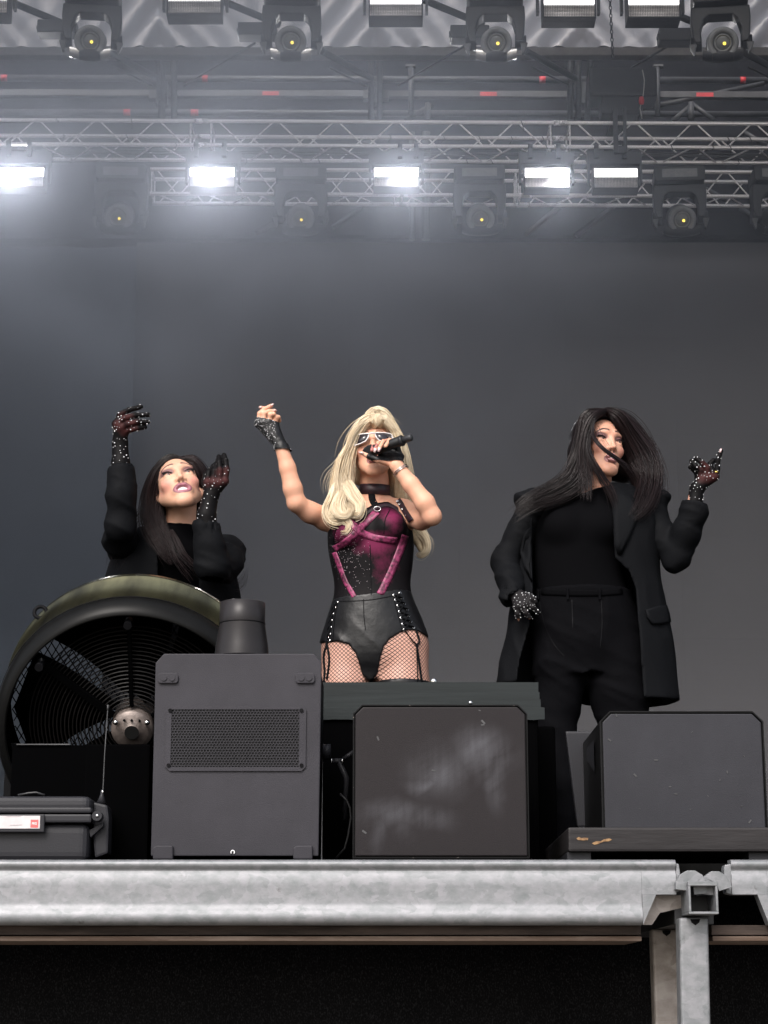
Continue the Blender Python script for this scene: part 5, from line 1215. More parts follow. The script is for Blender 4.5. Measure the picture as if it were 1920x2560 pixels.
# ---------------------------------------------------------------- the singer in the middle
def singer():
    Y0 = 6.8; J = px3(Y0); PX = 1/720.0
    root = thing('person', 'blonde singer in white framed sunglasses and pink black corset, one arm raised, holding a microphone', 'person', (at(930,1700,Y0).x, Y0, ZD))
    zr = lambda py: at(930, py, Y0).z
    ex = lambda px, py=1300: at(px, py, Y0).x
    H = Head(at(936,1128,Y0-0.01), -4, 12, -3, 1.03)
    fine_x = axis((ex(628), ex(712), 0.0027), (ex(712), ex(868), 0.0042), (ex(868), ex(1030), 0.0026), (ex(1030), ex(1125), 0.0042))
    ys = axis((Y0-0.36, Y0-0.25, 0.005), (Y0-0.25, Y0-0.06, 0.0028), (Y0-0.06, Y0+0.17, 0.0055))
    zs = axis((ZD-0.01, zr(1720), 0.012), (zr(1720), zr(1245), 0.0042), (zr(1245), zr(1000), 0.0026))
    torso = [(zr(py), ex(c, py), Y0+dy, hw*PX, hd) for py, c, hw, hd, dy in ((1262,924,74,0.062,0.015),(1285,924,94,0.083,0.005),(1310,925,100,0.095,0),(1341,926,105,0.10,0),(1385,928,103,0.096,0),(1430,930,95,0.088,0),(1470,931,88,0.082,0),(1500,933,95,0.086,0),(1530,935,108,0.096,0.005),(1565,937,121,0.105,0.01),(1600,938,129,0.112,0.015),(1640,938,129,0.112,0.015),(1672,936,116,0.10,0.015),(1702,930,72,0.075,0.015))]
    bust = [((877,1333,-0.062),(0.060,0.058,0.058)), ((972,1322,-0.062),(0.060,0.058,0.058))]
    legs = [([(868,1625,0.012),(864,1715,0.0),(868,1955,-0.01),(872,2170,0.03),(874,2222,0.0),(874,2238,-0.12)], [0.086,0.083,0.052,0.034,0.036,0.024]),
            ([(1003,1620,0.012),(1006,1715,0.0),(1000,1955,-0.01),(1000,2170,0.03),(1002,2222,0.0),(1002,2238,-0.12)], [0.092,0.089,0.054,0.034,0.036,0.024])]
    def base(f, off=0.0, arms=True, torso_on=True, legs_on=True):
        if torso_on:
            f.loft(torso, 0.02, off)
            for c, r in bust: f.ell(J(*c), r, None, 0.014, off=off)
        if legs_on:
            for pts, rs in legs: f.chain([J(*p) for p in pts], rs, 0.016, off=off)
        if torso_on:
            f.ell(J(898,1612,0.085), (0.092,0.075,0.09), None, 0.03, off=off); f.ell(J(978,1610,0.085), (0.092,0.075,0.09), None, 0.03, off=off)
    def arms(f, off=0.0):
        f.chain([J(905,1258,0.02), J(838,1284,0.0), J(815,1298,-0.01)], [0.028,0.036,0.041], 0.02, off=off)
        f.chain([J(815,1296,-0.01), J(775,1281,-0.05), J(741,1258,-0.09)], [0.040,0.0355,0.0315], 0.016, off=off)
        f.chain([J(741,1256,-0.09), J(732,1222,-0.10), J(719,1170,-0.11), J(704,1120,-0.12)], [0.0315,0.0322,0.0275,0.0224], 0.012, off=off)
        f.chain([J(950,1256,0.02), J(1010,1276,0.0), J(1022,1292,-0.02)], [0.028,0.036,0.043], 0.02, off=off)
        f.chain([J(1022,1290,-0.02), J(1054,1298,-0.11), J(1080,1291,-0.19)], [0.040,0.036,0.0315], 0.016, off=off)
        f.chain([J(1080,1290,-0.19), J(1062,1257,-0.20), J(1028,1212,-0.195), J(992,1166,-0.19)], [0.0315,0.033,0.0285,0.0228], 0.012, off=off)
    kR = [(646,1060,-0.125),(659,1057,-0.13),(673,1056,-0.13),(687,1060,-0.125)]
    fR = [[(646,1060,-0.125),(649,1034,-0.13),(662,1022,-0.13),(679,1014,-0.125)], [(659,1057,-0.13),(661,1034,-0.135),(672,1028,-0.14),(687,1027,-0.13)], [(673,1056,-0.13),(676,1037,-0.14),(684,1035,-0.145),(689,1040,-0.12)], [(687,1060,-0.125),(691,1043,-0.135),(696,1043,-0.13),(699,1052,-0.11)]]
    tR = [(694,1088,-0.11),(684,1046,-0.10),(667,1024,-0.115),(652,1019,-0.12)]
    kL = [(955,1142,-0.155),(972,1136,-0.15),(988,1134,-0.145),(1000,1142,-0.145)]
    fL = [[(955,1142,-0.155),(944,1117,-0.15),(934,1113,-0.175),(930,1126,-0.195)], [(972,1136,-0.15),(960,1107,-0.155),(946,1107,-0.19),(938,1124,-0.215)], [(988,1134,-0.145),(974,1101,-0.16),(958,1104,-0.205),(948,1122,-0.225)], [(1000,1142,-0.145),(990,1103,-0.17),(974,1101,-0.21),(964,1115,-0.232)]]
    tL = [(972,1158,-0.18),(945,1150,-0.20),(922,1141,-0.205),(903,1132,-0.20)]
    f = Field(fine_x, ys, zs); base(f); arms(f)
    hand_into(f, J, (704,1118,-0.12), kR, fR, thumb=tR); hand_into(f, J, (992,1164,-0.19), kL, fL, thumb=tL)
    f.chain([J(934,1250,0.025), J(936,1200,0.015), J(936,1165,0.005)], [0.056,0.046,0.048], 0.02)
    H.build(f, 'closed')
    v, F = f.mesh(1)
    skin = (0.70,0.37,0.25)
    col = H.paint(v, skin, (0.42,0.16,0.15), (0.30,0.16,0.13), (0.55,0.21,0.15), 'closed', brow=(0.16,0.09,0.06))
    skin_mesh('body', v, F, M['skin'], root, col)
    H.extras(root, mouth='closed')
    # finger nails
    for (p, q) in (((676,1015,-0.134),(684,1010,-0.13)), ((655,1018,-0.13),(647,1019,-0.125)), ((683,1026,-0.142),(691,1026,-0.135))):
        MB().tube([J(*p), J(*q)], [0.006,0.0035], 8, flat=0.6).build('nail', M['nail'], root)
    for (p, q) in (((939,1121,-0.222),(936,1131,-0.222)), ((949,1119,-0.232),(946,1129,-0.232)), ((909,1134,-0.208),(897,1130,-0.205))):
        MB().tube([J(*p), J(*q)], [0.0062,0.0036], 8, flat=0.6).build('nail', M['nail'], root)
    def piece(name, mat, fill, box, st, sm=1, tint=None, bev=None):
        f = Field(axis((box[0], box[1], st)), axis((box[2], box[3], st)), axis((box[4], box[5], st))); fill(f); v_, F_ = f.mesh(sm)
        o = skin_mesh(name, v_, F_, mat, root, tint(v_) if tint else None); return o, v_, F_
    pyx = lambda pts: ([at(p[0], p[1], Y0).x for p in pts], [at(p[0], p[1], Y0).z for p in pts])
    # corset
    tx, tz = pyx([(812,1305),(830,1296),(855,1289),(880,1292),(897,1303),(915,1284),(940,1268),(970,1262),(1000,1278),(1020,1296),(1042,1312)])
    bx, bz = pyx([(800,1512),(842,1502),(925,1498),(1005,1486),(1060,1484)])
    def corset(f):
        base(f, 0.006, legs_on=False)
        f.clip(lambda X, Y, Z: Z - np.interp(X, tx, tz) + (Y > Y0)*0.02); f.clip(lambda X, Y, Z: np.interp(X, bx, bz) - 0.012 - Z)
        f.clip(lambda X, Y, Z: -(0.9*((X-J(820,1290)[0])**2+(Z-J(820,1290)[2])**2)**0.5 - 0.0) - 1)
    def glit():
        m = mk('glitter_corset', (0.012,0.009,0.011), 0.6, spec=0.12); t = m.node_tree; N = t.nodes; L = t.links; b = N['Principled BSDF']
        tc = N.new('ShaderNodeTexCoord'); n = N.new('ShaderNodeTexNoise'); n.inputs['Scale'].default_value = 9; n.inputs['Detail'].default_value = 8; n.inputs['Roughness'].default_value = 0.72; L.new(tc.outputs['Object'], n.inputs['Vector'])
        # pink paint brushed over the cups and the right of the bodice
        a = N.new('ShaderNodeVertexColor'); a.layer_name = 'tint'
        sc_ = N.new('ShaderNodeSeparateColor'); L.new(a.outputs[0], sc_.inputs[0])
        mu = N.new('ShaderNodeMath'); mu.operation = 'MULTIPLY_ADD'; mu.inputs[1].default_value = 0.54; L.new(sc_.outputs[0], mu.inputs[0]); sb = N.new('ShaderNodeMath'); sb.operation = 'SUBTRACT'; sb.inputs[1].default_value = 0.62; L.new(n.outputs['Fac'], sb.inputs[0]); L.new(sb.outputs[0], mu.inputs[2])
        r = N.new('ShaderNodeMapRange'); r.inputs['From Min'].default_value = 0.0; r.inputs['From Max'].default_value = 0.38; L.new(mu.outputs[0], r.inputs['Value'])
        mx = N.new('ShaderNodeMix'); mx.data_type = 'RGBA'; mx.inputs[6].default_value = (0.005,0.004,0.005,1); mx.inputs[7].default_value = (0.15,0.016,0.058,1); L.new(r.outputs[0], mx.inputs[0])
        # silver flecks
        vo = N.new('ShaderNodeTexVoronoi'); vo.inputs['Scale'].default_value = 230; L.new(tc.outputs['Object'], vo.inputs['Vector'])
        lt = N.new('ShaderNodeMath'); lt.operation = 'LESS_THAN'; lt.inputs[1].default_value = 0.22; L.new(vo.outputs['Distance'], lt.inputs[0])
        s2 = N.new('ShaderNodeSeparateColor'); L.new(vo.outputs['Color'], s2.inputs[0]); g = N.new('ShaderNodeMath'); g.operation = 'LESS_THAN'; L.new(s2.outputs[0], g.inputs[0]); 
        g2 = N.new('ShaderNodeMath'); g2.operation = 'MULTIPLY'; g2.inputs[1].default_value = 0.5; L.new(sc_.outputs[1], g2.inputs[0]); L.new(g2.outputs[0], g.inputs[1])
        ml = N.new('ShaderNodeMath'); ml.operation = 'MULTIPLY'; L.new(lt.outputs[0], ml.inputs[0]); L.new(g.outputs[0], ml.inputs[1])
        m3 = N.new('ShaderNodeMix'); m3.data_type = 'RGBA'; m3.inputs[7].default_value = (0.55,0.48,0.52,1); L.new(mx.outputs[2], m3.inputs[6]); L.new(ml.outputs[0], m3.inputs[0]); L.new(m3.outputs[2], b.inputs['Base Color']); return m
    def ctint(v_):
        out = np.zeros((len(v_),3)); P = lambda x, y: J(x, y)
        for (x, y, rx, rz, w_) in ((872,1345,42,40,0.85),(975,1310,38,36,0.8),(950,1375,60,40,0.85),(968,1430,42,60,0.55),(985,1340,30,30,0.5),(900,1390,30,20,0.5)):
            c = P(x, y); e = np.sqrt(((v_[:,0]-c[0])/(rx*PX))**2+((v_[:,2]-c[2])/(rz*PX))**2); out[:,0] = np.maximum(out[:,0], w_*np.clip(1.25-e, 0, 1)*(v_[:,1] < Y0))
        for (x, y, rx, rz, w_) in ((870,1395,48,40,1.0),(890,1445,40,50,0.6),(850,1370,30,25,1.0)):
            c = P(x, y); e = np.sqrt(((v_[:,0]-c[0])/(rx*PX))**2+((v_[:,2]-c[2])/(rz*PX))**2); out[:,1] = np.maximum(out[:,1], w_*np.clip(1.3-e, 0, 1))
        return out
    GM = glit(); _, cv, cF = piece('corset', GM, corset, (ex(795), ex(1060), Y0-0.16, Y0+0.15, zr(1530), zr(1250)), 0.0042, 1, ctint)
    T = bvh(cv, cF); TB = bvh(v, F)
    pink = mk('pink_glitter_band', (0.05,0.007,0.022), 0.5, col2=(0.32,0.045,0.135), vs=70, lo=0.38, hi=0.62, spec=0.5)
    for path, w_ in (([(943,1279),(915,1306),(885,1337),(860,1358),(836,1373)],17), ([(861,1292),(882,1313),(905,1332),(940,1345),(992,1352)],17), ([(1013,1338),(1000,1375),(982,1420),(964,1458),(950,1486)],18), ([(836,1381),(848,1412),(862,1450),(878,1478),(886,1492)],12)):
        mb = ribbon(T, path, w_, 0.0022); o = mb.build('band', pink, root); o.modifiers.new('t','SOLIDIFY').thickness = 0.0012
    seam = mk('dark_strap', (0.035,0.012,0.02), 0.5, col2=(0.012,0.01,0.012), vs=60)
    for path, w_ in (([(894,1300),(915,1284),(942,1269),(972,1263),(1001,1279),(1016,1300)],8), ([(1030,1302),(1014,1280),(1003,1262),(990,1246),(976,1232)],13)):
        mb = ribbon(TB if w_ == 13 else T, path, w_, 0.005 if w_ == 13 else 0.002); o = mb.build('strap', seam, root); o.modifiers.new('t','SOLIDIFY').thickness = 0.003
    for (x, y) in ((993,1256),(1000,1264),(1008,1276),(1018,1290)):
        q, n_ = cast(TB, x, y, 0.009)
        if q: MB().lathe([(0.002,0),(0.0032,0.001),(0.0045,0)], q, n_, 10, cap=False).build('eyelet', M['chrome'], root)
    for path in ([(858,1296),(840,1325),(835,1352),(845,1372)], [(1003,1285),(1010,1312),(1005,1340),(985,1352)], [(925,1362),(927,1420),(928,1490)], [(975,1275),(963,1300),(960,1335)]):
        mb = ribbon(T, path, 2.0, 0.0015); mb.build('seam', M['wool'], root)
    # choker and halter strap
    ch_ = MB(); a = V(*J(937,1226,0.018)); d = (V(*J(936,1200,0.015))-V(*J(934,1250,0.025))).normalized(); ch_.lathe([(0.052,-0.019),(0.0565,-0.0185),(0.0535,0.0185),(0.049,0.019)], a, d, 40, cap=False); ch_.build('choker', seam, root)
    o = ribbon(TB, [(929,1231),(931,1250),(938,1264),(944,1275)], 16, 0.004).build('halter_strap', M['wool'], root); o.modifiers.new('t','SOLIDIFY').thickness = 0.002
    q, n_ = cast(T, 943, 1277, 0.008); MB().tube([q+V(0.012*math.cos(g),-0.003,0.008*math.sin(g)) for g in np.linspace(0,2*PI,14,endpoint=False)], 0.0015, 6, closed=True).build('buckle', M['chrome'], root)
    # shorts
    sx_, sz_ = pyx([(790,1600),(821,1612),(850,1612),(871,1620),(888,1640),(897,1662),(906,1694),(926,1712),(944,1694),(952,1655),(959,1628),(975,1609),(1000,1592),(1020,1583),(1045,1584),(1075,1596)])
    wx, wz = pyx([(800,1505),(842,1500),(925,1496),(1005,1481),(1080,1478)])
    def shorts(f):
        base(f, 0.007); f.clip(lambda X, Y, Z: Z - np.interp(X, wx, wz)); f.clip(lambda X, Y, Z: np.interp(X, sx_, sz_) - Z - 0.25*np.maximum(0, Y-Y0-0.04))
        f.warp(lambda X, Y, Z: folds(X, Y, Z, 0.75, 0.65, 16, 0.006, 3.0)*np.clip((zr(1540)-Z)/0.05, 0.15, 1))
    _, sv, sF = piece('leather_shorts', M['leather'], shorts, (ex(780), ex(1095), Y0-0.16, Y0+0.22, zr(1720), zr(1470)), 0.0042)
    TS = bvh(sv, sF)
    lacer = [(M_, b_) for M_, b_ in zip([(843,1506),(838,1519),(833,1535),(829,1551),(827,1568),(825,1585),(823,1601)], [(837,1512),(831,1528),(827,1544),(824,1560),(821,1577),(820,1594),(817,1608)])]
    lacel = list(zip([(985,1488),(989,1500),(995,1514),(999,1529),(1003,1545),(1007,1560),(1010,1575)], [(1000,1483),(1005,1496),(1011,1509),(1018,1524),(1022,1540),(1027,1554),(1034,1569)]))
    ey_ = MB()
    for colm in (lacer, lacel):
        lace = MB()
        for i, (a_, b_) in enumerate(colm):
            for p in (a_, b_):
                q, n_ = cast(TS, *p, 0.0015)
                if q is not None: MB().lathe([(0.0022,0),(0.0036,0.0015),(0.0052,0)], q, n_, 12, cap=False).build('eyelet', M['chrome'], root)
            if i < len(colm)-1:
                for (s0, s1) in ((a_, colm[i+1][1]), (b_, colm[i+1][0])):
                    q0, _n = cast(TS, *s0, 0.004); q1, _n = cast(TS, *s1, 0.004)
                    if q0 is not None and q1 is not None: lace.tube([q0, (q0+q1)/2+V(0,-0.003,0), q1], 0.0028, 6)
        lace.build('lacing', M['wool'], root)
    for path in ([(822,1604),(813,1640),(815,1680),(812,1712)], [(818,1600),(826,1650),(820,1700)], [(1012,1578),(1030,1604),(1038,1614),(1041,1660),(1042,1712)], [(1035,1570),(1046,1604),(1040,1616),(1046,1660),(1052,1710)]):
        pts = []
        for x, y in spline(path, 12):
            q, n_ = cast(TB, x, y, 0.006); pts.append(q if q is not None else V(*J(x, y, -0.10)))
        MB().tube(pts, 0.0042, 6, flat=0.4).build('lace_end', M['wool'], root)
    for path in ([(983,1484),(990,1520),(1002,1562),(1006,1590)], [(846,1500),(838,1540),(834,1580),(832,1610)], [(909,1498),(910,1540),(914,1576)], [(842,1504),(925,1500),(1005,1485)]):
        ribbon(TS, path, 2.2, 0.0012).build('seam', M['black'], root)
    # fishnet tights: net lines follow each leg round and down
    def netmat():
        m = mk('fishnet', (0.6,0.36,0.28), 0.5, spec=0.3); t = m.node_tree; N = t.nodes; L = t.links; b = N['Principled BSDF']
        uv = N.new('ShaderNodeUVMap'); uv.uv_map = 'net'; sp = N.new('ShaderNodeSeparateXYZ'); L.new(uv.outputs[0], sp.inputs[0]); outs = []
        for sgn in (1, -1):
            a = N.new('ShaderNodeMath'); a.operation = 'MULTIPLY_ADD'; a.inputs[1].default_value = sgn; L.new(sp.outputs[0], a.inputs[0]); L.new(sp.outputs[1], a.inputs[2])
            fr = N.new('ShaderNodeMath'); fr.operation = 'FRACT'; L.new(a.outputs[0], fr.inputs[0]); s_ = N.new('ShaderNodeMath'); s_.operation = 'SUBTRACT'; s_.inputs[1].default_value = 0.5; L.new(fr.outputs[0], s_.inputs[0])
            ab = N.new('ShaderNodeMath'); ab.operation = 'ABSOLUTE'; L.new(s_.outputs[0], ab.inputs[0]); lt = N.new('ShaderNodeMath'); lt.operation = 'LESS_THAN'; lt.inputs[1].default_value = 0.10; L.new(ab.outputs[0], lt.inputs[0]); outs.append(lt.outputs[0])
        mxx = N.new('ShaderNodeMath'); mxx.operation = 'MAXIMUM'; L.new(outs[0], mxx.inputs[0]); L.new(outs[1], mxx.inputs[1])
        mx = N.new('ShaderNodeMix'); mx.data_type = 'RGBA'; mx.inputs[6].default_value = (0.60,0.34,0.265,1); mx.inputs[7].default_value = (0.010,0.006,0.008,1); L.new(mxx.outputs[0], mx.inputs[0]); L.new(mx.outputs[2], b.inputs['Base Color']); return m
    def tights(f):
        base(f, 0.002); f.clip(lambda X, Y, Z: Z - zr(1575)); f.clip(lambda X, Y, Z: zr(1760) - Z)
    to, tv, tF = piece('tights', netmat(), tights, (ex(780), ex(1095), Y0-0.16, Y0+0.22, zr(1765), zr(1570)), 0.005)
    me = to.data; uvl = me.uv_layers.new(name='net'); li = np.zeros(len(me.loops), np.int32); me.loops.foreach_get('vertex_index', li)
    cxm = ex(930, 1690); cL, cR = J(866,1690)[0], J(1005,1690)[0]; pc = me.polygons; 
    lp = np.repeat(np.array([tv[list(p.vertices)].mean(0)[0] for p in pc]), 4)
    cx = np.where(lp < cxm, cL, cR); vv = tv[li]; ang = np.arctan2(vv[:,0]-cx, -(vv[:,1]-Y0)); 
    uvs = np.stack([ang*0.088/0.0158, vv[:,2]/0.0135], 1); uvl.data.foreach_set('uv', uvs.astype(np.float32).ravel())
    def boots(f):
        base(f, 0.006, torso_on=False); f.clip(lambda X, Y, Z: Z - np.interp(X, [J(925,1712)[0], J(935,1712)[0]], [zr(1722), zr(1706)]) - 0.0)
    piece('boots', M['leather'], boots, (ex(790), ex(1090), Y0-0.2, Y0+0.16, ZD-0.01, zr(1690)), 0.008)
    # gloves
    def gloveR(f):
        hand_into(f, J, (704,1118,-0.12), kR, [c[:2] for c in fR], off=0.0022); f.cone(J(*tR[0]), J(*tR[1]), 0.0119, 0.0098, 0.005, off=0.0022)
        f.chain([J(704,1122,-0.12), J(712,1134,-0.12)], [0.0245,0.0262], 0.01, off=0.001)
        c0 = J(664,1048,-0.13); f.clip(lambda X, Y, Z: (Z - c0[2]) - 0.001 + (X-c0[0])*0.25)
    _, gv, gF = piece('glove', M['glove_leather'], gloveR, (ex(628,1080), ex(735,1080), Y0-0.18, Y0-0.04, zr(1150), zr(1020)), 0.0026)
    gc = J(676,1080); stones_on('studs', gv, (gv[:,1] < Y0-0.125) & (gv[:,0] < J(695,1080)[0]), root, 95, 0.0017, 3, 0.0055)
    def gloveL(f):
        hand_into(f, J, (992,1164,-0.19), kL, [c[:2] for c in fL], off=0.0022); f.chain([J(*p) for p in tL[:3]], [0.0119,0.0098,0.0082], 0.005, off=0.0022)
        f.chain([J(992,1164,-0.19), J(1000,1172,-0.19)], [0.0245,0.0258], 0.01, off=0.001)
    _, lv, lF = piece('glove', M['glove_leather'], gloveL, (ex(895,1140), ex(1030,1140), Y0-0.27, Y0-0.08, zr(1190), zr(1090)), 0.0026)
    # hollow cuff studs, bracelet
    br_ = MB(); a = V(*J(998,1172,-0.19)); d = V(*(J(1028,1212,-0.195)-J(992,1166,-0.19))).normalized()
    for h in (0.006, 0.012): br_.tube([a + d*h + (d.orthogonal().normalized()*math.cos(g) + d.cross(d.orthogonal().normalized())*math.sin(g))*0.0285 for g in np.linspace(0,2*PI,30,endpoint=False)], 0.0016, 6, closed=True)
    br_.build('bracelet', M['chrome'], root)
    # sunglasses
    fr_m = mk('white_frame', (0.72,0.68,0.67), 0.3, spec=0.5); ln_m = mk('tinted_lens', (0.02,0.016,0.022), 0.06, coat=0.5)
    wrapy = lambda x: 0.108 - 6.0*x*x
    def G(x, z, o=0.0): return H.p(x, wrapy(x)+o, z)
    sg = MB()
    for q in (-1, 1):
        ol = [(0.0105,0.0085),(0.014,0.0135),(0.040,0.0165),(0.061,0.0170),(0.0665,0.0125),(0.0665,-0.011),(0.062,-0.0185),(0.040,-0.0190),(0.0225,-0.0145),(0.0145,-0.004)]
        P2 = [G(q*x, z) for x, z in ol]; c = G(q*0.036, -0.001, 0.001); n = len(P2)
        lm = MB(); lm.add([c]+P2, [(0,1+i,1+(i+1)%n) for i in range(n)], True); lo = lm.build('lens', ln_m, root); lo.modifiers.new('t','SOLIDIFY').thickness = 0.0015
        sg.tube(P2, 0.0024, 8, closed=True)
        sg.tube([G(q*0.064,0.006), H.p(q*0.071,0.070,0.004), H.p(q*0.0755,0.03,0.0), H.p(q*0.0755,-0.01,-0.002)], [0.0036,0.0045,0.0038,0.003], 8)
    sg.tube([G(-0.012,0.010,0.002), G(0,0.0115,0.003), G(0.012,0.010,0.002)], 0.0032, 8); sg.build('sunglasses', fr_m, root)
    # hair: a mass under it, then locks of strands
    bl, bd = (0.90,0.79,0.60), (0.70,0.54,0.35)
    hf = Field(axis((ex(820,1150), ex(1075,1150), 0.0045)), axis((Y0-0.13, Y0+0.16, 0.0045)), axis((zr(1410), zr(1030), 0.0045)))
    hf.ell(A3(H.p(0,-0.035,0.048)), np.array((0.079,0.090,0.086))*1.03, H.R, 0.02)
    hf.chain([J(932,1064,-0.03), J(898,1088,-0.02), J(878,1130,-0.02), J(864,1190,-0.02), J(858,1240,-0.035), J(854,1276,-0.05)], [0.018,0.022,0.024,0.028,0.032,0.03], 0.02)
    hf.chain([J(952,1064,-0.02), J(982,1092,-0.01), J(994,1140,0.0), J(998,1190,0.03), J(1000,1240,0.06)], [0.02,0.022,0.024,0.026,0.022], 0.02)
    hf.chain([J(990,1200,0.08), J(1020,1290,0.11), J(1040,1340,0.1), J(1052,1372,0.09)], [0.04,0.03,0.02,0.012], 0.02)
    hf.cone(J(905,1180,0.08), J(965,1180,0.08), 0.05, 0.05, 0.03)
    # keep the face clear
    hf.ell(A3(H.p(0.004,0.085,-0.03)), np.array((0.060,0.075,0.092))*1.03, H.R, 0.01, 's')
    hv, hF = hf.mesh(2); hL = np.random.default_rng(5).random(len(hv))[:,None]; skin_mesh('hair', hv, hF, M['hair_blonde'], root, np.array(bd)*(0.85+0.3*hL))
    lk = []
    lk.append(([(942,1068,-0.06,5,0.01),(938,1048,-0.085,10,0.015),(918,1054,-0.09,11,0.02),(895,1080,-0.085,12,0.025),(877,1110,-0.075,13,0.03),(864,1150,-0.06,17,0.035),(862,1195,-0.055,21,0.035),(868,1240,-0.075,25,0.035),(864,1280,-0.10,25,0.03)], 230, 0.0019, 0.007, 1.7, (bl, bd)))
    lk.append(([(936,1050,-0.06,8,0.02),(908,1058,-0.06,10,0.02),(884,1095,-0.05,11,0.03),(862,1150,-0.03,13,0.03),(850,1210,-0.03,18,0.03),(836,1262,-0.05,22,0.035),(826,1296,-0.07,20,0.03)], 150, 0.0019, 0.010, 2.0, (bl, bd)))
    lk.append(([(948,1068,-0.06,5,0.01),(954,1048,-0.08,9,0.02),(974,1066,-0.07,9,0.02),(992,1100,-0.05,9,0.025),(1003,1150,-0.02,11,0.03),(1005,1205,0.01,15,0.03),(1000,1250,0.03,20,0.03)], 160, 0.0019, 0.006, 1.4, (bl, bd)))
    lk.append(([(925,1048,-0.02,20,0.03),(945,1040,-0.03,22,0.03),(968,1058,0.0,16,0.04),(990,1110,0.03,15,0.04),(1004,1180,0.06,16,0.04),(1025,1260,0.10,18,0.03),(1046,1330,0.10,14,0.02),(1062,1362,0.09,8,0.015),(1048,1390,0.08,6,0.01)], 120, 0.0019, 0.008, 2.0, (bl, bd)))
    # the raised front swept off the brow to both sides
    lk.append(([(927,1067,-0.062,13,0.004),(931,1058,-0.092,12,0.006),(932,1052,-0.10,11,0.012),(926,1045,-0.09,11,0.018),(902,1060,-0.092,9,0.02),(882,1086,-0.095,7,0.018),(873,1116,-0.085,7,0.018),(874,1150,-0.075,6,0.015)], 130, 0.0019, 0.003, 1.0, (bl, bd)))
    lk.append(([(958,1067,-0.055,12,0.004),(955,1058,-0.088,11,0.006),(952,1050,-0.095,10,0.012),(962,1050,-0.085,10,0.018),(984,1070,-0.08,8,0.018),(1000,1096,-0.065,7,0.018)], 110, 0.0018, 0.002, 1.0, (bl, bd)))
    lk.append(([(942,1067,-0.06,12,0.004),(939,1056,-0.090,10,0.006),(938,1046,-0.09,12,0.015),(940,1042,-0.06,16,0.02),(945,1046,0.0,26,0.03)], 110, 0.0018, 0.001, 1.0, (bl, bd)))
    # loose end curls over the chest
    lk.append(([(866,1210,-0.07,16,0.02),(884,1240,-0.10,16,0.02),(900,1262,-0.115,12,0.015),(896,1284,-0.12,9,0.012),(876,1286,-0.115,9,0.012),(866,1272,-0.11,7,0.01)], 90, 0.0018, 0.002, 1.0, (bl, bd)))
    lk.append(([(846,1215,-0.05,14,0.02),(830,1250,-0.08,14,0.02),(818,1276,-0.10,12,0.016),(826,1300,-0.105,10,0.012),(848,1304,-0.11,9,0.012),(860,1290,-0.11,6,0.01)], 90, 0.0018, 0.002, 1.0, (bl, bd)))
    lk.append(([(862,1225,-0.06,16,0.02),(852,1262,-0.10,15,0.02),(862,1292,-0.115,11,0.014),(874,1312,-0.12,8,0.012),(866,1328,-0.12,6,0.01),(850,1330,-0.115,4,0.008)], 90, 0.0018, 0.002, 1.0, (bl, bd)))
    lk.append(([(850,1240,-0.07,12,0.02),(838,1268,-0.11,12,0.014),(848,1290,-0.125,10,0.012),(868,1290,-0.13,9,0.01),(876,1272,-0.128,8,0.01),(862,1258,-0.12,6,0.01)], 80, 0.0018, 0.001, 1.0, (bl, bd)))
    gd = [(1020,1290,0.09,10,0.015),(1046,1326,0.085,12,0.015),(1064,1350,0.08,9,0.012),(1066,1374,0.08,8,0.012),(1052,1388,0.08,7,0.01),(1040,1380,0.08,5,0.01)]
    lk.append((gd, 70, 0.0018, 0.002, 1.0, (bl, bd)))
    lk.append(([(880,1130,-0.02,30,0.05),(842,1190,0.0,26,0.04),(826,1240,0.0,30,0.04)], 26, 0.0006, 0.012, 1.2, (bl, bl)))   # flyaway hairs
    hv, hF, hC = strands(lk, Y0, 8); skin_mesh('hair_strands', hv, hF, M['hair_blonde'], root, hC)
    # earring on the picture's right
    # microphone in her hand: a thing of its own
    a, b = at(926,1129,Y0-0.165), at(1006,1101,Y0-0.235); d = (b-a).normalized(); Lm = (b-a).length
    mic = thing('microphone', 'black handheld microphone the blonde singer sings into', 'microphone', (a+b)/2)
    MB().lathe([(0.0,-0.028),(0.012,-0.026),(0.020,-0.016),(0.0235,0.0),(0.0235,0.012),(0.020,0.016)], a, d, 24).build('grille_head', mk('mic_grille', (0.02,0.02,0.022), 0.5, 0.4, bump=1.0, bs=420), mic)
    MB().lathe([(0.0195,0.014),(0.0195,0.024),(0.0165,0.04),(0.0175,Lm*0.6),(0.0185,Lm),(0.0172,Lm+0.003),(0.011,Lm+0.004)], a, d, 28).build('handle', mk('mic_satin_black', (0.014,0.014,0.015), 0.35, spec=0.5), mic)
    MB().lathe([(0.0185,Lm-0.008),(0.0195,Lm-0.006),(0.0195,Lm-0.001),(0.0185,Lm+0.001)], a, d, 28, cap=False).build('ring', M['plastic'], mic)
    MB().lathe([(0.0125,Lm+0.003),(0.0125,Lm+0.034),(0.0115,Lm+0.037),(0.0,Lm+0.038)], a, d, 24).build('end_cap', mk('mic_cap_grey', (0.035,0.036,0.04), 0.4), mic)
    return root

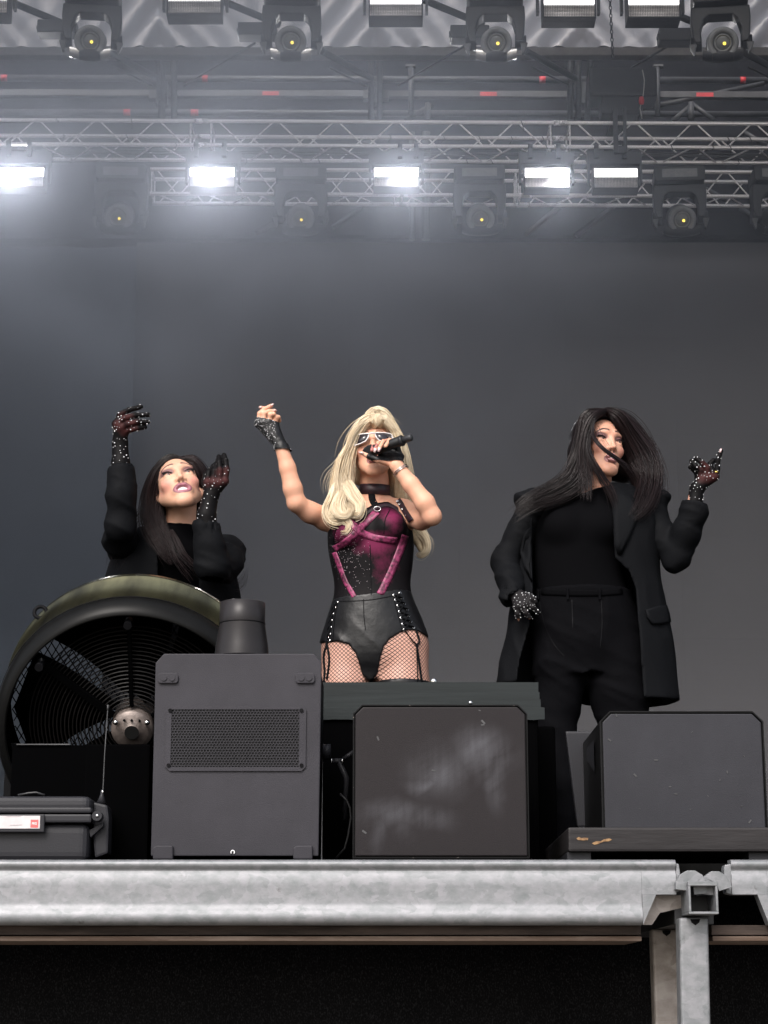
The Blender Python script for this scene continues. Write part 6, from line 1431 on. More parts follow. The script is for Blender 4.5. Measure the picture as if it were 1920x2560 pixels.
# ---------------------------------------------------------------- dancers in black suits
def dark_piece(root, name, mat, fill, box, st, sm=1, tint=None):
    f = Field(axis((box[0], box[1], st)), axis((box[2], box[3], st)), axis((box[4], box[5], st))); fill(f); v_, F_ = f.mesh(sm)
    return skin_mesh(name, v_, F_, mat, root, tint(v_) if tint else None), v_, F_
def glove_tint(J, hot, rad=0.028):
    def fn(v_):
        c = np.tile(np.array((0.004,0.0035,0.004)), (len(v_),1)); w_ = np.zeros(len(v_))
        for p in hot: w_ = np.maximum(w_, np.clip(1.15-np.sqrt(((v_-J(*p))**2).sum(1))/rad, 0, 1))
        return c*(1-w_[:,None]) + np.array((0.055,0.018,0.018))*w_[:,None]
    return fn
drk, dr2 = (0.006,0.004,0.0045), (0.020,0.011,0.012)
def dancer_right():
    Y0 = 6.8; J = px3(Y0); PX = 1/720.0
    root = thing('person', 'dancer with windblown long dark hair in open black suit, one hand on the hip', 'person', (at(1480,1700,Y0).x, Y0, ZD))
    zr = lambda py: at(1480, py, Y0).z
    ex = lambda px, py=1300: at(px, py, Y0).x
    H = Head(at(1497,1121,Y0), 25, 8, 6, 1.05)
    skin = (0.60,0.31,0.215)
    torso = [(zr(py), ex(c, py), Y0+dy, hw*PX, hd) for py, c, hw, hd, dy in ((1225,1482,60,0.055,0.02),(1250,1480,110,0.08,0.01),(1290,1470,122,0.10,0),(1335,1452,112,0.115,-0.005),(1390,1447,106,0.11,0),(1440,1447,104,0.105,0),(1480,1455,108,0.105,0),(1530,1465,122,0.115,0.01),(1590,1470,132,0.12,0.015),(1640,1470,132,0.115,0.015),(1680,1470,128,0.10,0.015))]
    legs = [([(1410,1640,0.01),(1396,1740,0.0),(1390,1835,0.0),(1396,1960,-0.01),(1404,2190,0.03),(1406,2224,0.0),(1404,2238,-0.12)], [0.090,0.060,0.050,0.048,0.042,0.036,0.028]), ([(1532,1640,0.01),(1550,1740,0.0),(1562,1835,0.0),(1566,1960,-0.01),(1566,2190,0.03),(1566,2224,0.0),(1568,2238,-0.12)], [0.096,0.084,0.062,0.055,0.046,0.038,0.028])]
    aL = [(1338,1262,0.0),(1300,1340,0.02),(1262,1402,0.02)]; bL = [(1262,1402,0.02),(1272,1440,-0.02),(1288,1484,-0.08)]
    aR = [(1622,1268,0.0),(1655,1345,-0.02),(1690,1392,-0.05)]; bR = [(1690,1392,-0.05),(1715,1335,-0.09),(1733,1278,-0.12),(1742,1222,-0.13)]
    kR = [(1752,1196,-0.14),(1765,1194,-0.145),(1778,1194,-0.145),(1789,1192,-0.14)]
    fR = [[(1752,1196,-0.14),(1752,1176,-0.15),(1740,1166,-0.155),(1729,1153,-0.15)], [(1765,1194,-0.145),(1769,1170,-0.155),(1756,1157,-0.16),(1741,1146,-0.155)], [(1778,1194,-0.145),(1778,1172,-0.13),(1775,1160,-0.12),(1784,1151,-0.12)], [(1789,1192,-0.14),(1793,1172,-0.145),(1795,1150,-0.15),(1802,1127,-0.15)]]
    tR = [(1746,1202,-0.12),(1744,1182,-0.12),(1736,1174,-0.125),(1726,1168,-0.13)]
    kL = [(1293,1516,-0.125),(1306,1515,-0.13),(1319,1508,-0.13),(1325,1494,-0.125)]
    fL = [[(1293,1516,-0.125),(1294,1534,-0.125),(1297,1549,-0.115)], [(1306,1515,-0.13),(1315,1532,-0.135),(1325,1547,-0.125)], [(1319,1508,-0.13),(1332,1518,-0.14),(1344,1530,-0.13)], [(1325,1494,-0.125),(1333,1497,-0.14),(1338,1504,-0.14)]]
    f = Field(axis((ex(1222), ex(1420), 0.005), (ex(1420), ex(1575), 0.0026), (ex(1575), ex(1715), 0.005), (ex(1715), ex(1815), 0.0028)), axis((Y0-0.2, Y0-0.04, 0.0028), (Y0-0.04, Y0+0.18, 0.0055)), axis((ZD-0.01, zr(1560), 0.012), (zr(1560), zr(1215), 0.0045), (zr(1215), zr(1010), 0.0026)))
    f.loft(torso, 0.02); 
    for pts, rs in legs: f.chain([J(*p) for p in pts], rs, 0.016)
    f.ell(J(1408,1318,-0.075), (0.064,0.055,0.058), None, 0.02); f.ell(J(1500,1318,-0.075), (0.064,0.055,0.058), None, 0.02)
    f.chain([J(1470,1245,0.02), J(*aL[0])], [0.03,0.042], 0.02); f.chain([J(1500,1245,0.02), J(*aR[0])], [0.03,0.042], 0.02)
    for c, rs in ((aL,(0.043,0.040,0.034)), (aR,(0.043,0.040,0.034)), (bL,(0.034,0.031,0.023))): f.chain([J(*p) for p in c], rs, 0.015)
    f.chain([J(*p) for p in bR], (0.034,0.034,0.028,0.022), 0.012)
    hand_into(f, J, bR[-1], kR, fR, thumb=tR); hand_into(f, J, bL[-1], kL, fL)
    f.chain([J(1486,1250,0.03), J(1490,1205,0.02), J(1494,1160,0.01)], [0.062,0.050,0.050], 0.02)
    H.build(f, 'part'); v, F = f.mesh(1)
    skin_mesh('body', v, F, M['skin'], root, H.paint(v, skin, (0.42,0.20,0.20), (0.13,0.06,0.06), (0.46,0.17,0.13), 'part', brow=(0.03,0.018,0.018)))
    H.extras(root, gaze=(0.5,-0.05), mouth='part')
    # top
    nx_, nz_ = [at(p[0],p[1],Y0).x for p in ((1330,1240),(1395,1228),(1430,1222),(1440,1242),(1455,1243),(1480,1232),(1530,1215),(1560,1222),(1640,1240))], [at(p[0],p[1],Y0).z for p in ((1330,1240),(1395,1228),(1430,1222),(1440,1242),(1455,1243),(1480,1232),(1530,1215),(1560,1222),(1640,1240))]
    def tee(f):
        f.loft(torso, 0.02, 0.007); f.ell(J(1408,1318,-0.075), (0.064,0.055,0.058), None, 0.03, off=0.007); f.ell(J(1500,1318,-0.075), (0.064,0.055,0.058), None, 0.03, off=0.007)
        f.chain([J(1486,1250,0.03), J(1490,1205,0.02)], [0.062,0.050], 0.02, off=0.006); f.chain([J(1470,1245,0.02), J(*aL[0])], [0.03,0.042], 0.02, off=0.006); f.chain([J(1500,1245,0.02), J(*aR[0])], [0.03,0.042], 0.02, off=0.006)
        f.clip(lambda X, Y, Z: Z - np.interp(X, nx_, nz_)); f.clip(lambda X, Y, Z: zr(1500)-Z)
    dark_piece(root, 'top', M['tee'], tee, (ex(1310), ex(1670), Y0-0.18, Y0+0.16, zr(1510), zr(1195)), 0.0055)
    wr = lambda X, Y, Z: folds(X, Y, Z, 0.45, 0.9, 14, 0.018, 1.0)*np.clip(0.45+np.abs(Z-zr(1660))*-2.2+0.6, 0.25, 1)
    def trousers(f):
        f.loft([r for r in torso if r[0] < zr(1465)], 0.02, 0.014)
        for pts, rs in legs: f.chain([J(*p) for p in pts[:-2]], [r+0.018 for r in rs[:-2]], 0.012)
        f.warp(wr); f.clip(lambda X, Y, Z: Z - zr(1476))
    _, tv, tF = dark_piece(root, 'trousers', M['trouser'], trousers, (ex(1270), ex(1680), Y0-0.2, Y0+0.2, ZD+0.03, zr(1460)), 0.0075)
    TT = bvh(tv, tF)
    for path, w_ in (([(1340,1478),(1420,1482),(1500,1482),(1580,1476)],16),):
        o = ribbon(TT, path, w_, 0.004).build('waistband', M['tee'], root); o.modifiers.new('t','SOLIDIFY').thickness = 0.003
    for px in (1348, 1420, 1499): 
        o = ribbon(TT, [(px,1472),(px,1500)], 6, 0.008).build('belt_loop', M['trouser'], root); o.modifiers.new('t','SOLIDIFY').thickness = 0.003
    for path in ([(1503,1500),(1505,1560),(1500,1620)], [(1430,1500),(1432,1570)], [(1350,1505),(1362,1560),(1385,1610),(1410,1640)]): ribbon(TT, path, 2.5, 0.002).build('seam', M['black'], root)
    MB().box(J(1378,2230)[0], J(1430,2230)[0], Y0-0.16, Y0+0.07, ZD, ZD+0.05).build('shoe', M['leather'], root, bevel=0.015); MB().box(J(1540,2230)[0], J(1592,2230)[0], Y0-0.16, Y0+0.07, ZD, ZD+0.05).build('shoe', M['leather'], root, bevel=0.015)
    # coat: back and side shell, open in front, and two sleeves
    lx, lz = zip(*[(at(p[0],p[1],Y0-0.1).x, at(p[0],p[1],Y0-0.1).z) for p in ((1340,1228),(1331,1330),(1332,1400),(1334,1470),(1325,1560),(1300,1650),(1284,1770))][::-1])
    rx, rz = zip(*[(at(p[0],p[1],Y0-0.1).x, at(p[0],p[1],Y0-0.1).z) for p in ((1526,1215),(1531,1330),(1536,1400),(1572,1430),(1588,1470),(1600,1620),(1610,1770))][::-1])
    coat = [(zr(py), ex(c, py), Y0+dy, hw*PX, hd) for py, c, hw, hd, dy in ((1765,1468,224,0.155,0.02),(1700,1468,219,0.15,0.02),(1600,1475,204,0.145,0.015),(1500,1471,188,0.138,0.01),(1430,1470,174,0.135,0.005),(1350,1480,162,0.13,0.0),(1290,1484,164,0.118,0.0),(1255,1486,156,0.10,0.005),(1228,1488,112,0.085,0.015),(1216,1490,74,0.075,0.02))]
    wr2 = lambda X, Y, Z: folds(X, Y, Z, 0.96, 0.25, 9, 0.014, 2.0)
    hem = lambda X: np.interp(X, [ex(1245,1710), ex(1330,1710), ex(1480,1740), ex(1605,1748), ex(1692,1745)], [zr(1712), zr(1716), zr(1745), zr(1757), zr(1752)])
    def coat_f(f):
        f.loft(coat, 0.01, 0.0, shell=0.007, wrinkle=wr2, cut=lambda X, Y, Z: np.minimum(np.minimum(X-np.interp(Z, lz, lx), np.interp(Z, rz, rx)-X), (Y0+0.03-Y))*1.0)
        f.clip(lambda X, Y, Z: hem(X)-Z)
    def sleeves(f):
        sl = lambda c, rs: f.chain([J(*p) for p in c], rs, 0.02)
        sl([(1400,1250,0.02)]+aL, (0.05,0.056,0.054,0.050)); sl(bL[:1]+[(1275,1450,-0.03),(1281,1492,-0.075)], (0.050,0.049,0.048))
        sl([(1570,1250,0.02)]+aR, (0.05,0.060,0.056,0.052)); sl(bR[:3]+[(1737,1262,-0.12)], (0.053,0.052,0.049,0.047))
        f.ell(J(1640,1246,0.0), (0.055,0.055,0.035), None, 0.02); f.ell(J(1322,1250,0.0), (0.055,0.055,0.035), None, 0.02)
        f.warp(lambda X, Y, Z: 0.004 + folds(X, Y, Z, 0.35, 0.93, 17, 0.012, 4.0))
        # hollow cuffs, and the neck side kept off
        for c0, c1, r in (((1733,1278,-0.12),(1752,1210,-0.125),0.034), ((1281,1486,-0.07),(1300,1530,-0.12),0.035)): f.cone(J(*c0), J(*c1), r, r, 0.004, 's')
        a, b = J(1733,1278,-0.12), J(1742,1222,-0.13); n = (b-a)/np.linalg.norm(b-a); e = J(1740,1256,-0.12); f.clip(lambda X, Y, Z: np.where(Z > J(1740,1330)[2], (X-e[0])*n[0]+(Y-e[1])*n[1]+(Z-e[2])*n[2], -1)*((X > J(1680,1300)[0])*2-1) - (X <= J(1680,1300)[0])*2)
        f.clip(lambda X, Y, Z: np.where((X < J(1345,1500)[0]) & (Z < J(1300,1430)[2]), -((Z-J(1290,1515)[2])*0.82 - (X-J(1290,1515)[0])*0.5), -1))
        f.clip(lambda X, Y, Z: np.minimum(np.minimum(X-ex(1390), ex(1560)-X), Y0-0.05-Y))
    _, jv, jF = dark_piece(root, 'suit_jacket', M['wool'], lambda f: (coat_f(f)), (ex(1225), ex(1715), Y0-0.2, Y0+0.2, zr(1775), zr(1205)), 0.0062)
    _, wv, wF = dark_piece(root, 'jacket_sleeves', M['wool'], sleeves, (ex(1195), ex(1800), Y0-0.2, Y0+0.14, zr(1560), zr(1200)), 0.0055)
    TJ = bvh(jv, jF)
    o = flat_patch(TJ, [(1530,1222),(1548,1226),(1575,1240),(1592,1262),(1590,1300),(1572,1345),(1553,1385),(1541,1408),(1535,1380),(1532,1330),(1530,1280)], 0.006).build('lapel', M['wool'], root); o.modifiers.new('t','SOLIDIFY').thickness = 0.005
    o = flat_patch(TJ, [(1332,1300),(1310,1330),(1300,1380),(1312,1420),(1330,1455),(1333,1400),(1331,1340)], 0.006).build('lapel', M['wool'], root); o.modifiers.new('t','SOLIDIFY').thickness = 0.005
    o = flat_patch(TJ, [(1611,1526),(1640,1517),(1661,1514),(1668,1535),(1672,1557),(1650,1561),(1627,1561),(1616,1545)], 0.005).build('pocket_flap', M['wool'], root); o.modifiers.new('t','SOLIDIFY').thickness = 0.005
    # gloves with rhinestones
    def gR(f):
        hand_into(f, J, bR[-1], kR, fR, thumb=tR, off=0.0018); f.chain([J(*bR[-1]), J(1736,1262,-0.125)], [0.024,0.029], 0.01)
    _, g1, gF1 = dark_piece(root, 'glove', M['glove'], gR, (ex(1705,1190), ex(1822,1190), Y0-0.19, Y0-0.06, zr(1285), zr(1110)), 0.0026, 1, glove_tint(J, [(1756,1192,-0.16),(1770,1192,-0.16),(1784,1192,-0.16),(1763,1166,-0.165),(1773,1182,-0.16)], 0.024))
    stones_on('rhinestones', g1, g1[:,1] < Y0-0.13, root, 85, 0.0022, 4, 0.0095)
    def gL(f):
        hand_into(f, J, bL[-1], kL, fL, off=0.0018); f.chain([J(*bL[-1]), J(1281,1470,-0.06)], [0.024,0.028], 0.01)
    _, g2, gF2 = dark_piece(root, 'glove', M['glove'], gL, (ex(1255,1500), ex(1370,1500), Y0-0.18, Y0-0.03, zr(1565), zr(1455)), 0.0026, 1, lambda v_: np.tile(np.array((0.012,0.011,0.012)), (len(v_),1)))
    stones_on('rhinestones', g2, g2[:,1] < Y0-0.115, root, 80, 0.0021, 5, 0.0085)
    MB().tube([J(1787,1179,-0.153), J(1795,1181,-0.153)], 0.0035, 8).build('ring', mk('gold', (0.8,0.5,0.15), 0.25, 1.0), root)
    MB().tube([J(1800,1131,-0.158), J(1803,1122,-0.158)], [0.004,0.0028], 8).build('nail', M['nail'], root)
    # hair
    hf = Field(axis((ex(1395,1150), ex(1660,1150), 0.0045)), axis((Y0-0.1, Y0+0.17, 0.0045)), axis((zr(1320), zr(1010), 0.0045)))
    hf.ell(A3(H.p(0,-0.03,0.043)), np.array((0.082,0.096,0.089))*1.05, H.R, 0.02)
    hf.chain([J(1464,1075,0.0), J(1452,1130,0.0), J(1440,1190,-0.01), J(1415,1225,-0.03)], [0.038,0.040,0.036,0.028], 0.03)
    hf.chain([J(1540,1070,0.05), J(1580,1130,0.06), J(1605,1190,0.05), J(1605,1250,0.02)], [0.05,0.052,0.045,0.03], 0.03); hf.cone(J(1470,1150,0.09), J(1560,1170,0.09), 0.055, 0.055, 0.03)
    hf.ell(A3(H.p(0.0,0.088,-0.02)), np.array((0.058,0.075,0.088))*1.05, H.R, 0.012, 's')
    hv, hF = hf.mesh(2); skin_mesh('hair', hv, hF, M['hair_dark'], root, np.tile(np.array(drk), (len(hv),1)))
    lk = [([(1512,1030,-0.05,8,0.02),(1470,1040,-0.075,16,0.02),(1456,1090,-0.075,17,0.03),(1448,1150,-0.07,22,0.03),(1430,1205,-0.085,28,0.03),(1376,1240,-0.11,26,0.02),(1316,1262,-0.13,17,0.015),(1284,1290,-0.13,9,0.01)], 210, 0.0016, 0.007, 1.2, (drk, dr2)),
          ([(1510,1030,-0.06,8,0.02),(1482,1046,-0.09,9,0.015),(1466,1090,-0.10,11,0.015),(1460,1150,-0.11,15,0.015),(1466,1205,-0.12,18,0.015),(1462,1255,-0.135,18,0.012)], 110, 0.0014, 0.003, 0.8, (drk, dr2)),
          ([(1514,1028,-0.04,8,0.02),(1545,1042,-0.05,16,0.03),(1578,1090,-0.02,24,0.04),(1606,1150,0.0,30,0.05),(1618,1210,-0.02,28,0.04),(1606,1270,-0.09,24,0.02),(1576,1310,-0.13,10,0.01)], 300, 0.0016, 0.009, 1.3, (drk, dr2)),
          ([(1512,1028,0.0,10,0.03),(1560,1050,0.03,20,0.04),(1610,1110,0.04,16,0.04),(1638,1170,0.03,12,0.03),(1640,1220,0.0,12,0.03),(1664,1236,-0.02,12,0.02)], 130, 0.0013, 0.009, 1.4, (drk, dr2)),
          ([(1486,1046,-0.10,3,0.005),(1480,1082,-0.115,4,0.005),(1492,1106,-0.14,4,0.005),(1512,1126,-0.15,4,0.005),(1543,1148,-0.145,5,0.006),(1566,1168,-0.13,7,0.01),(1595,1205,-0.11,9,0.01)], 44, 0.0011, 0.0015, 0.6, (drk, dr2)),
          ([(1474,1070,-0.10,5,0.006),(1470,1120,-0.12,6,0.008),(1484,1160,-0.13,9,0.008),(1505,1195,-0.13,12,0.008),(1530,1235,-0.125,13,0.008),(1544,1280,-0.12,8,0.008)], 44, 0.0011, 0.002, 0.6, (drk, dr2)),
          ([(1488,1066,-0.12,8,0.005),(1502,1100,-0.15,10,0.005),(1520,1130,-0.16,12,0.005),(1546,1152,-0.15,14,0.005)], 9, 0.0004, 0.001, 0.5, (drk, dr2)),
          ([(1560,1060,0.02,20,0.03),(1620,1120,0.03,30,0.03),(1650,1185,0.01,30,0.02),(1648,1235,-0.03,24,0.02)], 42, 0.0007, 0.008, 0.8, (drk, dr2)),
          ([(1590,1160,-0.02,26,0.03),(1630,1225,-0.05,20,0.02),(1680,1216,-0.05,10,0.01)], 10, 0.0006, 0.004, 0.6, (drk, dr2)),
          ([(1400,1220,-0.10,30,0.02),(1330,1262,-0.13,26,0.01),(1270,1300,-0.13,20,0.01)], 18, 0.0006, 0.003, 0.6, (drk, dr2))]
    hv, hF, hC = strands(lk, Y0, 9); skin_mesh('hair_strands', hv, hF, M['hair_dark'], root, hC)
    return root
def dancer_left():
    Y0 = 6.62; J = px3(Y0); PX = 1/740.0
    root = thing('person', 'dark haired dancer in black suit grimacing above the big fan, both gloved hands up', 'person', (at(430,1700,Y0).x, Y0, ZD))
    zr = lambda py: at(430, py, Y0).z
    ex = lambda px, py=1300: at(px, py, Y0).x
    H = Head(at(445,1222,Y0-0.16), 6, 26, -12, 1.05)
    skin = (0.66,0.37,0.255)
    torso = [(zr(py), ex(c, py), Y0+dy, hw*PX, hd) for py, c, hw, hd, dy in ((1345,440,70,0.06,-0.08),(1370,438,120,0.09,-0.07),(1410,436,128,0.11,-0.05),(1460,434,120,0.11,-0.02),(1520,432,108,0.105,0.03),(1580,432,100,0.10,0.08),(1640,432,118,0.11,0.12),(1700,432,128,0.115,0.13),(1760,432,122,0.10,0.12))]
    legs = [([(375,1740,0.12),(372,1960,0.05),(370,2190,0.1),(370,2220,0.06),(368,2236,-0.08)], [0.09,0.06,0.045,0.04,0.028]), ([(490,1740,0.12),(494,1960,0.05),(498,2190,0.1),(498,2220,0.06),(500,2236,-0.08)], [0.09,0.06,0.045,0.04,0.028])]
    aL = [(318,1378,-0.06),(300,1350,-0.16),(302,1312,-0.26)]; bL = [(302,1312,-0.26),(303,1230,-0.28),(302,1160,-0.28),(300,1108,-0.28)]
    aR = [(560,1388,-0.06),(556,1408,-0.18),(530,1412,-0.28)]; bR = [(530,1412,-0.28),(520,1350,-0.30),(516,1290,-0.31),(526,1244,-0.31)]
    kL = [(290,1060,-0.30),(297,1062,-0.31),(304,1070,-0.31),(312,1080,-0.30)]
    fL = [[(290,1060,-0.30),(300,1036,-0.31),(322,1025,-0.315),(352,1017,-0.31)], [(297,1062,-0.31),(312,1045,-0.325),(338,1038,-0.33),(370,1037,-0.325)], [(304,1070,-0.31),(320,1060,-0.325),(342,1055,-0.33),(369,1055,-0.325)], [(312,1080,-0.30),(326,1074,-0.315),(344,1070,-0.32),(362,1068,-0.315)]]
    tL = [(306,1092,-0.27),(318,1070,-0.25),(330,1058,-0.24),(345,1050,-0.24)]
    kR = [(518,1206,-0.32),(533,1207,-0.33),(548,1207,-0.33),(562,1204,-0.325)]
    fR = [[(518,1206,-0.32),(522,1182,-0.31),(534,1166,-0.29),(542,1158,-0.27)], [(533,1207,-0.33),(536,1178,-0.33),(542,1160,-0.31),(546,1148,-0.29)], [(548,1207,-0.33),(550,1176,-0.335),(548,1156,-0.33),(547,1142,-0.31)], [(562,1204,-0.325),(567,1174,-0.33),(564,1152,-0.325),(560,1138,-0.31)]]
    tR = [(520,1226,-0.30),(512,1206,-0.30),(514,1190,-0.29),(524,1176,-0.28)]
    f = Field(axis((ex(262), ex(385), 0.003), (ex(385), ex(520), 0.0027), (ex(520), ex(625), 0.0032)), axis((Y0-0.38, Y0-0.02, 0.0033), (Y0-0.02, Y0+0.28, 0.009)), axis((ZD-0.01, zr(1480), 0.014), (zr(1480), zr(1295), 0.005), (zr(1295), zr(995), 0.0027)))
    f.loft(torso, 0.02)
    for pts, rs in legs: f.chain([J(*p) for p in pts], rs, 0.016)
    f.chain([J(430,1368,-0.06), J(*aL[0])], [0.04,0.045], 0.02); f.chain([J(450,1368,-0.06), J(*aR[0])], [0.04,0.045], 0.02)
    for c, rs in ((aL,(0.043,0.040,0.034)), (aR,(0.043,0.040,0.034)), (bL,(0.034,0.033,0.026,0.022)), (bR,(0.034,0.033,0.026,0.022))): f.chain([J(*p) for p in c], rs, 0.015)
    hand_into(f, J, bL[-1], kL, fL, thumb=tL); hand_into(f, J, bR[-1], kR, fR, thumb=tR)
    f.chain([J(440,1372,-0.08), J(452,1315,-0.10), J(454,1240,-0.13)], [0.064,0.050,0.052], 0.02)
    H.build(f, 'snarl'); v, F = f.mesh(1)
    skin_mesh('body', v, F, M['skin'], root, H.paint(v, skin, (0.34,0.13,0.165), (0.19,0.09,0.09), (0.60,0.20,0.18), 'snarl', brow=(0.07,0.04,0.045)))
    H.extras(root, gaze=(-0.1,-0.55), mouth='snarl')
    def tee(f):
        f.loft(torso, 0.02, 0.007); f.chain([J(440,1372,-0.08), J(450,1330,-0.10)], [0.064,0.052], 0.02, off=0.006)
        cx = J(452,1336)[0]; f.clip(lambda X, Y, Z: Z - (zr(1336) + np.abs(X-cx)*1.0*(Y < Y0-0.05))); f.clip(lambda X, Y, Z: zr(1690)-Z)
    dark_piece(root, 'top', M['tee'], tee, (ex(290), ex(590), Y0-0.2, Y0+0.28, zr(1700), zr(1290)), 0.007)
    def trousers(f):
        f.loft([r for r in torso if r[0] < zr(1580)], 0.02, 0.012)
        for pts, rs in legs: f.chain([J(*p) for p in pts[:-2]], [r+0.015 for r in rs[:-2]], 0.012)
    dark_piece(root, 'trousers', M['trouser'], trousers, (ex(280), ex(600), Y0-0.15, Y0+0.28, ZD+0.03, zr(1560)), 0.012)
    for x in (370, 498): MB().box(J(x-26,2230)[0], J(x+26,2230)[0], Y0-0.12, Y0+0.12, ZD, ZD+0.05).build('shoe', M['leather'], root, bevel=0.015)
    coat = [(zr(py), ex(c, py), Y0+dy, hw*PX, hd) for py, c, hw, hd, dy in ((1760,430,180,0.15,0.08),(1600,430,165,0.145,0.05),(1500,430,166,0.145,0.0),(1450,432,158,0.14,-0.03),(1400,436,148,0.125,-0.05),(1365,438,125,0.10,-0.065),(1338,442,80,0.085,-0.07))]
    def jacket(f):
        lx, lz = zip(*[(at(p[0],p[1],Y0-0.15).x, at(p[0],p[1],Y0-0.15).z) for p in ((405,1330),(398,1370),(396,1450),(396,1760))][::-1]); rx, rz = zip(*[(at(p[0],p[1],Y0-0.15).x, at(p[0],p[1],Y0-0.15).z) for p in ((485,1330),(492,1370),(496,1450),(496,1760))][::-1])
        f.loft(coat, 0.01, 0.0, shell=0.008, wrinkle=lambda X, Y, Z: folds(X, Y, Z, 0.9, 0.4, 11, 0.014, 7.0), cut=lambda X, Y, Z: np.minimum(np.minimum(X-np.interp(Z, lz, lx), np.interp(Z, rz, rx)-X), Y0-0.02-Y))
    dark_piece(root, 'suit_jacket', M['wool'], jacket, (ex(225), ex(640), Y0-0.22, Y0+0.25, zr(1770), zr(1325)), 0.008)
    def sleeves(f):
        sl = lambda c, rs: f.chain([J(*p) for p in c], rs, 0.025)
        sl([(390,1372,-0.06)]+aL, (0.06,0.064,0.057,0.052)); sl([bL[0], (303,1240,-0.28), (305,1178,-0.28)], (0.052,0.050,0.049))
        sl([(490,1372,-0.06)]+aR, (0.06,0.066,0.060,0.056)); sl([bR[0], (525,1370,-0.29), (516,1318,-0.30)], (0.056,0.054,0.052))
        f.warp(lambda X, Y, Z: 0.005 + folds(X, Y, Z, 0.3, 0.95, 17, 0.012, 6.0))
        for c0, c1, r in (((304,1192,-0.28),(304,1100,-0.28),0.0365), ((518,1334,-0.30),(515,1250,-0.305),0.0385)): f.cone(J(*c0), J(*c1), r, r, 0.004, 's')
        cl = J(305,1178); f.clip(lambda X, Y, Z: np.where(X < J(400,1178)[0], (Z-cl[2])+ (X-cl[0])*0.35*1.0, -1)); cr = J(516,1318); f.clip(lambda X, Y, Z: np.where(X > J(470,1318)[0], np.where(Y < Y0-0.2, (Z-cr[2]) - (X-cr[0])*0.25, -1), -1))
    dark_piece(root, 'jacket_sleeves', M['wool'], sleeves, (ex(245), ex(640), Y0-0.4, Y0+0.08, zr(1490), zr(1130)), 0.0055)
    def gL(f):
        hand_into(f, J, bL[-1], kL, fL, thumb=tL, off=0.0018); f.chain([J(*bL[-1]), J(302,1160,-0.28), J(303,1215,-0.28)], [0.0255,0.030,0.034], 0.01)
    _, g1, _f = dark_piece(root, 'glove', M['glove'], gL, (ex(268,1100), ex(440,1100), Y0-0.36, Y0-0.22, zr(1235), zr(990)), 0.0027, 1, glove_tint(J, [(294,1062,-0.32),(302,1066,-0.32),(312,1076,-0.32),(320,1045,-0.335),(330,1058,-0.335),(330,1074,-0.33),(305,1040,-0.33)], 0.022))
    stones_on('rhinestones', g1, g1[:,1] < Y0-0.292, root, 120, 0.0022, 6, 0.0078)
    def gR(f):
        hand_into(f, J, bR[-1], kR, fR, thumb=tR, off=0.0018); f.chain([J(*bR[-1]), J(516,1290,-0.31), J(519,1350,-0.302)], [0.0255,0.031,0.037], 0.01)
    _, g2, _f = dark_piece(root, 'glove', M['glove'], gR, (ex(470,1230), ex(630,1230), Y0-0.38, Y0-0.22, zr(1375), zr(1110)), 0.0028, 1, glove_tint(J, [(520,1203,-0.335),(534,1202,-0.345),(548,1202,-0.345),(562,1198,-0.34),(566,1178,-0.345),(550,1180,-0.35)], 0.022))
    stones_on('rhinestones', g2, (g2[:,1] < Y0-0.30), root, 80, 0.0021, 7, 0.0095)
    # hair
    hf = Field(axis((ex(355,1200), ex(530,1200), 0.0045)), axis((Y0-0.26, Y0+0.05, 0.0045)), axis((zr(1440), zr(1130), 0.0045)))
    hf.ell(A3(H.p(0,-0.03,0.043)), np.array((0.080,0.093,0.085))*1.03, H.R, 0.02)
    hf.chain([J(392,1220,-0.10), J(385,1280,-0.10), J(398,1330,-0.13), J(420,1380,-0.17)], [0.035,0.035,0.030,0.022], 0.03); hf.chain([J(505,1215,-0.08), J(512,1270,-0.06), J(515,1340,-0.04)], [0.032,0.03,0.03], 0.03)
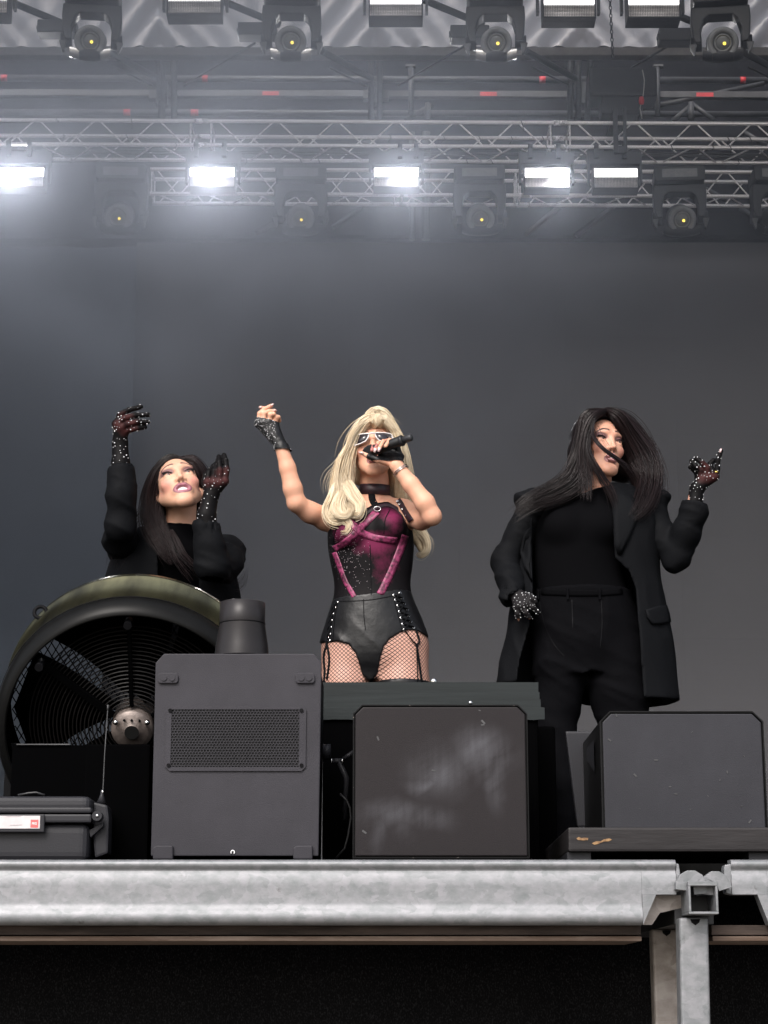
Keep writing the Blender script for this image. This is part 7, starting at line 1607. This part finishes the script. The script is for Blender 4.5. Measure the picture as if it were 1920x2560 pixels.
    hf.ell(A3(H.p(0.0,0.086,-0.02)), np.array((0.060,0.078,0.094))*1.03, H.R, 0.012, 's')
    hv, hF = hf.mesh(2); skin_mesh('hair', hv, hF, M['hair_dark'], root, np.tile(np.array(drk), (len(hv),1)))
    lk = [([(452,1152,-0.17,6,0.02),(420,1156,-0.18,12,0.02),(392,1190,-0.175,16,0.03),(378,1250,-0.16,20,0.03),(386,1310,-0.17,24,0.025),(418,1370,-0.20,20,0.015),(445,1410,-0.21,12,0.01)], 240, 0.0015, 0.004, 0.9, (drk, dr2)),
          ([(454,1152,-0.17,6,0.02),(482,1156,-0.17,10,0.02),(506,1188,-0.155,12,0.03),(518,1232,-0.12,14,0.03),(520,1290,-0.09,14,0.03)], 160, 0.0015, 0.003, 0.8, (drk, dr2)),
          ([(452,1148,-0.14,6,0.02),(424,1148,-0.14,10,0.02),(396,1180,-0.13,14,0.03),(378,1240,-0.12,16,0.03),(376,1300,-0.13,18,0.03)], 120, 0.0015, 0.003, 0.8, (drk, dr2)),
          ([(452,1148,-0.14,6,0.02),(484,1150,-0.13,8,0.02),(508,1182,-0.11,10,0.03),(520,1230,-0.09,10,0.03),(522,1290,-0.07,12,0.03)], 100, 0.0015, 0.003, 0.8, (drk, dr2)),
          ([(372,1260,-0.13,14,0.02),(345,1320,-0.12,24,0.02),(300,1370,-0.14,30,0.015),(278,1430,-0.12,20,0.01)], 40, 0.0007, 0.006, 0.9, (drk, dr2)),
          ([(420,1330,-0.19,14,0.01),(450,1390,-0.22,18,0.01),(500,1440,-0.22,30,0.01)], 40, 0.0008, 0.004, 0.8, (drk, dr2)),
          ([(520,1330,-0.05,20,0.02),(560,1420,-0.04,24,0.02),(590,1455,-0.05,20,0.02),(612,1410,-0.05,6,0.01)], 26, 0.0006, 0.008, 0.8, (drk, dr2))]
    hv, hF, hC = strands(lk, Y0, 10); skin_mesh('hair_strands', hv, hF, M['hair_dark'], root, hC)
    return root
import time as _t
for fn in (singer, dancer_right, dancer_left):
    _a = _t.time(); fn(); print('built', fn.__name__, round(_t.time()-_a, 1))
